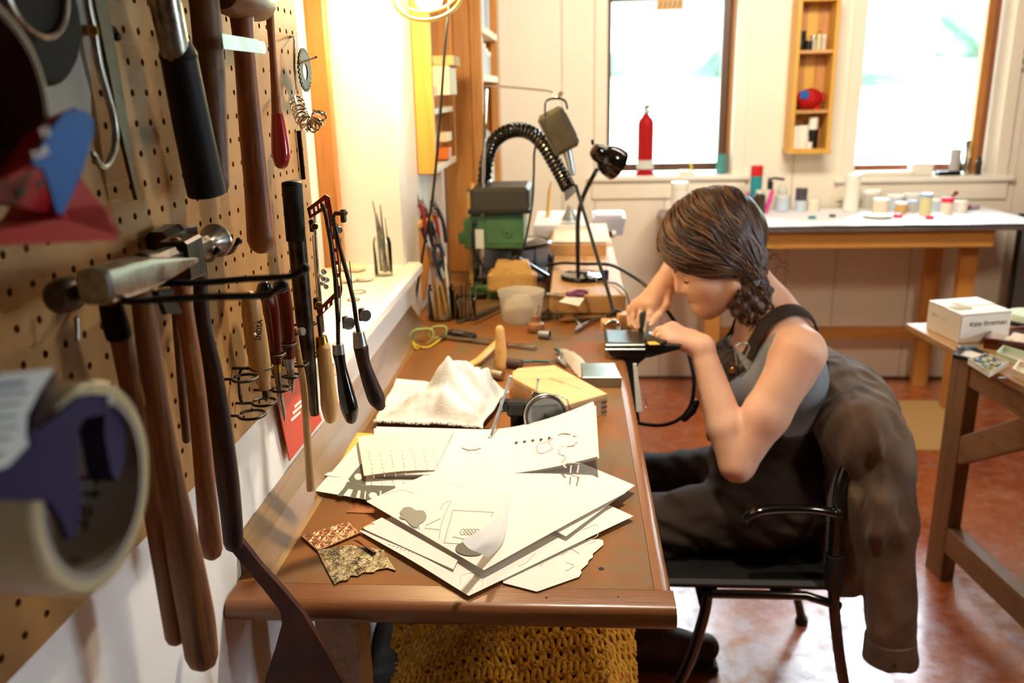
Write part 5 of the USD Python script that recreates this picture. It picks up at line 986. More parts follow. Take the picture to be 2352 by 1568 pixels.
# black gooseneck lamp
b = at(1340, 640, z=ZP); t = thing('gooseneck_lamp', 'glossy black gooseneck desk lamp standing on the pale platform', 'lamp', b)
r = wid(52, b); part(t, 'base', lathe([(0, 0), (r, 0), (r, .010), (r*.96, .014), (r*.3, .017), (.012, .022), (0, .022)], b, n=40), 'black_gloss')
P = smooth_path([q_ for q_ in [pt(1328, 634, b), pt(1327, 560, b), pt(1328, 500, b), pt(1338, 455, b)+[0, -.005, 0], pt(1356, 415, b)+[0, -.01, 0], pt(1372, 388, b)]], 8); part(t, 'gooseneck', tube(P, .0062, 12), 'black_gloss')
for k in range(6, len(P)-2, 2): part(t, 'neck_rib', torus(P[k], .0062, .0010, P[k+1]-P[k-1], 14, 6), 'black_matt') if k % 4 == 0 else None
h = pt(1383, 356, b); d = unit(np.array([.62, .30, -.42])); part(t, 'socket', lathe([(0, -.03), (.018, -.029), (.024, -.018), (.026, 0), (.026, .02), (0, .022)], h, d, 26), 'black_gloss')
part(t, 'shade', lathe([(.026, .0), (.036, .012), (.043, .03), (.045, .055), (.0435, .055), (.041, .03), (.034, .013), (.02, .004)], h, d, 34), 'black_gloss')
part(t, 'switch', cyl(h-d*.02+[-.01, -.01, .02], h-d*.02+[-.012, -.018, .03], .004, 10), 'black_matt'); part(t, 'blue_tag', box(at(1392, 632, z=ZP+.014), (.014, .01, .03), .002), 'tape_navy')
emit('lamp_bulb_on', 'ffd9a0', 14.0)
part(t, 'bulb', ball(h+d*.036, .016, 2), 'lamp_bulb_on')
# flexible shaft: pole, hook arm, motor, shaft and handpiece
yb = 2.36; base = at(1103, 690, y=yb); base[2] = ZB
t = thing('shaft_stand', 'thin chrome pole with a hooked arm carrying the flexible shaft motor', 'stand', base)
P = [np.array([at(1104, 640, y=yb)[0], yb, ZB]), at(1112, 300, y=yb), at(1117, 205, y=yb)]; part(t, 'pole', tube(np.array(P), .0045, 10), 'chrome')
arm = smooth_path([at(1117, 200, y=yb), at(1122, 197, y=yb-.01), at(1200, 203, y=yb-.05), at(1262, 210, y=yb-.09), at(1270, 219, y=yb-.095), at(1280, 223, y=yb-.10), at(1290, 216, y=yb-.10)], 6); part(t, 'arm', tube(arm, .003, 9, round_ends=True), 'chrome')
part(t, 'tip', tube(np.array([at(1286, 220, y=yb-.10), at(1290, 211, y=yb-.10)]), .006, 9), 'chrome'); part(t, 'clamp_foot', bx(base[0]-.02, base[0]+.02, yb-.03, yb+.03, ZB, ZB+.02, .004), 'dark_metal')
ym = yb-.11; c0, c1 = at(1262, 258, y=ym), at(1304, 342, y=ym); ax = unit(c1-c0); L = np.linalg.norm(c1-c0); f = frame(ax, (0, 1, 0))
t = thing('shaft_motor', 'ridged grey flexible shaft motor hanging by a wire bail from the chrome arm', 'motor', c0)
R_ = np.array([f[1], f[0], -ax]); body = box((c0+c1)/2, (.072, .06, L*1.08), .010, np.array([f[1], f[0], ax])); mp_ = part(t, 'body', body, 'motor_metal')
for k in range(6): part(t, 'fin', box((c0+c1)/2+f[1]*(-.030+k*.0105)-f[0]*.030*np.sign(f[0][1]), (.003, .005, L*.86), .001, np.array([f[1], f[0], ax])), 'motor_metal', parent=mp_)
part(t, 'name_plate', box((c0+c1)/2+f[1]*.0365*np.sign(f[1][0])-ax*.0, (.002, .04, L*.6), .0005, np.array([f[1], f[0], ax])), 'dark_metal')
part(t, 'bail', tube(smooth_path([at(1253, 288, y=ym-.03), at(1252, 245, y=ym-.02), at(1258, 230, y=ym), at(1280, 226, y=ym), at(1298, 232, y=ym), at(1303, 250, y=ym+.01)], 6), .0028, 8), 'dark_metal')
s0 = at(1304, 350, y=ym); part(t, 'nose', lathe([(0, -.01), (.013, -.01), (.011, .02), (.008, .055), (.006, .06), (0, .06)], s0, unit(at(1322, 430, y=ym)-s0), 18), 'zinc'); part(t, 'collar', cyl(at(1296, 352, y=ym), at(1312, 346, y=ym), .010, 14), 'black_matt')
sh = smooth_path([at(1322, 425, y=ym), at(1345, 500, y=ym-.04), at(1378, 610, y=ym-.12), at(1400, 680, y=ym-.18), at(1409, 716, y=ym-.22), at(1416, 722, y=ym-.23)], 8); part(t, 'flexible_shaft', tube(sh, .0048, 10), 'black_matt')
part(t, 'power_cord', tube(smooth_path([at(1258, 305, y=ym+.02), at(1240, 320, y=ym+.03), at(1228, 345, y=ym+.03), at(1226, 400, y=ym+.03), at(1222, 470, y=ym+.02), at(1205, 560, y=ym), at(1190, 590, y=ym)], 8), .0032, 8), 'black_matt')
# black cable from the platform to the hand piece
C = [at(1255, 612, y=2.6), at(1290, 604, y=2.5), at(1340, 606, y=2.4), at(1400, 608, y=2.25), at(1450, 632, y=2.05), at(1490, 662, y=1.98), at(1530, 710, y=1.95), at(1565, 765, y=1.93), at(1586, 830, y=1.9), at(1594, 880, y=1.88), at(1586, 930, y=1.86), at(1560, 962, y=1.85), at(1520, 976, y=1.84), at(1470, 972, y=1.84), at(1440, 960, y=1.86)]
t = thing('hand_piece', 'black cable looping from the bench to a black hand piece hanging below the bench edge', 'cable', C[9]); part(t, 'cable', tube(smooth_path(C, 8), .0045, 9), 'black_matt'); part(t, 'grip', tube(np.array([at(1598, 925, y=1.86), at(1588, 942, y=1.86), at(1572, 962, y=1.85)]), [.009, .012, .008], 14, round_ends=True), 'black_gloss')
t = thing('loose_cable', 'thin pale cord looping off the right end of the pale platform', 'cord', at(1420, 650, y=2.2)); part(t, 'cord', tube(smooth_path([at(1370, 648, z=ZP+.004), at(1410, 650, z=ZP+.006), at(1432, 664, y=2.2), at(1444, 690, y=2.17), at(1446, 735, y=2.15), at(1446, 780, y=2.14)], 8), .0028, 8), 'file_metal')
# ribbed black fume hose with a nozzle
yh = 2.42; H = smooth_path([at(1112, 420, y=yh+.05), at(1118, 370, y=yh+.04), at(1132, 330, y=yh+.02), at(1158, 306, y=yh), at(1192, 298, y=yh-.02), at(1224, 308, y=yh-.04), at(1250, 334, y=yh-.06), at(1272, 370, y=yh-.08), at(1292, 405, y=yh-.1), at(1306, 432, y=yh-.12)], 12)
t = thing('fume_hose', 'ribbed black flexible fume hose arching over the drill press', 'hose', H[0])
r = np.array([.021 if i % 3 else .0165 for i in range(len(H))]); part(t, 'hose', tube(H, r, 18), 'black_gloss'); part(t, 'nozzle', prism([(p[0], p[2]) for p in [at(u, v, y=yh-.12) for u, v in ((1296, 440), (1316, 426), (1322, 440), (1304, 458), (1298, 462))]], .03, (0, yh-.10, 0), (1, 0, 0), (0, 0, 1)), 'pot_grey')
# things at the far end of the platform
def stackbox(name, label, cat, u0, u1, v0, v1, y0, dy, mat, zt=None, bev=.002):
    a, c = at(u0, v0, y=y0), at(u1, v1, y=y0); return single(name, bx(a[0], c[0], y0, y0+dy, max(c[2], 0), a[2], bev), mat, label, cat)
yp = 2.72; plain('paper_warm', 'f4e6c0', .7); plain('box_blue', 'c7cfe4', .5)
a, c = at(1262, 560, y=yp), at(1392, 592, y=yp); t = thing('drawer_box', 'pale wooden drawer box on the platform behind the black lamp, under a sheet', 'box', (a[0], yp, ZP)); part(t, 'front', bx(a[0], c[0], yp, yp+.015, ZP+.0005, a[2]-.002, .002), 'pine_x'); part(t, 'body', bx(a[0], c[0], yp+.016, yp+.42, ZP+.0005, a[2]-.004, .002), 'pine_y')
z = a[2]; single('paper_sheet_flat', bx(a[0]+.01, c[0]+.015, yp+.02, yp+.40, z, z+.003), 'paper_warm', 'sheet of paper on the drawer box, lit by the black lamp', 'paper')
yq = 3.2; a, c = at(1240, 455, y=yq), at(1282, 500, y=yq); t = thing('white_cup', 'white plastic cup with a wooden brush standing in it, far end of the bench', 'cup', (a[0]+.035, yq, z+.0035))
part(t, 'cup', lathe([(0, 0), (.03, 0), (.038, .09), (.036, .09), (.028, .004), (0, .004)], (a[0]+.035, yq, ZB+.001), n=28), 'tub_plastic'); part(t, 'brush', tube(np.array([at(1258, 500, y=yq), at(1262, 440, y=yq), at(1266, 418, y=yq)]), [.008, .006, .004], 10, round_ends=True), 'handle_tan')
yq = 3.3; a, c = at(1362, 500, y=yq), at(1436, 540, y=yq); t = thing('paper_stack', 'blue-white box of papers at the far right end of the bench', 'box', (c[0], yq, ZP)); part(t, 'tray', xf(hull([(a[0], yq, c[2]+.0), (c[0]-.01, yq, c[2]), (a[0], yq+.1, c[2]), (c[0]-.01, yq+.1, c[2]), (a[0], yq-.02, a[2]), (c[0], yq-.02, a[2]), (a[0], yq+.12, a[2]+.01), (c[0], yq+.12, a[2]+.01)])), 'box_blue'); part(t, 'papers', bx(a[0]+.01, c[0]-.01, yq-.01, yq+.11, a[2]+.005, a[2]+.014), 'paper_white')
t = thing('glue_stick', 'white tube with a teal label in front of the blue-white box', 'tube', at(1395, 535, y=3.0)); p0, p1 = at(1382, 540, y=2.98), at(1414, 537, y=2.98); part(t, 'body', cyl(p0, p1, .012, 16, .002), 'gloss_white'); plain('teal_label', '1f8d94', .4); part(t, 'label_band', cyl(p0+(p1-p0)*.02, p0+(p1-p0)*.4, .0123, 16), 'teal_label'); part(t, 'print_band', cyl(p0+(p1-p0)*.42, p0+(p1-p0)*.75, .0122, 16), 'black_matt')
t = thing('metal_funnel', 'small grey metal cone on the paper at the far end of the bench', 'funnel', at(1312, 492, y=3.05)); part(t, 'cone', lathe([(0, 0), (.03, 0), (.012, .035), (.005, .055), (0, .056)], at(1308, 505, y=3.05), n=20), 'zinc')
single('paper_pile', bx(at(1222, 0, y=3.12)[0], at(1350, 0, y=3.12)[0], 3.0, 3.38, at(1300, 520, y=3.05)[2]-.03, at(1300, 512, y=3.05)[2], .001), 'paper_white', 'low white pile of paper under the metal cone', 'paper')
# ================================================================== sill, cupboards on the left wall, hanging lamp
# jar of tweezers and shells on the sill
zs = 1.056; b = at(882, 632, z=zs); t = thing('tweezer_jar', 'clear glass jar of steel tweezers on the white window sill', 'jar', b); r = wid(21, b); hh = pt(880, 545, b)[2]-zs
part(t, 'glass', lathe([(0, 0), (r, 0), (r, hh*.85), (r*.85, hh), (r*.8, hh), (r*.94, hh*.84), (r*.94, .003), (0, .003)], b, n=26), 'jar_glass', label='clear glass jar')
for u0, v0, u1, v1, w in ((886, 625, 856, 462, .0035), (890, 622, 866, 490, .003), (884, 625, 873, 470, .004), (880, 622, 878, 515, .003), (895, 624, 884, 500, .0025), (875, 622, 862, 500, .003)): part(t, 'tweezers', tube(np.array([pt(u0, v0, b), pt((u0+u1)/2, (v0+v1)/2, b)+[.002, 0, 0], pt(u1, v1, b)]), [w, w*.9, w*.3], 8), 'steel')
mottled('shell', 'd8c4a0', 'f2e6cc', 20, rough=.6); mottled('stone_brown', '6a4a30', '9a7048', 20, rough=.8)
for k, (u, v, w, mat, lab) in enumerate(((805, 592, 30, 'stone_brown', 'small brown stone on the white sill behind the pale shells'), (790, 612, 46, 'shell', 'pale flat shell on the sill, nearest the window frame'), (818, 614, 50, 'shell', 'pale shell on the sill left of the tweezer jar'), (800, 640, 40, 'shell', 'pale shell lying in front of the others on the sill'), (838, 636, 46, 'shell', 'pale shell on the sill nearest the tweezer jar'))):
    p = at(u, v, z=zs+.008); single('stone' if k == 0 else 'shell', disp(ball(p+[0, 0, .0], wid(w/2, p), 3, (1, 1, .8 if k == 0 else .38)), .003, 90, k), mat, lab, 'stone' if k == 0 else 'shell', smooth=True)
p = at(822, 672, z=zs); t = thing('wire_ring', 'small loose wire rings on the sill', 'wire', p); part(t, 'ring', torus(p+[0, 0, .002], .016, .001), 'steel_dark'); part(t, 'ring', torus(at(812, 690, z=zs)+[0, 0, .002], .012, .001), 'steel_dark')
# pendant lamp with a wire-rimmed shade
LB = at(985, 2, y=1.9); emit('bulb_on', 'ffd890', 55.0); plain('shade_cream', 'f6e6b0', .5); plain('shade_rim', 'e8c860', .35)
t = thing('clamp_lamp', 'glowing bulb in a round wire-rimmed lamp on a thin black arm, at the top edge', 'lamp', LB)
part(t, 'bulb', lathe([(0, -.034), (.014, -.032), (.026, -.02), (.030, -.004), (.026, .014), (.016, .03), (.013, .045), (0, .046)], LB+[0, 0, .012], (0, 0, 1), 24), 'bulb_on', smooth=True)
c = LB+[.0, -.01, .0]; rr = wid(79, LB); part(t, 'rim', torus(at(983, -12, y=1.9), rr, .004, (0, -.75, .66), 44, 8), 'shade_rim')
part(t, 'inner_rim', torus(at(983, -12, y=1.9)+[0, .006, .012], rr*.9, .002, (0, -.75, .66), 44, 8), 'shade_rim')
part(t, 'socket', cyl(LB+[0, 0, .055], LB+[0, 0, .12], .018, 18, .003), 'black_matt')
P = [at(955, 682, y=2.14), at(975, 560, y=2.13), at(995, 440, y=2.1), at(1012, 250, y=2.05), at(1022, 100, y=2.0), at(1030, -30, y=1.96)]; P.append(LB+[.0, 0, .12]); part(t, 'arm', tube(smooth_path(P, 6), .0034, 9), 'black_matt')
L = UsdLux.SphereLight.Define(stage, t.path+'/glow'); L.CreateRadiusAttr(.035); L.CreateIntensityAttr(BULB_I); L.CreateColorAttr(Gf.Vec3f(1, .72, .36)); L.AddTranslateOp().Set(Gf.Vec3d(*map(float, LB+[0, 0, .01]-t.loc)))
# wall cupboard with its yellow side panel
wood('panel_yellow', 'd9a648', 'c48c30', 'z', 7, rough=.45); wood('shelf_pine', 'c48a4a', 'a86f32', 'z', 9, rough=.5); plain('shelf_white', 'e6d8bc', .5)
yc = 2.25; a, c = at(927, 402, y=yc), at(1002, 400, y=yc); z0 = c[2]; x1 = c[0]; D1 = .42
t = thing('wall_cupboard', 'yellow-sided open wall cupboard hanging above the tool rack', 'cupboard', (x1, yc, z0))
part(t, 'side_panel', bx(WX+.002, x1, yc, yc+.018, z0, 2.2, .002), 'panel_yellow'); part(t, 'side_panel', bx(WX+.002, x1, yc+D1-.018, yc+D1, z0, 2.2, .002), 'shelf_pine'); part(t, 'bottom', bx(WX+.002, x1, yc+.018, yc+D1-.018, z0, z0+.018, .002), 'shelf_white'); part(t, 'back', bx(WX+.002, WX+.008, yc+.018, yc+D1-.018, z0+.018, 2.2), 'shelf_pine')
ys = [1.405, 1.535, 1.72]
for z in ys: part(t, 'shelf', bx(WX+.008, x1-.004, yc+.018, yc+D1-.018, z-.008, z+.008, .001), 'shelf_white')
# things in the cupboard: seen at its open right side
def crate(name, label, cat, u0, u1, v0, v1, y0, dy, mat, group=None):
    a, c = at(u0, v0, y=y0), at(u1, v1, y=y0); return single(name, bx(a[0]-.03, c[0]-.004, y0, y0+dy, c[2], a[2], .002), mat, label, cat, group)
plain('card_box', 'e9dcb8', .6); plain('tan_box', 'c9a26a', .6); plain('orange_box', 'd8742a', .5); plain('lilac_box', 'b5a6b4', .5)
crate('card_box', 'cream card box sticking out of the wall cupboard, small mark on its side', 'box', 990, 1036, 152, 218, 2.30, .15, 'card_box'); p = at(1030, 186, y=2.30); 
crate('flat_case', 'tan flat case on top of the cream card box', 'box', 988, 1046, 128, 150, 2.32, .13, 'tan_box'); crate('small_box', 'small lilac box at the foot of the cream card box', 'box', 990, 1006, 198, 222, 2.28, .05, 'lilac_box'); crate('orange_carton', 'small orange carton low in the wall cupboard', 'box', 1012, 1034, 340, 366, 2.44, .07, 'orange_box'); crate('white_carton', 'white carton above the orange one in the wall cupboard', 'box', 1010, 1032, 305, 326, 2.44, .09, 'shelf_white')
# tall shelf unit beyond, standing on the bench
yt = 2.72; XT = -.275; D2 = .62; zt0 = ZB+.001
t = thing('tall_shelf', 'tall orange wooden shelf unit standing on the bench against the left wall', 'shelf', (XT, yt, zt0))
part(t, 'side_panel', bx(WX+.002, XT-.035, yt, yt+.018, zt0, 2.3, .002), 'plank_orange'); part(t, 'front_post', bx(XT-.035, XT, yt-.004, yt+.035, zt0, 2.3, .003), 'shelf_pine'); part(t, 'front_post', bx(XT-.03, XT, yt+D2-.03, yt+D2, zt0, 2.3, .003), 'shelf_pine'); part(t, 'side_panel', bx(WX+.002, XT-.03, yt+D2-.018, yt+D2, zt0, 2.3, .002), 'plank_orange'); part(t, 'back', bx(WX+.002, WX+.008, yt+.018, yt+D2-.018, zt0, 2.3), 'plank_orange')
zsh = [1.2, 1.495, 1.64]
for z in zsh[1:]: part(t, 'shelf', bx(WX+.008, XT-.002, yt+.02, yt+D2-.02, z-.011, z+.011, .001), 'shelf_white')
def bottle(name, label, x, y, z, r, h, mat, cap='gloss_white', lab=None, cat='bottle', group=None):
    t = thing(name, label, cat, (x, y, z), group); bp = part(t, 'body', lathe([(0, 0), (r*.96, 0), (r, .003), (r, h*.72), (r*.9, h*.78), (r*.55, h*.84), (r*.55, h*.86), (0, h*.86)], (x, y, z), n=22), mat); part(t, 'cap', lathe([(0, h*.855), (r*.62, h*.855), (r*.62, h), (0, h)], (x, y, z), n=20), cap)
    if lab: part(t, 'label_band', lathe([(r*1.01, h*.15), (r*1.015, h*.16), (r*1.015, h*.6), (r*1.01, h*.61)], (x, y, z), n=22), lab, parent=bp)
    return t
def pot(name, label, x, y, z, r, h, mat, cap=None, cat='jar', group=None, lid_h=.18):
    t = thing(name, label, cat, (x, y, z), group); part(t, 'body', lathe([(0, 0), (r*.95, 0), (r, .002), (r, h*(1-lid_h)), (r*.97, h*(1-lid_h)), (0, h*(1-lid_h))], (x, y, z), n=22), mat)
    part(t, 'lid', lathe([(0, h*(1-lid_h)), (r*1.06, h*(1-lid_h)), (r*1.06, h*.97), (r*1.02, h), (0, h)], (x, y, z), n=22), cap or mat); return t
plain('pale_blue', 'c2d2e0', .4); plain('pale_green', 'c8d8b8', .4); plain('sky_label', '8fa8c4', .4); plain('grey_plastic', 'b5b2b0', .4)
for k, (y, h, m, lb, lab) in enumerate(((2.80, .085, 'pale_green', 'label_white', 'pale green tub on the middle shelf of the tall unit, nearest'), (2.88, .075, 'label_white', None, 'white bottle on the middle shelf of the tall unit, second along'), (2.96, .065, 'pale_blue', None, 'pale blue bottle on the middle shelf of the tall unit, third along'), (3.05, .06, 'grey_plastic', None, 'grey bottle on the middle shelf of the tall unit, farthest'))): pot('tub', lab, XT-.03, y, zsh[1]+.0115, .026, h*1.25, m, 'gloss_white', 'tub')
for k, (y, h, m, lab) in enumerate(((2.80, .16, 'pale_blue', 'pale blue bottle on the top visible shelf of the tall unit, nearest'), (2.88, .17, 'label_white', 'white bottle on the top visible shelf of the tall unit, second along'), (2.96, .15, 'sky_label', 'blue-labelled bottle on the top visible shelf of the tall unit, third along'), (3.05, .16, 'grey_plastic', 'grey bottle on the top visible shelf of the tall unit, farthest'))): bottle('bottle', lab, XT-.03, y, zsh[2]+.0115, .027, h, m)
for k, (y, h, m, lab) in enumerate(((2.80, .17, 'grey_plastic', 'grey-white spray can low in the tall unit, nearest'), (2.87, .19, 'lilac_box', 'lilac-grey bottle low in the tall unit, second along'), (2.95, .16, 'gloss_white', 'white bottle low in the tall unit, third along'), (3.04, .15, 'label_white', 'white bottle low in the tall unit, farthest'))): bottle('bottle', lab, XT-.028, y, zsh[0]-.15, .028, h+.12, m, 'grey_plastic', 'label_white')
part(t, 'shelf', bx(WX+.008, XT-.002, yt+.02, yt+D2-.02, zsh[0]-.168, zsh[0]-.1505, .001), 'shelf_white') if 0 else part(Thing('/World/tall_shelf', (XT, yt, zt0)), 'shelf', bx(WX+.008, XT-.002, yt+.02, yt+D2-.02, zsh[0]-.172, zsh[0]-.1505, .001), 'shelf_white')

# unseen bench lamp: its shade is added to keep light off the pegboard
plain('enamel_shade', '2c4a3a', .4); plain('shade_inside', 'd8d2c4', .6)
lp = np.array([.06, 1.42, 1.98]); ax = np.array([-math.sin(math.radians(6)), -math.sin(math.radians(14)), -math.cos(math.radians(14))]); ax = unit(ax)
t = thing('bench_lamp', 'unseen bench lamp above the papers, its dark conical shade added to narrow the light', 'lamp', lp)
part(t, 'shade', lathe([(.03, -.05), (.06, -.03), (.105, .13), (.102, .13), (.057, -.026), (.03, -.044)], lp, ax, 36), 'dark_wrap'); part(t, 'cord', tube(np.array([lp-ax*.05, lp-ax*.12, [.04, 1.40, 2.42]]), .004, 8), 'black_matt')
# ================================================================== far table, wall cabinet, window sills
wood('pine_table', 'cf9448', 'b0762f', 'x', 8, rough=.5); wood('pine_leg', 'c98a40', 'a86c2a', 'z', 8, rough=.5); mottled('table_metal', '8b8c90', 'a6a7ab', 6, rough=.35, metal=.8); plain('white_sheet', 'eef0f6', .6)
zt = .88
t = thing('far_table', 'long pine table with a grey metal top against the far wall', 'table', (1.2, 3.95, 0))
part(t, 'top', bx(.42, 1.93, 3.66, 4.25, zt-.024, zt, .003), 'table_metal', label='grey sheet metal table top')
part(t, 'apron', bx(.70, 1.77, 3.70, 3.735, zt-.10, zt-.024, .002), 'pine_table'); part(t, 'apron', bx(.55, 1.77, 4.16, 4.195, zt-.10, zt-.024, .002), 'pine_table')
for u, v in ((1010, 803), (1840, 806)): p = at(1500+u*.3622, 250+v*.3622, y=3.6985); part(t, 'knot', cyl(p+[0, .0008, 0], p+[0, -.0005, 0], .006, 12), 'plank_orange')
for x, y in ((1.70, 3.82), (.60, 3.82), (1.685, 4.14), (.66, 4.14)): part(t, 'leg', bx(x, x+.07, y, y+.045, 0, zt-.024, .002), 'pine_leg')
part(t, 'stretcher', bx(.66, 1.74, 4.105, 4.139, .26, .315, .002), 'pine_table')
t = thing('white_sheet', 'white plastic sheet spread over the right part of the far table', 'sheet', (1.5, 3.9, zt))
gx, gy = np.meshgrid(np.linspace(.80, 1.98, 50), np.linspace(3.652, 4.2, 24), indexing='ij'); gz = zt+.003+.003*meshkit.noise(np.stack([gx*12, gy*12, gx*0], -1), 3); gz = np.where(gx > 1.94, gz-(gx-1.94)*.35, gz); gz = np.where(gx < 1.0, np.minimum(gz, zt+.002+(gx-.8)*.004), gz)
part(t, 'sheet', sheet(np.stack([gx, gy, gz], -1), .0012), 'white_sheet', smooth=True); ZT = zt+.0055
def on(u, v): return at(u, v, z=ZT)
def fpot(name, label, u, vb, w, vt, mat, cap=None, kind='pot', cat='jar', **k):
    b = on(u, vb); b[1] = min(b[1], 4.2); b = at(u, vb, y=b[1]); b[2] = ZT; r = wid(w/2, b); h = max(pt(u, vt, b)[2]-ZT, .01)
    return (pot if kind == 'pot' else bottle)(name, label, b[0], b[1], ZT, r, h, mat, cap or mat, cat=cat, **k)
plain('pink_plastic', 'e24a9a', .35); plain('pink_red', 'e0304a', .35); plain('cap_red', 'c81e1e', .35); plain('brown_bottle', '3a2a20', .25); plain('cream_cup', 'ecdcc4', .5); plain('blue_lid', '9ab4cc', .4); plain('yellow_liq', 'd8d098', .4); plain('dusk_jar', '4a4650', .3); plain('teal_glass', '4f8f8c', .2)
fpot('white_canister', 'tall white canister at the left end of the far table', 1559, 494, 38, 418, 'gloss_white', cat='canister')
b = on(1722, 480); t = thing('pink_brush', 'round pink plastic brush leaning at the left of the spray can', 'brush', b); part(t, 'head', ball(pt(1718, 465, b), wid(24, b), 3, (.75, .35, 1.05), ry(.35)), 'pink_plastic'); part(t, 'back', ball(pt(1704, 462, b)+[0, .02, 0], wid(21, b), 3, (.7, .4, 1.05)), 'cream_cup')
fpot('spray_can', 'tall spray can with a red cap and a teal and white label', 1733, 486, 26, 380, 'teal_label', 'cap_red', cat='can', lid_h=.22) ; p = on(1733, 486); part(Thing('/World/spray_can', (0, 0, 0)), 'label_band', lathe([(wid(13.3, p), .05), (wid(13.4, p), .06), (wid(13.4, p), .12), (wid(13.3, p), .13)], (p[0], p[1], ZT), n=22), 'gloss_white') if 0 else None
fpot('brown_bottle', 'dark brown bottle standing in front of the spray can', 1742, 490, 28, 436, 'brown_bottle', 'label_white', 'bottle', 'bottle')
b = on(1764, 488); t = thing('pink_handle_brush', 'leaning pink handled brush with a black head beside the brown bottle', 'brush', b); part(t, 'handle', tube(np.array([pt(1758, 486, b), pt(1768, 460, b), pt(1774, 438, b)]), [.011, .012, .009], 12, round_ends=True), 'pink_plastic'); part(t, 'head', box(pt(1769, 425, b), (.024, .02, .04), .004), 'black_matt'); part(t, 'lever', tube(np.array([pt(1766, 412, b), pt(1780, 409, b), pt(1800, 412, b)]), .006, 9, round_ends=True), 'black_matt')
fpot('white_bottle', 'white bottle behind the pink handled brush', 1795, 478, 22, 420, 'label_white', 'gloss_white', 'bottle', 'bottle'); fpot('clear_cup', 'pale clear cup in front of the white bottle', 1796, 484, 32, 448, 'pale_blue', 'label_white', cat='cup'); fpot('dark_lid_jar', 'small jar with a dusky lid and pale blue foot, right of the pink brushes', 1838, 486, 25, 432, 'pale_blue', 'dusk_jar', cat='jar', lid_h=.5)
fpot('cream_tub', 'small cream tub right of the dusky lidded jar', 1867, 485, 28, 458, 'cream_cup', 'gloss_white', cat='tub')
fpot('white_cylinder', 'tall white paper roll standing on the far table under the right window\'s edge', 1953, 484, 34, 400, 'gloss_white', cat='roll')  # plain white upright cylinder on the far table
rows = [(1998, 478, 44, 436, 'tub_plastic', 'gloss_white', 'largest clear tub with a white lid among the jars under the right window'), (2022, 488, 34, 456, 'cream_cup', 'gloss_white', 'beige cup with a white lid in front of the largest clear tub'), (2054, 480, 38, 447, 'pale_blue', 'gloss_white', 'pale blue tub behind the beige cups under the right window'),
        (2092, 478, 38, 443, 'label_white', 'gloss_white', 'wide white tub in the middle of the jars under the right window'), (2068, 490, 26, 464, 'tan_box', 'gloss_white', 'small tan cup with a white lid in front of the pale blue tub'), (2093, 487, 24, 461, 'grey_plastic', 'blue_lid', 'short grey jar in front of the wide white tub'),
        (2124, 493, 26, 444, 'yellow_liq', 'blue_lid', 'jar of pale yellow stuff with a blue lid'), (2148, 482, 26, 457, 'pale_blue', 'gloss_white', 'small pale cup between the blue lidded jar and the red lidded cup'), (2173, 490, 26, 453, 'cream_cup', 'pink_red', 'cup with a bright red lid'), (2205, 486, 30, 461, 'gloss_white', 'gloss_white', 'plain white cup at the right end of the row of jars')]
for u, vb, w, vt_, m, cp, lab in rows: fpot('jar', lab, u, vb, w, vt_, m, cp, cat='jar', lid_h=.3 if cp == 'pink_red' else .18)
for (u, v, w, lab) in ((2062, 499, 20, 'loose red lid left of the other one near the table front'), (2135, 503, 18, 'loose red lid below the blue lidded jar, near the table front')): b = on(u, v); r = wid(w/2, b); single('red_jar_top', lathe([(r*.9, 0), (r, .002), (r, .014), (r*.9, .016), (0, .016)], b, n=22), 'pink_red', lab, 'lid')
b = on(2015, 499); t = thing('plate', 'white plate with a yellow rim on the far table', 'plate', b); r = wid(34, b); part(t, 'plate', lathe([(0, .001), (r*.7, .001), (r, .010), (r*.99, .012), (r*.7, .004), (0, .004)], b, n=34), 'gloss_white'); part(t, 'rim', torus(b+[0, 0, .0112], r, .0014, n=34, k=6), 'yellow_clear')
for (u, v, m, lab, nm) in ((1865, 502, 'teal_label', 'small teal scrap on the white sheet', 'scrap'), (1911, 498, 'black_matt', 'small black tool on the white sheet right of the teal scrap', 'tool')): b = on(u, v); single('small_'+nm, disp(ball(b+[0, 0, .006], .014, 3, (1.1, .9, .45)), .006, 90, 3), m, lab, nm)
b = on(2196, 480); t = thing('dark_brush', 'dark red brush lying behind the red lidded cup', 'brush', b); part(t, 'handle', tube(np.array([pt(2180, 468, b)+[0, .03, 0], pt(2192, 455, b)+[0, .03, 0], pt(2200, 446, b)+[0, .03, 0]]), [.006, .008, .006], 10, round_ends=True), 'brown_bottle'); part(t, 'tip', ball(pt(2202, 445, b)+[0, .03, 0], .011, 2), 'red_grip')
t = thing('pink_tube', 'small dark pink tube lying at the right end of the jars', 'tube', on(2225, 482)); p = on(2226, 482)+[0, 0, .012]; part(t, 'body', cyl(p, p+[.05, .02, 0], .011, 14, .002), 'lilac_box'); part(t, 'cap', cyl(p-[.02, .008, 0], p, .011, 14, .002), 'red_grip')
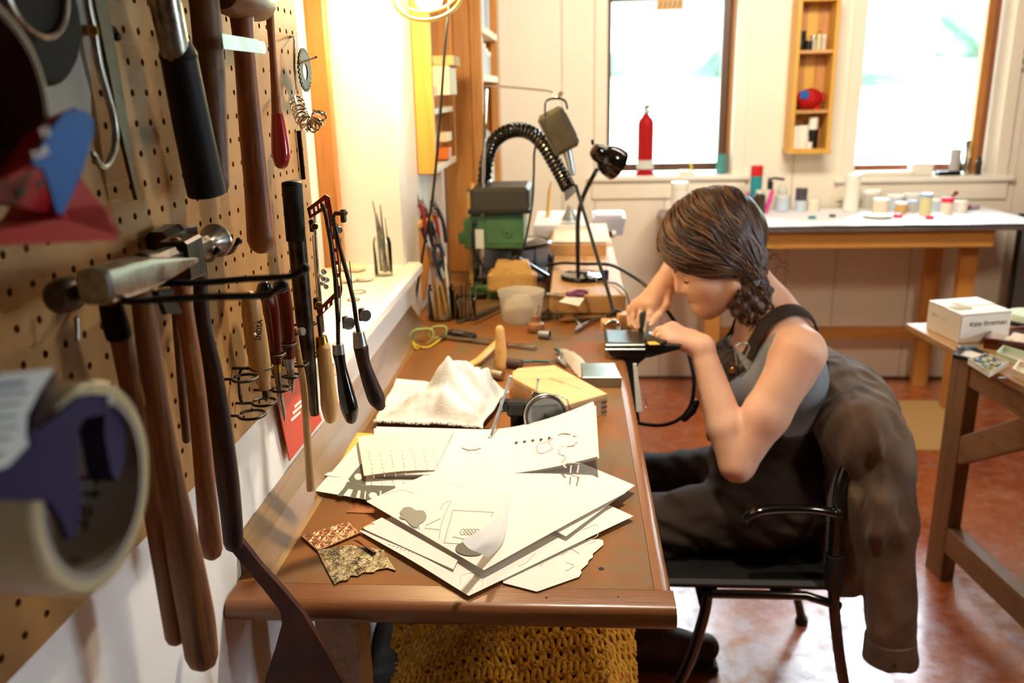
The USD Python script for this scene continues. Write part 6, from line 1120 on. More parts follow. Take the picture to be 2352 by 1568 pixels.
# wall cabinet with little shelves
yw = FAR; yf = FAR-.125; a, c = at(1812, 352, y=yf), at(1905, 352, y=yf); x0, x1, z0, z1 = a[0], c[0], a[2], 1.85; zs_ = [at(1860, 118, y=yf)[2], at(1860, 256, y=yf)[2]]; ztop = at(1860, 2, y=yf)[2]
t = thing('wall_cabinet', 'narrow orange pine cabinet of small shelves between the two far windows', 'cabinet', (x0, yf, z0))
e = .018
part(t, 'side_panel', bx(x0, x0+e, yf, yw-.001, z0, ztop+e, .002), 'panel_yellow'); part(t, 'side_panel', bx(x1-e, x1, yf, yw-.001, z0, ztop+e, .002), 'panel_yellow'); part(t, 'bottom', bx(x0-.004, x1+.006, yf-.006, yw-.001, z0-.004, z0+e, .002), 'panel_yellow'); part(t, 'top', bx(x0+e, x1-e, yf, yw-.001, ztop, ztop+e, .002), 'panel_yellow'); part(t, 'back', bx(x0+e, x1-e, yw-.008, yw-.001, z0+e, ztop), 'shelf_pine')
for z in zs_: part(t, 'shelf', bx(x0+e, x1-e, yf+.004, yw-.008, z-.008, z+.006, .001), 'shelf_white' if 0 else 'pine_x')
for k in range(3): part(t, 'back_board', bx(x0+e+k*.052, x0+e+k*.052+.050, yw-.011, yw-.008, z0+e, ztop, .0008), ('shelf_pine', 'panel_yellow', 'shelf_pine')[k])
plain('black_jar', '161514', .3)
Y1 = yf+.055; s1, s2, s3 = zs_[0]+.0062, zs_[1]+.0062, z0+e+.0002
def cpot(name, lab, u, w, h, z, m, cap=None, y=Y1, cat='jar', kind=pot): p = at(u, 100, y=y); return kind(name, lab, p[0], y, z, w, h, m, cap or m, cat=cat)
cpot('black_jar', 'black jar at the left of the cabinet\'s top shelf', 1840, .021, .045, s1, 'black_jar'); cpot('black_jar', 'second black jar on the cabinet\'s top shelf', 1858, .018, .042, s1, 'black_jar'); cpot('black_lid_jar', 'black jar stacked on the left one on the cabinet\'s top shelf', 1841, .018, .040, s1+.0455, 'black_jar', y=Y1+.005)
cpot('glass_vial', 'clear glass vial on the cabinet\'s top shelf, next to the black jars', 1868, .014, .062, s1, 'tub_plastic', 'zinc', cat='vial'); cpot('glass_bottle', 'taller glass bottle with a gold top on the cabinet\'s top shelf', 1880, .013, .085, s1, 'yellow_liq', 'brass', cat='bottle', kind=bottle, y=Y1+.03); cpot('glass_vial', 'clear glass vial at the right end of the cabinet\'s top shelf', 1892, .011, .066, s1, 'tub_plastic', 'label_white', cat='vial')
p = at(1859, 225, y=Y1); t = thing('red_pouch', 'red pouch with a blue patch on the cabinet\'s middle shelf', 'pouch', (p[0], Y1, s2)); part(t, 'pouch', disp(ball((p[0], Y1, s2+.048), .060, 4, (1, .55, .78)), .006, 40, 2), 'tape_red', smooth=True); part(t, 'blue_patch', box(at(1848, 217, y=Y1-.036), (.036, .003, .036), .001), 'tape_blue'); part(t, 'handle', torus((p[0]+.052, Y1-.01, s2+.055), .018, .004, (0, 1, 0)), 'tape_red')
cpot('red_cap', 'small red cap at the right end of the cabinet\'s middle shelf', 1886, .014, .022, s2, 'cap_red', cat='cap'); cpot('white_cup', 'white cup, lower left of the stack on the cabinet\'s bottom shelf', 1840, .022, .052, s3, 'gloss_white', cat='cup'); cpot('white_cup', 'white cup, upper left of the stack on the cabinet\'s bottom shelf', 1840, .021, .05, s3+.0525, 'gloss_white', cat='cup'); cpot('white_cup', 'white cup, lower middle of the stack on the cabinet\'s bottom shelf', 1861, .024, .054, s3, 'gloss_white', cat='cup'); cpot('white_cup', 'white cup, upper middle of the stack on the cabinet\'s bottom shelf', 1861, .022, .05, s3+.0545, 'gloss_white', cat='cup')  # the red piece is a small loose cap
cpot('black_jar', 'black jar on the right of the cabinet\'s bottom shelf', 1884, .022, .085, s3, 'black_jar', y=Y1+.01); cpot('white_pot', 'white pot on top of the black jar on the cabinet\'s bottom shelf', 1882, .021, .055, s3+.0857, 'gloss_white', y=Y1+.005, cat='pot'); cpot('gold_vial', 'gold topped vial behind the white cups on the cabinet\'s bottom shelf', 1862, .010, .13, s3, 'brown_bottle', 'brass', y=Y1+.045, cat='vial', kind=bottle); cpot('small_white_pot', 'small white pot in front at the right of the cabinet\'s bottom shelf', 1876, .014, .03, s3, 'gloss_white', cat='pot', y=Y1-.035)
# window sills
zs3 = W1[2]+.0024; p = at(1481, 398, y=FAR+.02); b = np.array([p[0], FAR+.02, zs3]); r = .040; t = thing('fire_extinguisher', 'red fire extinguisher standing on the left far window sill', 'fire extinguisher', b)
part(t, 'base', lathe([(0, 0), (r*1.12, 0), (r*1.12, .018), (r*.9, .022), (0, .022)], b, n=28), 'tape_red'); part(t, 'cylinder', lathe([(r*.9, .020), (r, .03), (r, .24), (r*.9, .262), (r*.5, .28), (r*.38, .29), (0, .29)], b, n=30), 'tape_red'); part(t, 'label_band', lathe([(r*1.01, .03), (r*1.015, .032), (r*1.015, .07), (r*1.01, .072)], b, n=30), 'label_white'); part(t, 'valve', join(cyl(b+[0, 0, .288], b+[0, 0, .32], .014, 16, .002), box(b+[.01, 0, .325], (.05, .02, .012), .003)), 'zinc'); part(t, 'lever', beam(b+[0, 0, .335], b+[.075, -.01, .305], .014, .006, .002), 'zinc'); part(t, 'gauge', cyl(b+[0, -.014, .305], b+[0, -.022, .305], .009, 16, .001), 'label_white'); part(t, 'nozzle', tube(smooth_path([b+[.01, 0, .30], b+[.035, -.01, .29], b+[.05, -.01, .25]], 5), .006, 9), 'black_matt')
p = at(1656, 394, y=FAR+.03); t = thing('teal_jar', 'teal glass jar in the right corner of the left far window sill', 'jar', (p[0], FAR+.03, zs3)); part(t, 'jar', lathe([(0, 0), (.024, 0), (.027, .006), (.026, .085), (.028, .092), (.025, .092), (.023, .01), (0, .01)], (p[0]-.0, FAR+.03, zs3), n=26), 'teal_glass')
p = at(1580, 394, y=FAR+.02); t = thing('soap_dish', 'small white dish with a yellowish stick on the left far window sill', 'dish', (p[0], FAR+.02, zs3)); part(t, 'dish', bx(p[0]-.05, p[0]+.03, FAR+.0, FAR+.05, zs3, zs3+.02, .005), 'gloss_white'); part(t, 'stick', tube(np.array([[p[0]+.02, FAR+.02, zs3+.02], [p[0]+.01, FAR+.02, zs3+.06], [p[0]-.012, FAR+.02, zs3+.11]]), .005, 8, round_ends=True), 'yellow_clear')
a, c = at(1507, 24, y=FAR+.085), at(1571, 0, y=FAR+.085); t = thing('cardboard_sign', 'small brown cardboard sign with dark scribbles hanging at the top of the left far window', 'sign', (a[0], FAR+.085, a[2])); part(t, 'card', bx(a[0], c[0], FAR+.085, FAR+.088, a[2], a[2]+.13, .0008), 'tan_box')
for k in range(5): x = a[0]+.014+k*.022; part(t, 'mark', tube(smooth_path([(x, FAR+.0845, a[2]+.012), (x+.01, FAR+.0845, a[2]+.03), (x+.004, FAR+.0845, a[2]+.04)], 4), .0022, 6), 'brown_bottle')
zs4 = W2[2]+.0024
def spot(u, y=FAR+.03): return np.array([at(u, 395, y=y)[0], y, zs4])
b = spot(2030, FAR+.05); t = thing('white_tray', 'low white tray on the right far window sill', 'tray', b); part(t, 'tray', bx(b[0]-.16, b[0]+.13, FAR+.0, FAR+.07, zs4, zs4+.024, .006), 'gloss_white'); b = spot(2115); t = thing('white_tub', 'white tub on the right far window sill beside the low tray', 'tub', b); part(t, 'tub', bx(b[0]-.055, b[0]+.05, FAR+.0, FAR+.07, zs4, zs4+.06, .008), 'gloss_white')
b = spot(2175); t = thing('black_tray', 'black tray under the grey cup on the right far window sill', 'tray', b); part(t, 'tray', bx(b[0]-.05, b[0]+.05, FAR+.0, FAR+.06, zs4, zs4+.02, .004), 'dark_metal')
b = spot(2190); b[2] += .0202; t = thing('grey_cup', 'grey cup of small sticks standing on the black tray', 'cup', b); part(t, 'cup', lathe([(0, 0), (.022, 0), (.027, .10), (.024, .10), (.02, .005), (0, .005)], b, n=24), 'grey_plastic')
for k in range(3): part(t, 'stick', tube(np.array([b+[.004*k-.004, 0, .02], b+[-.012+.011*k, .004, .135]]), .0025, 7), 'file_metal')
b = spot(2215, FAR+.035); t = thing('glass_vase', 'clear glass of brushes on the right far window sill', 'glass', b); part(t, 'glass', lathe([(0, 0), (.02, 0), (.024, .08), (.022, .08), (.018, .005), (0, .005)], b, n=24), 'jar_glass')
for k, m in enumerate(('zinc', 'blue_grip', 'handle_tan')): part(t, 'brush', tube(np.array([b+[.005*k-.005, 0, .01], b+[.008*k-.005, 0, .10], b+[.012*k-.008, 0, .16]]), [.003, .003, .006], 8), m)
b = spot(2246, FAR+.03); bottle('dropper_bottle', 'small dark brown dropper bottle at the right end of the right far window sill', b[0], b[1], zs4, .015, .085, 'brown_bottle', 'black_matt')
# colour swatches pinned on the far wall
for u, v, m, lab in ((2334, 141, 'sky_label', 'grey-blue paint swatch on the far wall, left one of its row'), (2348, 141, 'blue_grip', 'darker blue paint swatch right of the grey-blue one'), (2332, 161, 'cap_red', 'red paint swatch, lowest left'), (2346, 161, 'red_grip', 'dark red paint swatch, lowest right'), (2350, 118, 'teal_label', 'teal paint swatch, topmost')): p = at(u, v, y=FAR-.001); single('paint_swatch', box(p-[0, .001, 0], (.018, .0015, .024), .0003), m, lab, 'swatch')
a = at(2344, 560, y=4.12); t = thing('metal_screen', 'tall grey metal screen leaning by the far wall at the right edge', 'panel', (a[0], 4.1, 0)); part(t, 'panel', bx(a[0]-.012, a[0]+.42, 4.10, 4.13, .001, .86, .003), 'pot_grey'); part(t, 'edge_strip', bx(a[0]-.02, a[0]-.0125, 4.095, 4.135, .001, .86, .002), 'dark_metal')
single('floor_mat', prism([tuple(at(u, v, z=0)[:2]) for u, v in ((1975, 922), (2172, 922), (2180, 1036), (1960, 1034))], .006, (0, 0, .0006), bev=.001), 'tan_box_mat' if 0 else 'tan_box', 'brown cardboard mat lying on the red floor behind the chair', 'mat')
# ================================================================== the wooden worktable on the right
ZW = .775; A = at(2080, 742, z=ZW); B = at(2352, 886, z=ZW); e1 = unit((B-A)*[1, 1, 0]); e2 = np.array([-e1[1], e1[0], 0]); 
if e2[0] < 0: e2 = -e2
wood('work_top', 'a87c46', '8a6032', 'y', 9, rough=.5); wood('work_leg', '80592f', '5f3f1f', 'z', 9, rough=.55); wood('work_rail', '8a6236', '654522', 'y', 9, rough=.55)
def wp(i, j, z): return A+e1*i+e2*j+np.array([0, 0, z-A[2]])
RW = np.array([e2, -e1 if np.cross(e2, -e1)[2] > 0 else e1, [0, 0, 1.0]])
def wbox(i0, i1, j0, j1, z0, z1, bev=.002): return box(wp((i0+i1)/2, (j0+j1)/2, (z0+z1)/2), (j1-j0, i1-i0, z1-z0), bev, RW)
t = thing('worktable', 'brown plywood worktable on a braced timber frame at the right', 'table', wp(.3, .4, 0))
part(t, 'top', wbox(0, 1.5, 0, .9, ZW-.02, ZW, .002), 'work_top'); part(t, 'under_board', wbox(.06, 1.45, .09, .8, ZW-.06, ZW-.021, .001), 'work_leg')
L0 = at(2150, 1310, z=0); i0 = float((L0-A) @ e1)-.03; j0 = float((L0-A) @ e2)-.02
for i in (i0, i0+1.1):
    for j in (j0, j0+.6): part(t, 'leg', wbox(i, i+.09, j, j+.042, 0, ZW-.06), 'work_leg')
for j in (j0, j0+.6): part(t, 'side_rail', wbox(i0+.09, i0+1.1, j+.004, j+.042, ZW-.15, ZW-.061), 'work_rail')
part(t, 'end_rail', wbox(i0+.002, i0+.04, j0+.0425, j0+.599, ZW-.15, ZW-.061), 'work_rail')
part(t, 'brace', beam(wp(i0+.075, j0+.021, .42), wp(i0+.40, j0+.021, ZW-.152), .038, .075, .002), 'work_rail')
part(t, 'foot_rail', wbox(i0+.09, i0+1.1, j0+.0, j0+.042, .10, .18), 'work_rail'); part(t, 'cross_rail', wbox(i0+.52, i0+.61, j0+.043, j0+.6, .085, .125), 'work_rail')
# white carton with handwriting
c0 = at(2202, 789, z=ZW); h = at(2202, 722, y=c0[1])[2]-ZW; dL = unit((at(2127, 754, z=ZW)-c0)*[1, 1, 0]); dR = unit((at(2315, 779, z=ZW)-c0)*[1, 1, 0]); LL = np.linalg.norm(at(2127, 754, z=ZW)-c0); LR = np.linalg.norm(at(2315, 779, z=ZW)-c0)
t = thing('white_carton', 'white cardboard carton with a handwritten name, on the far corner of the worktable', 'box', c0); plain('carton_white', 'e8e0d2', .6)
P4 = [c0, c0+dR*LR, c0+dR*LR+dL*LL, c0+dL*LL]; part(t, 'body', prism([(p[0], p[1]) for p in P4], h-.003, (0, 0, ZW+.0005), bev=.001), 'carton_white')
for (a, b2, dz) in ((0, .52, .0), (.48, 1.0, .002)): q4 = [c0+dL*LL*a-dR*.001, c0+dL*LL*a+dR*(LR+.001), c0+dL*LL*b2+dR*(LR+.001), c0+dL*LL*b2-dR*.001]; part(t, 'flap', prism([(p[0], p[1]) for p in q4], .0018, (0, 0, ZW+h-.0022+dz)), 'carton_white')
part(t, 'tape_strip', prism([(p[0], p[1]) for p in (c0+dL*LL*.3+dR*LR*.1, c0+dL*LL*.3+dR*LR*.42, c0+dL*LL*.85+dR*LR*.35, c0+dL*LL*.85+dR*LR*.05)], .0006, (0, 0, ZW+h+.0018)), 'tape_clear')
n_ = np.cross(dR, [0, 0, 1.0]); n_ = n_ if n_ @ (CAM-c0) > 0 else -n_; part(t, 'handwriting', text_on('Kate Bowman', .013, c0+dR*LR*.17+[0, 0, h*.55]+n_*.0004, dR, (0, 0, 1), .0004), 'ink')
n2 = np.cross(dL, [0, 0, 1.0]); n2 = n2 if n2 @ (CAM-c0) > 0 else -n2; part(t, 'handwriting', text_on('IN  A  ~ .. ~~', .009, c0+dL*LL*.86+[0, 0, h*.55]+n2*.0004, -dL, (0, 0, 1), .0004), 'pencil')
part(t, 'edge_line', join(beam(c0+n_*.0003+[0, 0, .001], c0+n_*.0003+[0, 0, h-.004], .001, .001, .0002), beam(c0+[0, 0, h-.004], c0+dR*LR+[0, 0, h-.004], .0012, .0012, .0002)), 'ink')
def wtray(name, label, cat, q4, h, mat, inner=None, wall=.006, zb=ZW):
    P = [at(u, v, z=zb) for u, v in q4]; poly = sg.Polygon([(p[0], p[1]) for p in P]); poly = poly if poly.is_valid else poly.convex_hull
    t = thing(name, label, cat, (poly.centroid.x, poly.centroid.y, zb)); part(t, 'walls', prism(poly.difference(poly.buffer(-wall, join_style=2)), h, (0, 0, zb+.0005)), mat); part(t, 'base', prism(poly.buffer(-wall*.5, join_style=2), .003, (0, 0, zb+.0006)), inner or mat); t.poly = poly; return t
wtray('black_tray', 'black rimmed tray with a white card inside, on the worktable edge', 'tray', ((2188, 822), (2215, 800), (2272, 818), (2250, 838)), .010, 'black_matt', 'paper_white', .010)
single('grey_gadget', box(at(2222, 799, z=ZW+.008), (.05, .02, .014), .003, RW), 'pot_grey', 'small grey gadget between the white carton and the black frame', 'gadget')
t = wtray('bead_box', 'shallow clear box of mixed beads on the worktable edge', 'box', ((2222, 836), (2262, 822), (2316, 842), (2272, 868)), .014, 'tub_plastic', 'paper_white', .003)
plain('bead_a', '3a5a4a', .2); plain('bead_b', 'b8c4c8', .2); plain('bead_c', '26384a', .2); plain('bead_d', 'c8b458', .2); acc = {m: [] for m in ('bead_a', 'bead_b', 'bead_c', 'bead_d')}; bb = t.poly.buffer(-.008).bounds
for k in range(150):
    x, y = rng.uniform(bb[0], bb[2]), rng.uniform(bb[1], bb[3])
    if t.poly.buffer(-.008).contains(sg.Point(x, y)): acc[list(acc)[rng.randrange(4)]].append(ball((x, y, ZW+.0075+rng.uniform(0, .003)), .0042, 1))
for m, v in acc.items(): part(t, 'beads', join(v), m, kind='stuff')
wtray('green_box', 'pale green shallow box behind the bead box', 'box', ((2286, 822), (2302, 806), (2390, 832), (2376, 856)), .016, 'pale_green', 'tub_plastic', .004)
wtray('cream_box', 'shallow cream box nearest the camera on the worktable', 'box', ((2322, 862), (2338, 842), (2420, 872), (2400, 900)), .018, 'cream_cup', 'paper_white', .004)
wtray('brown_tray', 'dark red-brown wooden tray with white things in it, right of the carton', 'tray', ((2258, 800), (2270, 778), (2420, 765), (2420, 822)), .028, 'red_lacquer', 'paper_white', .008)
b = at(2346, 782, z=ZW+.012); single('tissue', disp(ball(b, .03, 3, (1.2, 1, .6)), .012, 50, 2), 'cotton', 'crumpled white tissue in the red-brown tray', 'tissue', smooth=True)
b = at(2350, 745, z=ZW); t = thing('round_dish', 'white topped round black dish at the right edge behind the tray', 'dish', b); part(t, 'rim', lathe([(0, 0), (.07, 0), (.075, .006), (.072, .012), (0, .012)], b+[.03, .02, 0], n=36), 'black_matt'); part(t, 'top', lathe([(0, .012), (.068, .012), (.06, .03), (0, .034)], b+[.03, .02, 0], n=36), 'pale_green')
single('metal_bit', box(at(2302, 868, z=ZW+.003), (.018, .008, .004), .001, RW), 'zinc', 'small metal bit beside the bead box', 'metal')
# ================================================================== bench pin, chair, person, jacket, blanket
# --- bench pin mount
t = thing('bench_pin', 'black metal bench pin mount with a flat grey top projecting from the bench edge', 'bench pin', at(1450, 900, y=1.8))
yb0, yb1 = 1.765, 1.865; zp = at(1400, 790, y=1.78)[2]
def xz(pts, y): return [(p[0], p[2]) for p in [at(u, v, y=y) for u, v in pts]]
part(t, 'plate', prism(sg.Polygon(xz([(1392, 788), (1398, 785), (1566, 793), (1560, 803), (1490, 822), (1404, 818), (1394, 806)], yb0)), yb1-yb0, (0, yb1, 0), (1, 0, 0), (0, 0, 1), bev=.002), 'dark_metal')
a, c = at(1394, 789, y=yb0), at(1482, 789, y=yb0); part(t, 'top_plate', bx(a[0]-.003, c[0], yb0-.002, yb1, zp-.004, zp+.004, .0015), 'block_steel', label='flat grey-green top plate'); part(t, 'groove', bx(a[0]-.004, c[0], yb0-.0035, yb0-.001, zp-.009, zp-.0055, .0005), 'zinc')
part(t, 'stem', prism(sg.Polygon(xz([(1412, 816), (1510, 816), (1486, 828), (1468, 843), (1461, 862), (1462, 900), (1472, 978), (1456, 968), (1448, 900), (1444, 862), (1434, 830)], yb0)), .055, (0, yb0+.075, 0), (1, 0, 0), (0, 0, 1), bev=.002), 'black_matt')
part(t, 'white_strip', prism(sg.Polygon(xz([(1454, 836), (1462, 836), (1477, 944), (1462, 946)], yb0-.012)), .006, (0, yb0-.006, 0), (1, 0, 0), (0, 0, 1)), 'gloss_white'); part(t, 'buckle', tube(np.array([at(u, v, y=yb0-.01) for u, v in ((1466, 914), (1482, 914), (1486, 934), (1469, 936))]), .0016, 7, closed=True), 'zinc')
part(t, 'lower_post', bx(.096, .115, yb0+.02, yb0+.075, .62, .80, .003), 'black_matt')
t = thing('wood_vise_block', 'two pale wooden blocks held by a chrome clamp behind the bench pin', 'clamp', at(1420, 775, y=1.93)); yv = 1.93
def fb(u0, u1, v0, v1, y0, y1, bev=.003): a, c = at(u0, v0, y=y0), at(u1, v1, y=y0); return bx(a[0], c[0], y0, y1, max(c[2], ZB+.001), a[2], bev)
part(t, 'block', fb(1381, 1424, 738, 760, yv, yv+.035), 'pine_x'); part(t, 'block', fb(1418, 1460, 723, 758, yv+.02, yv+.06), 'pine_x'); part(t, 'lower_block', fb(1400, 1424, 758, 792, yv+.0, yv+.04), 'pine_x')
part(t, 'clamp_arm', tube(smooth_path([at(u, v, y=yv-.006) for u, v in ((1392, 745), (1404, 738), (1418, 742), (1424, 756), (1424, 786))], 5), .0055, 10, round_ends=True), 'chrome'); part(t, 'thread', join([torus(at(1421, 752+k*4, y=yv-.010), .0050, .0016, (0, 0, 1), 14, 6) for k in range(9)]), 'zinc')
part(t, 'hose_clip', tube(smooth_path([at(u, v, y=yv+.05) for u, v in ((1398, 728), (1408, 718), (1420, 716), (1430, 724))], 4), .007, 9, round_ends=True), 'black_matt')
t = thing('work_piece', 'small dark brass-yellow piece lying on the bench pin under the left hand', 'metal piece', at(1505, 795, y=1.80)); part(t, 'piece', prism([tuple(p[:2]) for p in [at(u, v, z=zp+.002) for u, v in ((1480, 786), (1500, 782), (1532, 790), (1518, 797), (1488, 794))]], .006, (0, 0, zp+.0045)), 'dark_metal'); part(t, 'yellow_face', prism([tuple(p[:2]) for p in [at(u, v, z=zp+.010) for u, v in ((1486, 787), (1504, 786), (1516, 792), (1492, 793))]], .0015, (0, 0, zp+.0106)), 'envelope_yellow')
t = thing('graver', 'small bright metal tool held upright between the fingers of the right hand', 'tool', at(1486, 790, y=1.86)); part(t, 'shaft', tube(np.array([at(1489, 738, y=1.872), at(1484, 760, y=1.865), at(1480, 785, y=1.855)]), [.006, .0055, .002], 12), 'zinc'); part(t, 'handle', tube(np.array([at(1476, 722, y=1.885), at(1478, 742, y=1.88), at(1476, 756, y=1.875)]), [.007, .009, .006], 12, round_ends=True), 'black_matt')
part(t, 'blade', tube(np.array([at(1470, 752, y=1.872), at(1472, 787, y=1.868)]), [.004, .003], 8), 'steel_old')
# --- chair
CX0, CX1, CY0, CY1, CZ = .17, .575, 1.655, 2.13, .425
t = thing('chair', 'black metal armchair with a dark seat, turned toward the bench', 'chair', (.37, 1.89, 0))
part(t, 'seat', bx(CX0, CX1, CY0, CY1, CZ-.022, CZ, .008), 'black_matt', label='dark padded seat'); 
for dx in (.10, .26): part(t, 'bracket', bx(CX0+dx, CX0+dx+.045, CY0+.01, CY1-.01, CZ-.036, CZ-.023, .003), 'black_matt')
for y, k in ((CY0-.002, 0), (CY1+.002, 1)):
    fl = smooth_path([(.292, y, CZ-.03), (.285, y, CZ-.09), (.262, y, CZ-.19), (.225, y, .12), (.212, y, .012)], 6); rl = smooth_path([(.548, y, .60), (.556, y, CZ), (.585, y, .24), (.640, y, .012)], 6)
    part(t, 'front_leg', tube(fl, .0125, 14), 'black_gloss'); part(t, 'rear_leg', tube(rl, .0125, 14), 'black_gloss')
    for e in (fl[-1], rl[-1]): part(t, 'foot_cap', lathe([(0, 0), (.016, 0), (.018, .006), (.015, .022), (0, .022)], (e[0], e[1], 0), n=18), 'black_matt')
    up = smooth_path([(.556, y, CZ), (.553, y, .55), (.560, y+(.03 if k == 0 else -.03), .64), (.590, y+(.06 if k == 0 else -.06), .70)], 6); part(t, 'back_post', tube(up, .0115, 14), 'black_gloss'); part(t, 'post_sleeve', tube(np.array([(.557, y, CZ-.01), (.554, y, CZ+.07)]), .020, 16), 'black_matt')
    ar = smooth_path([(.555, y, .590), (.50, y, .600), (.43, y, .600), (.385, y, .592), (.362, y, .572), (.366, y, .556)], 6); part(t, 'armrest', tube(ar, .0125, 12, flat=.8), 'black_gloss'); part(t, 'seat_rail', tube(np.array([(.30, y, CZ-.03), (.50, y, CZ-.03), (.575, y, CZ-.055)]), .010, 12), 'black_gloss')
part(t, 'back_rest', sheet(np.array([[(.572+.02*math.sin(PI*(y-CY0)/(CY1-CY0))+.03*(z-.6), y, z) for z in np.linspace(.60, .72, 6)] for y in np.linspace(CY0+.06, CY1-.06, 12)]), .018), 'black_matt', smooth=True)
part(t, 'cross_bar', tube(np.array([(.285, CY0, .36), (.285, CY1, .36)]), .009, 10), 'black_gloss')
# --- the person
mk('skin', {'tc': ('texture_coordinate', {}), 'n': ('noise_texture', {'scale': 9, 'detail': 4, 'roughness': .6}), 'r': ('rgb_ramp', {'ramp': [(.3, lin('d8a488')), (.7, lin('e8bb9e'))]}), 'p': ('principled_bsdf', {'roughness': .48, 'subsurface_weight': .18, 'subsurface_radius': (1, .35, .2), 'subsurface_scale': .008, 'specular_ior_level': .35})},
   [('tc.object', 'n.vector'), ('n.fac', 'r.fac'), ('r.color', 'p.base_color')])
plain('lip', 'b86a62', .4); plain('lash', '2a1a14', .6); plain('brow_hair', '5a3c28', .7); plain('eye_white', 'dcd6d0', .25); plain('nail', 'e6b8a6', .3)
mottled('overall_brown', '22160d', '382619', 7, rough=.85, bump=.25, bscale=500, lo=.3, hi=.7); mottled('tank_grey', '747a80', '8a8f95', 8, rough=.85, bump=.12, bscale=380); mottled('shoe_brown', '3a2a20', '55402f', 14, rough=.6); mottled('sock_grey', '6a6a68', '807e7a', 30, rough=.9)
def hairmat(n, a, b): wood(n, a, b, 'z', 30, rough=.38, bump=.3, sheen_weight=.1)
hairmat('hair_brown', '4a2f1e', '2c1a10'); hairmat('hair_light', '7a5230', '5a3a20'); hairmat('hair_dark', '33201a', '1c110b')
V3 = lambda *a: np.array(a, float); YC = 1.90
HO = at(1647, 586, y=YC); hF = unit((-.885, -.10, -.455)); hS = V3(0, -1, 0); hS = unit(hS-hF*(hS @ hF)); hU = np.cross(hF, hS); HR = np.array([hF, hS, hU])
def hp(f, u, s=0.0): return HO+hF*f+hU*u+hS*s
neck = V3(.450, YC, .935); Sn, Sf = V3(.468, 1.768, .918), V3(.446, 2.03, .925)
def torso(p):
    d = sd_ell(p, (.452, YC, .79), (.108, .138, .175)); d = smin(d, sd_cap(p, (.455, YC, .70), (.468, YC, .58), .098, .118), .06); d = smin(d, sd_ell(p, (.472, YC, .535), (.128, .168, .092)), .06)
    d = smin(d, sd_cap(p, Sn, Sf, .044), .05); d = smin(d, sd_cap(p, Sn+[.02, .03, -.08], (.50, YC, .80), .05), .06)
    for s in (-1, 1): d = smin(d, np.linalg.norm(p-V3(.372, YC+s*.058, .80), axis=-1)-.058, .04)
    return d
EL, WL = V3(.348, 1.695, .682), at(1612, 797, y=1.79)
WR, ER = at(1530, 648, y=1.97), at(1592, 556, y=2.14)
Sn2, Sf2 = V3(.476, 1.742, .915), V3(.452, 2.065, .93)
def head(p):
    q = p-HO; L = np.stack([q @ hF, q @ hS, q @ hU], -1); f = lambda a, b, c: V3(a, c, b)          # local order: forward, side, up
    d = sd_ell(L, f(-.002, .030, 0), (.100, .074, .092)); d = smin(d, sd_ell(L, f(.042, -.040, 0), (.058, .058, .078)), .035)
    A = np.abs(L*[0, 1, 0])+L*[1, 0, 1]                                                            # mirrored side
    d = smin(d, np.linalg.norm(L-f(.074, -.093, 0), axis=-1)-.021, .028); d = smin(d, sd_cap(A, f(.070, -.092, .008), f(.005, -.064, .054), .020, .022), .03)
    d = smin(d, sd_cap(A, f(.086, .026, .0), f(.070, .022, .045), .013, .010), .02); d = smin(d, np.linalg.norm(A-f(.058, -.032, .040), axis=-1)-.028, .03)
    d = smax(d, -(np.linalg.norm(A-f(.104, -.004, .033), axis=-1)-.017), .014); d = smin(d, np.linalg.norm(A-f(.070, -.009, .031), axis=-1)-.0165, .006)
    d = smin(d, sd_cap(L, f(.091, .010, 0), f(.108, -.029, 0), .0075, .0095), .012); d = smin(d, np.linalg.norm(A-f(.099, -.036, .011), axis=-1)-.0078, .008); d = smax(d, -(np.linalg.norm(A-f(.104, -.0425, .0065), axis=-1)-.0036), .004)
    d = smin(d, sd_cap(A, f(.0965, -.063, 0), f(.084, -.067, .021), .0058, .0035), .008); d = smin(d, sd_cap(A, f(.0955, -.0755, 0), f(.083, -.071, .020), .0066, .0035), .008); d = smax(d, -sd_cap(A, f(.104, -.0695, 0), f(.088, -.0695, .022), .0022), .004)
    e = sd_ell(A, f(-.010, -.012, .075), (.019, .011, .031)); e = smax(e, -sd_ell(A, f(-.006, -.008, .088), (.010, .008, .019)), .006); d = smin(d, e, .006)
    return smin(d, sd_cap(p, hp(-.030, -.055), neck, .050, .054), .03)
def hand(chains, palm, wrist, rw):
    def fn(p):
        d = sd_cap(p, wrist, palm[0], rw, .022)
        for a, b in zip(palm, palm[1:]): d = smin(d, sd_cap(p, a, b, .0135), .014)
        for a in palm[1:]: d = smin(d, sd_cap(p, wrist, a, rw*.72, .0125), .016)
        for ch, r in chains:
            g = None
            for i in range(len(ch)-1): c = sd_cap(p, ch[i], ch[i+1], r*(1-.10*i), r*(1-.10*(i+1))); g = c if g is None else smin(g, c, .003)
            d = smin(d, g, .006)
        return d
    return fn
kL = [at(1545, 757, y=1.845), at(1536, 761, y=1.826), at(1535, 770, y=1.808), at(1543, 783, y=1.794)]
LCH = [([kL[0], at(1520, 755, y=1.862), at(1504, 765, y=1.862), at(1496, 780, y=1.855)], .0088), ([kL[1], at(1512, 758, y=1.838), at(1502, 772, y=1.838), at(1506, 785, y=1.834)], .0090), ([kL[2], at(1514, 770, y=1.815), at(1510, 784, y=1.818), at(1522, 789, y=1.822)], .0086), ([kL[3], at(1524, 786, y=1.797), at(1520, 796, y=1.80), at(1531, 798, y=1.806)], .0076),
       ([at(1582, 784, y=1.835), at(1556, 789, y=1.858), at(1532, 788, y=1.866), at(1512, 788, y=1.862)], .0098)]
hl = hand(LCH, [at(1590, 781, y=1.815)]+kL, WL, .025)
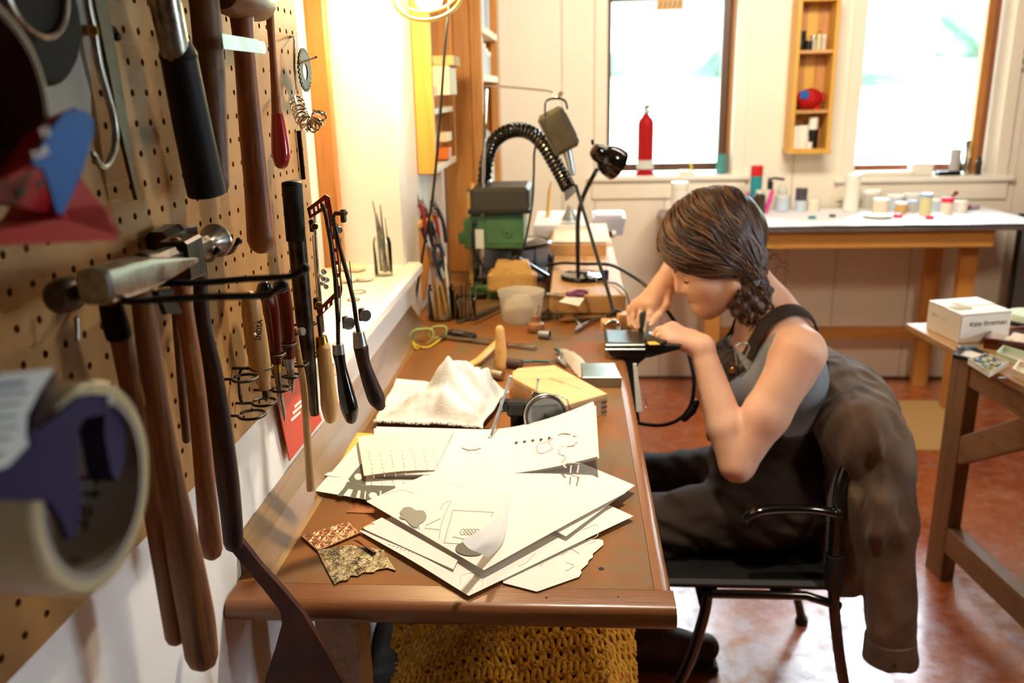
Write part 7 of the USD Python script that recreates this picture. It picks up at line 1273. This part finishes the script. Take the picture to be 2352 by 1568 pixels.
kR = [at(1499, 700, y=1.905), at(1481, 697, y=1.918), at(1466, 703, y=1.934), at(1455, 713, y=1.948)]
RCH = [([kR[0], at(1492, 722, y=1.886), at(1484, 742, y=1.878), at(1482, 758, y=1.872)], .0088), ([kR[1], at(1472, 722, y=1.902), at(1466, 740, y=1.898), at(1470, 754, y=1.89)], .0090), ([kR[2], at(1456, 726, y=1.922), at(1454, 742, y=1.916), at(1462, 752, y=1.905)], .0085), ([kR[3], at(1446, 732, y=1.938), at(1447, 746, y=1.93), at(1456, 752, y=1.92)], .0074),
       ([at(1534, 672, y=1.935), at(1532, 700, y=1.905), at(1514, 722, y=1.884), at(1495, 744, y=1.872)], .0098)]
hr = hand(RCH, [at(1512, 680, y=1.94)]+kR, WR, .026)
def arms(p):
    d = sd_cap(p, Sn2, EL*.55+Sn2*.45, .052, .047); d = smin(d, sd_cap(p, EL*.55+Sn2*.45, EL, .046, .036), .02); M1 = EL*.68+WL*.32; d = smin(d, sd_cap(p, EL, M1, .037, .040), .012); d = smin(d, sd_cap(p, M1, WL, .040, .025), .01)
    g = sd_cap(p, Sf2, ER+[.05, .02, -.02], .050, .042); g = smin(g, sd_cap(p, ER+[.05, .02, -.02], ER*.7+WR*.3, .040, .038), .02); g = smin(g, sd_cap(p, ER*.7+WR*.3, WR, .038, .026), .01)
    return np.minimum(d, g)
def legs(p, x=0.0):
    d = None
    for hip, kn, an, r in ((V3(.46, 1.815, .515), V3(.150, 1.79, .480), V3(.178, 1.93, .115), 1.0), (V3(.46, 1.985, .515), V3(.165, 2.03, .480), V3(.13, 2.06, .10), 1.0)):
        g = smin(sd_cap(p, hip, kn, .068+x, .048+x), sd_cap(p, kn, an, .050+x, .040+x*1.3), .03); d = g if d is None else np.minimum(d, g)
    return d
def trunk(p): return smin(smin(torso(p), arms(p), .028), smin(sd_cap(p, neck, hp(-.030, -.055), .054, .050), sd_cap(p, Sn+[0, .04, .0], neck+[-.01, 0, .03], .04, .05), .05), .04)
lo_ = lambda ch, w: np.min(np.vstack([np.vstack(c[0]) for c in ch]+[w]), 0)-.05
hi_ = lambda ch, w: np.max(np.vstack([np.vstack(c[0]) for c in ch]+[w]), 0)+.05
headL, hlL, hrL = local(head, HO-.19, HO+V3(.22, .19, .17)), local(hl, lo_(LCH, WL), hi_(LCH, WL)), local(hr, lo_(RCH, WR), hi_(RCH, WR)); legsL = local(legs, (0, 1.6, 0), (.7, 2.3, .70))
def whole(p):
    d = smin(trunk(p), legsL(p), .03); d = smin(d, headL(p), .012); d = smin(d, hlL(p), .008); return smin(d, hrL(p), .008)
bV, bF = nets(whole, (.06, 1.60, .05), (.66, 2.26, 1.24), .0029)
tm = trimesh.Trimesh(bV, bF, process=False); trimesh.smoothing.filter_taubin(tm, iterations=2); dv = np.array(tm.vertices)-bV; body = (bV+dv*np.minimum(1, .0012/np.maximum(np.linalg.norm(dv, axis=1, keepdims=True), 1e-9)), bF)
t = PERSON = thing('person', 'person with tied-back brown hair in grey tank top and brown overalls, bent over the bench', 'person', (.45, YC, 0))
BODY = part(t, 'body', body, 'skin', smooth=True)
# face details
def onhead(P, off):
    P = np.array(P, float); e = 6e-4
    for _ in range(4):
        d = head(P); g = np.stack([head(P+e*np.eye(3)[k])-head(P-e*np.eye(3)[k]) for k in range(3)], -1)/(2*e); g /= np.maximum(np.linalg.norm(g, axis=-1, keepdims=True), 1e-6); P = P-g*(d-off)[:, None]
    return P
def curve(mat, name, pts, r, flat=1.0, off=.0006): P = smooth_path([hp(*p) for p in pts], 5); P = P if off is None else onhead(P, off); part(t, name, tube(P, r*np.sin(np.linspace(.35, PI-.35, len(P)))**.5, 8, flat=flat, round_ends=True), mat, parent=BODY)
for s in (1, -1):
    curve('brow_hair', 'eyebrow', [(.095, .016, s*.012), (.093, .022, s*.026), (.082, .018, s*.044)], .0030)
    curve('lash', 'eyelashes', [(.0865, -.0150, s*.017), (.0862, -.0185, s*.030), (.078, -.0155, s*.045)], .0021); curve('lash', 'eyelid_fold', [(.087, -.001, s*.020), (.087, .002, s*.031), (.078, -.002, s*.044)], .0009, off=.0)
curve('lip', 'lips', [(.0845, -.0680, -.021), (.0965, -.0635, -.008), (.0985, -.0645, 0), (.0965, -.0635, .008), (.0845, -.0680, .021)], .0042, off=None); curve('lip', 'lips', [(.0845, -.0712, -.020), (.0965, -.0765, -.007), (.0985, -.0770, 0), (.0965, -.0765, .007), (.0845, -.0712, .020)], .0046, off=None)
for ch, r in LCH[:5]+RCH[:5]:
    a, b = ch[-2], ch[-1]; d = unit(b-a); n = unit(unit(CAM-b)-d*(unit(CAM-b) @ d)); part(t, 'fingernail', ball(b+d*.002+n*r*.70, r*.62, 2, (1, .75, .28), frame(n, d)), 'nail', smooth=True, parent=BODY)
# hair
def hair_base(p):
    q = p-HO; f, s, u = q @ hF, q @ hS, q @ hU; L = np.stack([f, s, u], -1)
    d = sd_ell(L, V3(-.008, 0, .036), (.118, .093, .108)); w = np.sin(f*70+u*40)*np.sin(s*60+u*50)*.0025
    line = np.where(f > .01, .022+.74*(f-.1), np.maximum(-.045-.9*(.01-f)*.25, -.075)); d = smax(d+w, (line-u)*.8+.0*s, .012)
    return d
def bun(p): return sd_ell(p-hp(-.016, -.112, .040), (0, 0, 0), (.050, .046, .056))+.006*np.sin(p[..., 0]*190)*np.sin(p[..., 2]*170)
def allhair(p): return smin(hair_base(p), smin(bun(p), sd_cap(p, hp(-.05, -.03, .045), hp(-.03, -.075, .05), .034, .03), .02), .02)
hb = nets(allhair, HO-.19, HO+.17, .0032)
hpath = part(t, 'hair', hb, 'hair_brown', smooth=True, label='wavy brown hair tied low at the side')
def onhair(P, off):
    P = np.array(P, float); e = 1e-3
    for _ in range(3):
        d = allhair(P); g = np.stack([allhair(P+e*np.eye(3)[k])-allhair(P-e*np.eye(3)[k]) for k in range(3)], -1)/(2*e); g /= np.maximum(np.linalg.norm(g, axis=-1, keepdims=True), 1e-6); P = P-g*(d-off)[:, None]
    return P
locks = {'hair_brown': [], 'hair_light': [], 'hair_dark': []}; hr_ = random.Random(3)
def pick(): return hr_.choices(list(locks), (5, 3.2, 3))[0]
tie = (-.036, -.058, .062)
for i in range(430):
    p = hr_.random(); side = 1 if i < 350 else -1; jf = lambda a: hr_.uniform(-a, a)
    st = (.088-.178*p+jf(.012), .108+.030*math.sin(PI*p)-.02*(1-p), -.02+jf(.012)); e_ = hr_.random(); k = min(max((p-.25)/.75, 0), 1); w = min(max((p-.15)/.4, 0), 1); w = w*w*(3-2*w)
    fr_ = [(.112-.05*p*2+jf(.008), .070-.02*e_+jf(.01), side*(.025+.02*e_)), (.080-.045*p*2, .045-.040*e_+jf(.01), side*(.064+jf(.006))), (.028-.03*p*2, .008-.042*e_+jf(.012), side*(.082+jf(.004))), (tie[0]+jf(.012), tie[1]+.02*e_+jf(.01), side*tie[2])]
    bk_ = [(.05-.13*k+jf(.014), .115-.02*k+jf(.01), side*(.035+jf(.014))), (.030-.12*k+jf(.014), .065-.02*k+jf(.018), side*(.080+jf(.01))), (.0-.08*k+jf(.012), .010-.03*k+jf(.018), side*(.087-.02*k)), (tie[0]-.01*k+jf(.014), tie[1]+jf(.014), side*tie[2])]
    ctl = [st]+[tuple((1-w)*np.array(a)+w*np.array(b)) for a, b in zip(fr_, bk_)]
    P = smooth_path([hp(*c) for c in ctl], 7); n = len(P); wv = np.sin(np.linspace(0, hr_.uniform(8, 17), n)+hr_.uniform(0, 6))*.0062*np.linspace(.2, 1, n)
    P = P+np.outer(wv, hU*.6+hF*.8); P = onhair(P, hr_.uniform(-.001, .0075)); r = hr_.uniform(.0018, .0048)*np.sin(np.linspace(.25, PI-.35, n))**.6
    locks[pick()].append(tube(P, r, 6, flat=.55))
for i in range(120):
    a = hr_.uniform(0, 2*PI); b_ = hr_.uniform(-1, 1); c = hp(-.016+.030*math.cos(a)*math.sqrt(1-b_*b_*.8), -.112+.045*b_, .045+hr_.uniform(-.02, .03)); R0 = hr_.uniform(.007, .018); ax = unit(np.array([hr_.gauss(0, 1), hr_.gauss(0, 1), hr_.gauss(0, .6)])); f = frame(ax); n = 22; th0 = hr_.uniform(0, 6); tt = np.linspace(0, hr_.uniform(3.2, 7.5), n)
    P = c+np.outer(np.cos(tt+th0)*R0, f[0])+np.outer(np.sin(tt+th0)*R0, f[1])+np.outer(tt*hr_.uniform(.001, .003), hS*.5-V3(0, 0, 1)); locks[pick()].append(tube(P, hr_.uniform(.0018, .0036)*np.sin(np.linspace(.3, PI-.2, n))**.6, 6, flat=.6))
for i in range(16):   # stray ends by the neck and crown
    k = hr_.random(); c = hp(-.06-.03*k, .09-.20*k, .02+.03*hr_.random()); d0 = hF*-.02+hU*hr_.uniform(-.02, .02); P = smooth_path([c, c+d0*.8+V3(0, 0, .006), c+d0*1.6+V3(.006, 0, -.012*hr_.random())], 5); locks[pick()].append(tube(P, .0005, 4))
for m, v in locks.items(): part(t, 'hair_locks', join(v), m, smooth=True, kind='stuff', parent=hpath)
part(t, 'hair_tie', torus(hp(-.034, -.066, .052), .026, .004, hU*.8-hF*.3, 26, 8), 'black_matt', parent=hpath)
# clothes
def fold(p, a, sx, sy, sz, seed): N = np.stack([p[..., 0]*sx, p[..., 1]*sy, p[..., 2]*sz], -1); return a*(meshkit.noise(N, seed)+.5*meshkit.noise(N*2.1, seed+1)-.75)
def overalls(p):
    x, y, z = p[..., 0], p[..., 1], p[..., 2]; d = torso(p)-.013; d = smin(d, legs(p, .018), .05)
    top = np.clip(.905-(x-.352)*1.75, .715, .905); top = np.where(np.abs(y-YC) > .118, np.minimum(top, .735), top); d = smax(d, z-top, .006); d = smax(d, sd_cap(p, V3(.22, 1.93, .02), V3(.2, 1.99, .06), .05)*0-(z-.10)*1.0, .01)
    d = d+fold(p, .012, 14, 10, 26, 3)*np.clip((.80-z)*5, .15, 1)+.0035*np.sin((x*.8+z*1.6)*75+6*meshkit.noise(p*9, 6))*np.clip((.62-z)*9, 0, 1)
    return smax(d, -(torso(p)-.0075)*np.where(z > .74, 1, -1)*np.where(z > .74, 1, 0)-np.where(z > .74, 0, 1), .002)
ov = nets(overalls, (.06, 1.66, .06), (.64, 2.18, .93), .0055)
OVER = part(t, 'overalls', ov, 'overall_brown', smooth=True, label='dark brown overalls with a bib')
def tank(p):
    x, y, z = p[..., 0], p[..., 1], p[..., 2]; d = torso(p)-.0065; d = np.maximum(d, -(torso(p)+.004)); d = smax(d, .66-z, .004); d = smax(d, -(np.linalg.norm((p-V3(.425, YC, .985))*[1, .92, .9], axis=-1)-.115), .006); d = smax(d, -(sd_cap(p, V3(.52, YC, .99), V3(.47, YC, .94), .075)), .006)
    for s in (-1, 1): d = smax(d, -(sd_cap(p, V3(.472, YC+s*.152, .96), V3(.455, YC+s*.162, .845), .045, .036)), .006)
    return d
part(t, 'tank_top', nets(tank, (.30, 1.72, .64), (.62, 2.08, .99), .004), 'tank_grey', smooth=True, label='grey ribbed tank top')
def on_torso(P, off):
    P = np.array(P, float); e = 1e-3
    fn = lambda q: np.minimum(trunk(q), torso(q))
    for _ in range(4):
        d = fn(P); g = np.stack([fn(P+e*np.eye(3)[k])-fn(P-e*np.eye(3)[k]) for k in range(3)], -1)/(2*e); g /= np.maximum(np.linalg.norm(g, axis=-1, keepdims=True), 1e-6); P = P-g*(d-off)[:, None]
    return P, g
for s in (-1, 1):
    if s < 0: ctl = [at(1706, 815, y=1.80), at(1718, 790, y=1.80), at(1745, 762, y=1.80), at(1785, 730, y=1.81), at(1828, 713, y=1.82), at(1868, 738, y=1.84), at(1888, 800, y=1.87), V3(.555, 1.90, .80)]
    else: ctl = [V3(.345, 1.985, .86), V3(.365, 1.985, .90), V3(.40, 1.985, .94), V3(.45, 1.98, .96), V3(.50, 1.96, .92), V3(.54, 1.93, .86), V3(.555, 1.90, .80)]
    P, g = on_torso(smooth_path(ctl, 6), .010); T = np.gradient(P, axis=0); W = np.cross(T, g); W /= np.maximum(np.linalg.norm(W, axis=1, keepdims=True), 1e-9); w = .0165
    part(t, 'shoulder_strap', sheet(np.stack([P-W*w+g*-.001, P-W*w*.3+g*.001, P+W*w*.3+g*.001, P+W*w-g*.001], 1), .003), 'overall_brown', smooth=True)
c = at(1698, 812, y=1.785); part(t, 'buckle', tube(np.array([at(u, v, y=1.782) for u, v in ((1688, 800), (1697, 790), (1716, 788), (1722, 798), (1700, 842), (1692, 838))]), .0022, 8, closed=True), 'zinc', parent=OVER); part(t, 'button', lathe([(0, 0), (.007, 0), (.007, .002), (.004, .004), (0, .004)], at(1681, 850, y=1.79), (-.5, -1, .2), 18), 'brass', parent=OVER)
# shoes and socks
sk = V3(.185, 1.935, .125); part(t, 'sock', tube(smooth_path([V3(.180, 1.925, .17), sk, V3(.20, 1.94, .075)], 5), [.041]*4+[.040]*3+[.038]*4, 18), 'sock_grey')
def shoe(p, a=V3(.195, 1.93, .052), b=V3(.345, 1.95, .046)):
    d = sd_cap(p, a, b, .040, .036); d = smin(d, sd_cap(p, a*.5+b*.5+[0, 0, .015], a+[.02, 0, .045], .036, .036), .03); d = smax(d, .012-p[..., 2], .006); return smin(d, sd_box(p-(a+b)/2*[1, 1, 0]-V3(0, 0, .008), (0, 0, 0), (.105, .038, .008), .006), .002)
part(t, 'shoe', nets(shoe, (.12, 1.86, -.004), (.42, 2.02, .15), .004), 'shoe_brown', smooth=True); part(t, 'shoe', xf(nets(shoe, (.12, 1.86, -.004), (.42, 2.02, .15), .005), None, (-.13, .125, 0)), 'shoe_brown', smooth=True)
# --- jacket over the chair back
mottled('jacket_brown', '54402f', '70573f', 9, rough=.9, bump=.3, bscale=350, sheen_weight=.15)
def jacket(p):
    x, y, z = p[..., 0], p[..., 1], p[..., 2]
    d = sd_cap(p, (.605, 1.73, .745), (.605, 2.06, .755), .070); d = smin(d, sd_ell(p, (.63, 1.90, .74), (.10, .19, .085)), .04); d = smin(d, sd_box(p, (.622, 1.885, .565), (.060, .195, .20), .05), .05); d = smin(d, sd_box(p, (.60, 1.70, .50), (.028, .03, .13), .02), .03)
    sl = sd_cap(p, (.655, 1.725, .72), (.672, 1.69, .55), .062, .056); sl = smin(sl, sd_cap(p, (.672, 1.69, .55), (.690, 1.675, .31), .054, .050), .02); sl = smin(sl, sd_cap(p, (.690, 1.675, .31), (.697, 1.67, .235), .047, .052), .01); sl = smax(sl, -(z-.225)+.0*x, .004); sl = smax(sl, -sd_cap(p, (.697, 1.67, .20), (.694, 1.672, .27), .043, .036), .004)
    sl = smin(sl, sd_cap(p, (.645, 1.655, .62), (.64, 1.64, .56), .026, .018), .02)
    d = smin(d, sl, .007)
    N = np.stack([x*16+z*4, y*14+z*2, z*3.6], -1); n = meshkit.noise(N, 11)*.6+.4*np.abs(meshkit.noise(N*1.9, 12)-.5)*2
    w2 = np.sin((x*.9+z*1.15-.3*y)*44+3*n)*.006*np.clip((z-.42)*4, 0, 1)*np.clip((.80-z)*8, 0, 1)
    return d+.027*(n-.5)+w2*.6
jp = nets(jacket, (.48, 1.56, .20), (.80, 2.20, .90), .0058); t = thing('jacket', 'brown cotton jacket hanging over the chair back, one sleeve dangling', 'jacket', (.63, 1.9, .26)); jpath = part(t, 'jacket_body', jp, 'jacket_brown', smooth=True)
cf = V3(.6965, 1.671, .262); part(t, 'cuff', tube(np.array([cf+[-.001, 0, .022], cf+[.001, -.001, -.03]]), [.0545, .0570], 26, flat=.95), 'jacket_brown', parent=jpath); part(t, 'cuff_button', lathe([(0, 0), (.006, 0), (.005, .0025), (0, .0025)], cf+[-.01, -.056, -.01], (0, -1, 0), 14), 'brown_bottle', parent=jpath)
# --- stool, blanket and bag under the bench
mottled('wool_mustard', 'cf860c', 'ecaa22', 30, rough=.95, bump=.5, bscale=300, sheen_weight=.2); mottled('wool_hole_shade', '7a4c08', '8f5c0c', 20, rough=.95)
t = thing('red_stool', 'low red stool under the bench, covered by the mustard blanket', 'stool', (-.07, 1.36, 0)); part(t, 'seat', bx(-.20, .05, 1.22, 1.58, .36, .40, .01), 'tape_red')
for x in (-.19, .005):
    for y in (1.24, 1.53): part(t, 'leg', bx(x, x+.035, y, y+.035, 0, .36, .002), 'bench_edge_y')
def blanket(s, q):
    x = -.33+.435*s; y = 1.60-.50*q; fold_ = np.clip((x+.075+.42*(y-1.28))/.06, -1, 1)
    z = .585-.10*np.clip(1.26-y, 0, 1)*1.6+.040*fold_+.022*np.sin(x*13+y*8)+.022*np.sin(y*21-x*9)-.12*np.clip(-.12-x, 0, 1); z = z-1.3*np.clip(x-.055, 0, 1)*(1+5*np.clip(x-.055, 0, 1)); z = z-.22*np.clip(-.24-x, 0, 1); x2 = np.where(x > .12, .12+(x-.12)*.55, x); return np.stack([x2, y, z], -1)
s, q = np.meshgrid(np.linspace(0, 1, 70), np.linspace(0, 1, 70), indexing='ij'); G = blanket(s, q); G[..., 2] -= .012
t = thing('crochet_blanket', 'mustard yellow crochet blanket bundled under the bench', 'blanket', (-.07, 1.36, .46)); part(t, 'shade_layer', sheet(G, .004), 'wool_hole_shade', smooth=True)  # darker copy of the wool under the stitches puts shade into their holes
rows = []; NR = 30; lam = 1/22.
for r in range(NR):
    q0 = (r+.5)/NR; n = 22*9; ss = np.linspace(0, 1, n); ph = PI*(r % 2); wob = .004*np.sin(ss*40+r)
    for off in (-.0042, .0042):
        qq = q0+off+(.42/NR)*np.sin(2*PI*ss/lam/1.0+ph)+wob*.5; P = blanket(ss, np.clip(qq, 0, 1)); P[:, 2] += .004*np.cos(2*PI*ss/lam*2+ph)+.002*np.sin(ss*300+r+off*900); rows.append(tube(P, .0040, 6))
    P = blanket(ss, np.full(n, np.clip(q0-.5/NR, 0, 1))); P[:, 2] += .003+.003*np.sin(2*PI*ss/lam*2+r); rows.append(tube(P, .0036, 5))
part(t, 'crochet_stitches', join(rows), 'wool_mustard', smooth=True, kind='stuff')
def bag(p): d = sd_box(p, (-.315, 1.28, .25), (.075, .24, .24), .06); d = smin(d, sd_ell(p, (-.27, 1.10, .24), (.10, .10, .26)), .05); d = smin(d, sd_box(p, (.085, 1.36, .22), (.016, .14, .21), .014), .01); return d+fold(p, .02, 14, 14, 9, 31)
part(thing('black_bag', 'black cloth bag slumped on the floor around the stool under the bench', 'bag', (-.2, 1.25, 0)), 'bag', nets(lambda p: smax(bag(p), .004-p[..., 2], .004), (-.40, .92, -.01), (.30, 1.62, .58), .012), 'black_matt', smooth=True)
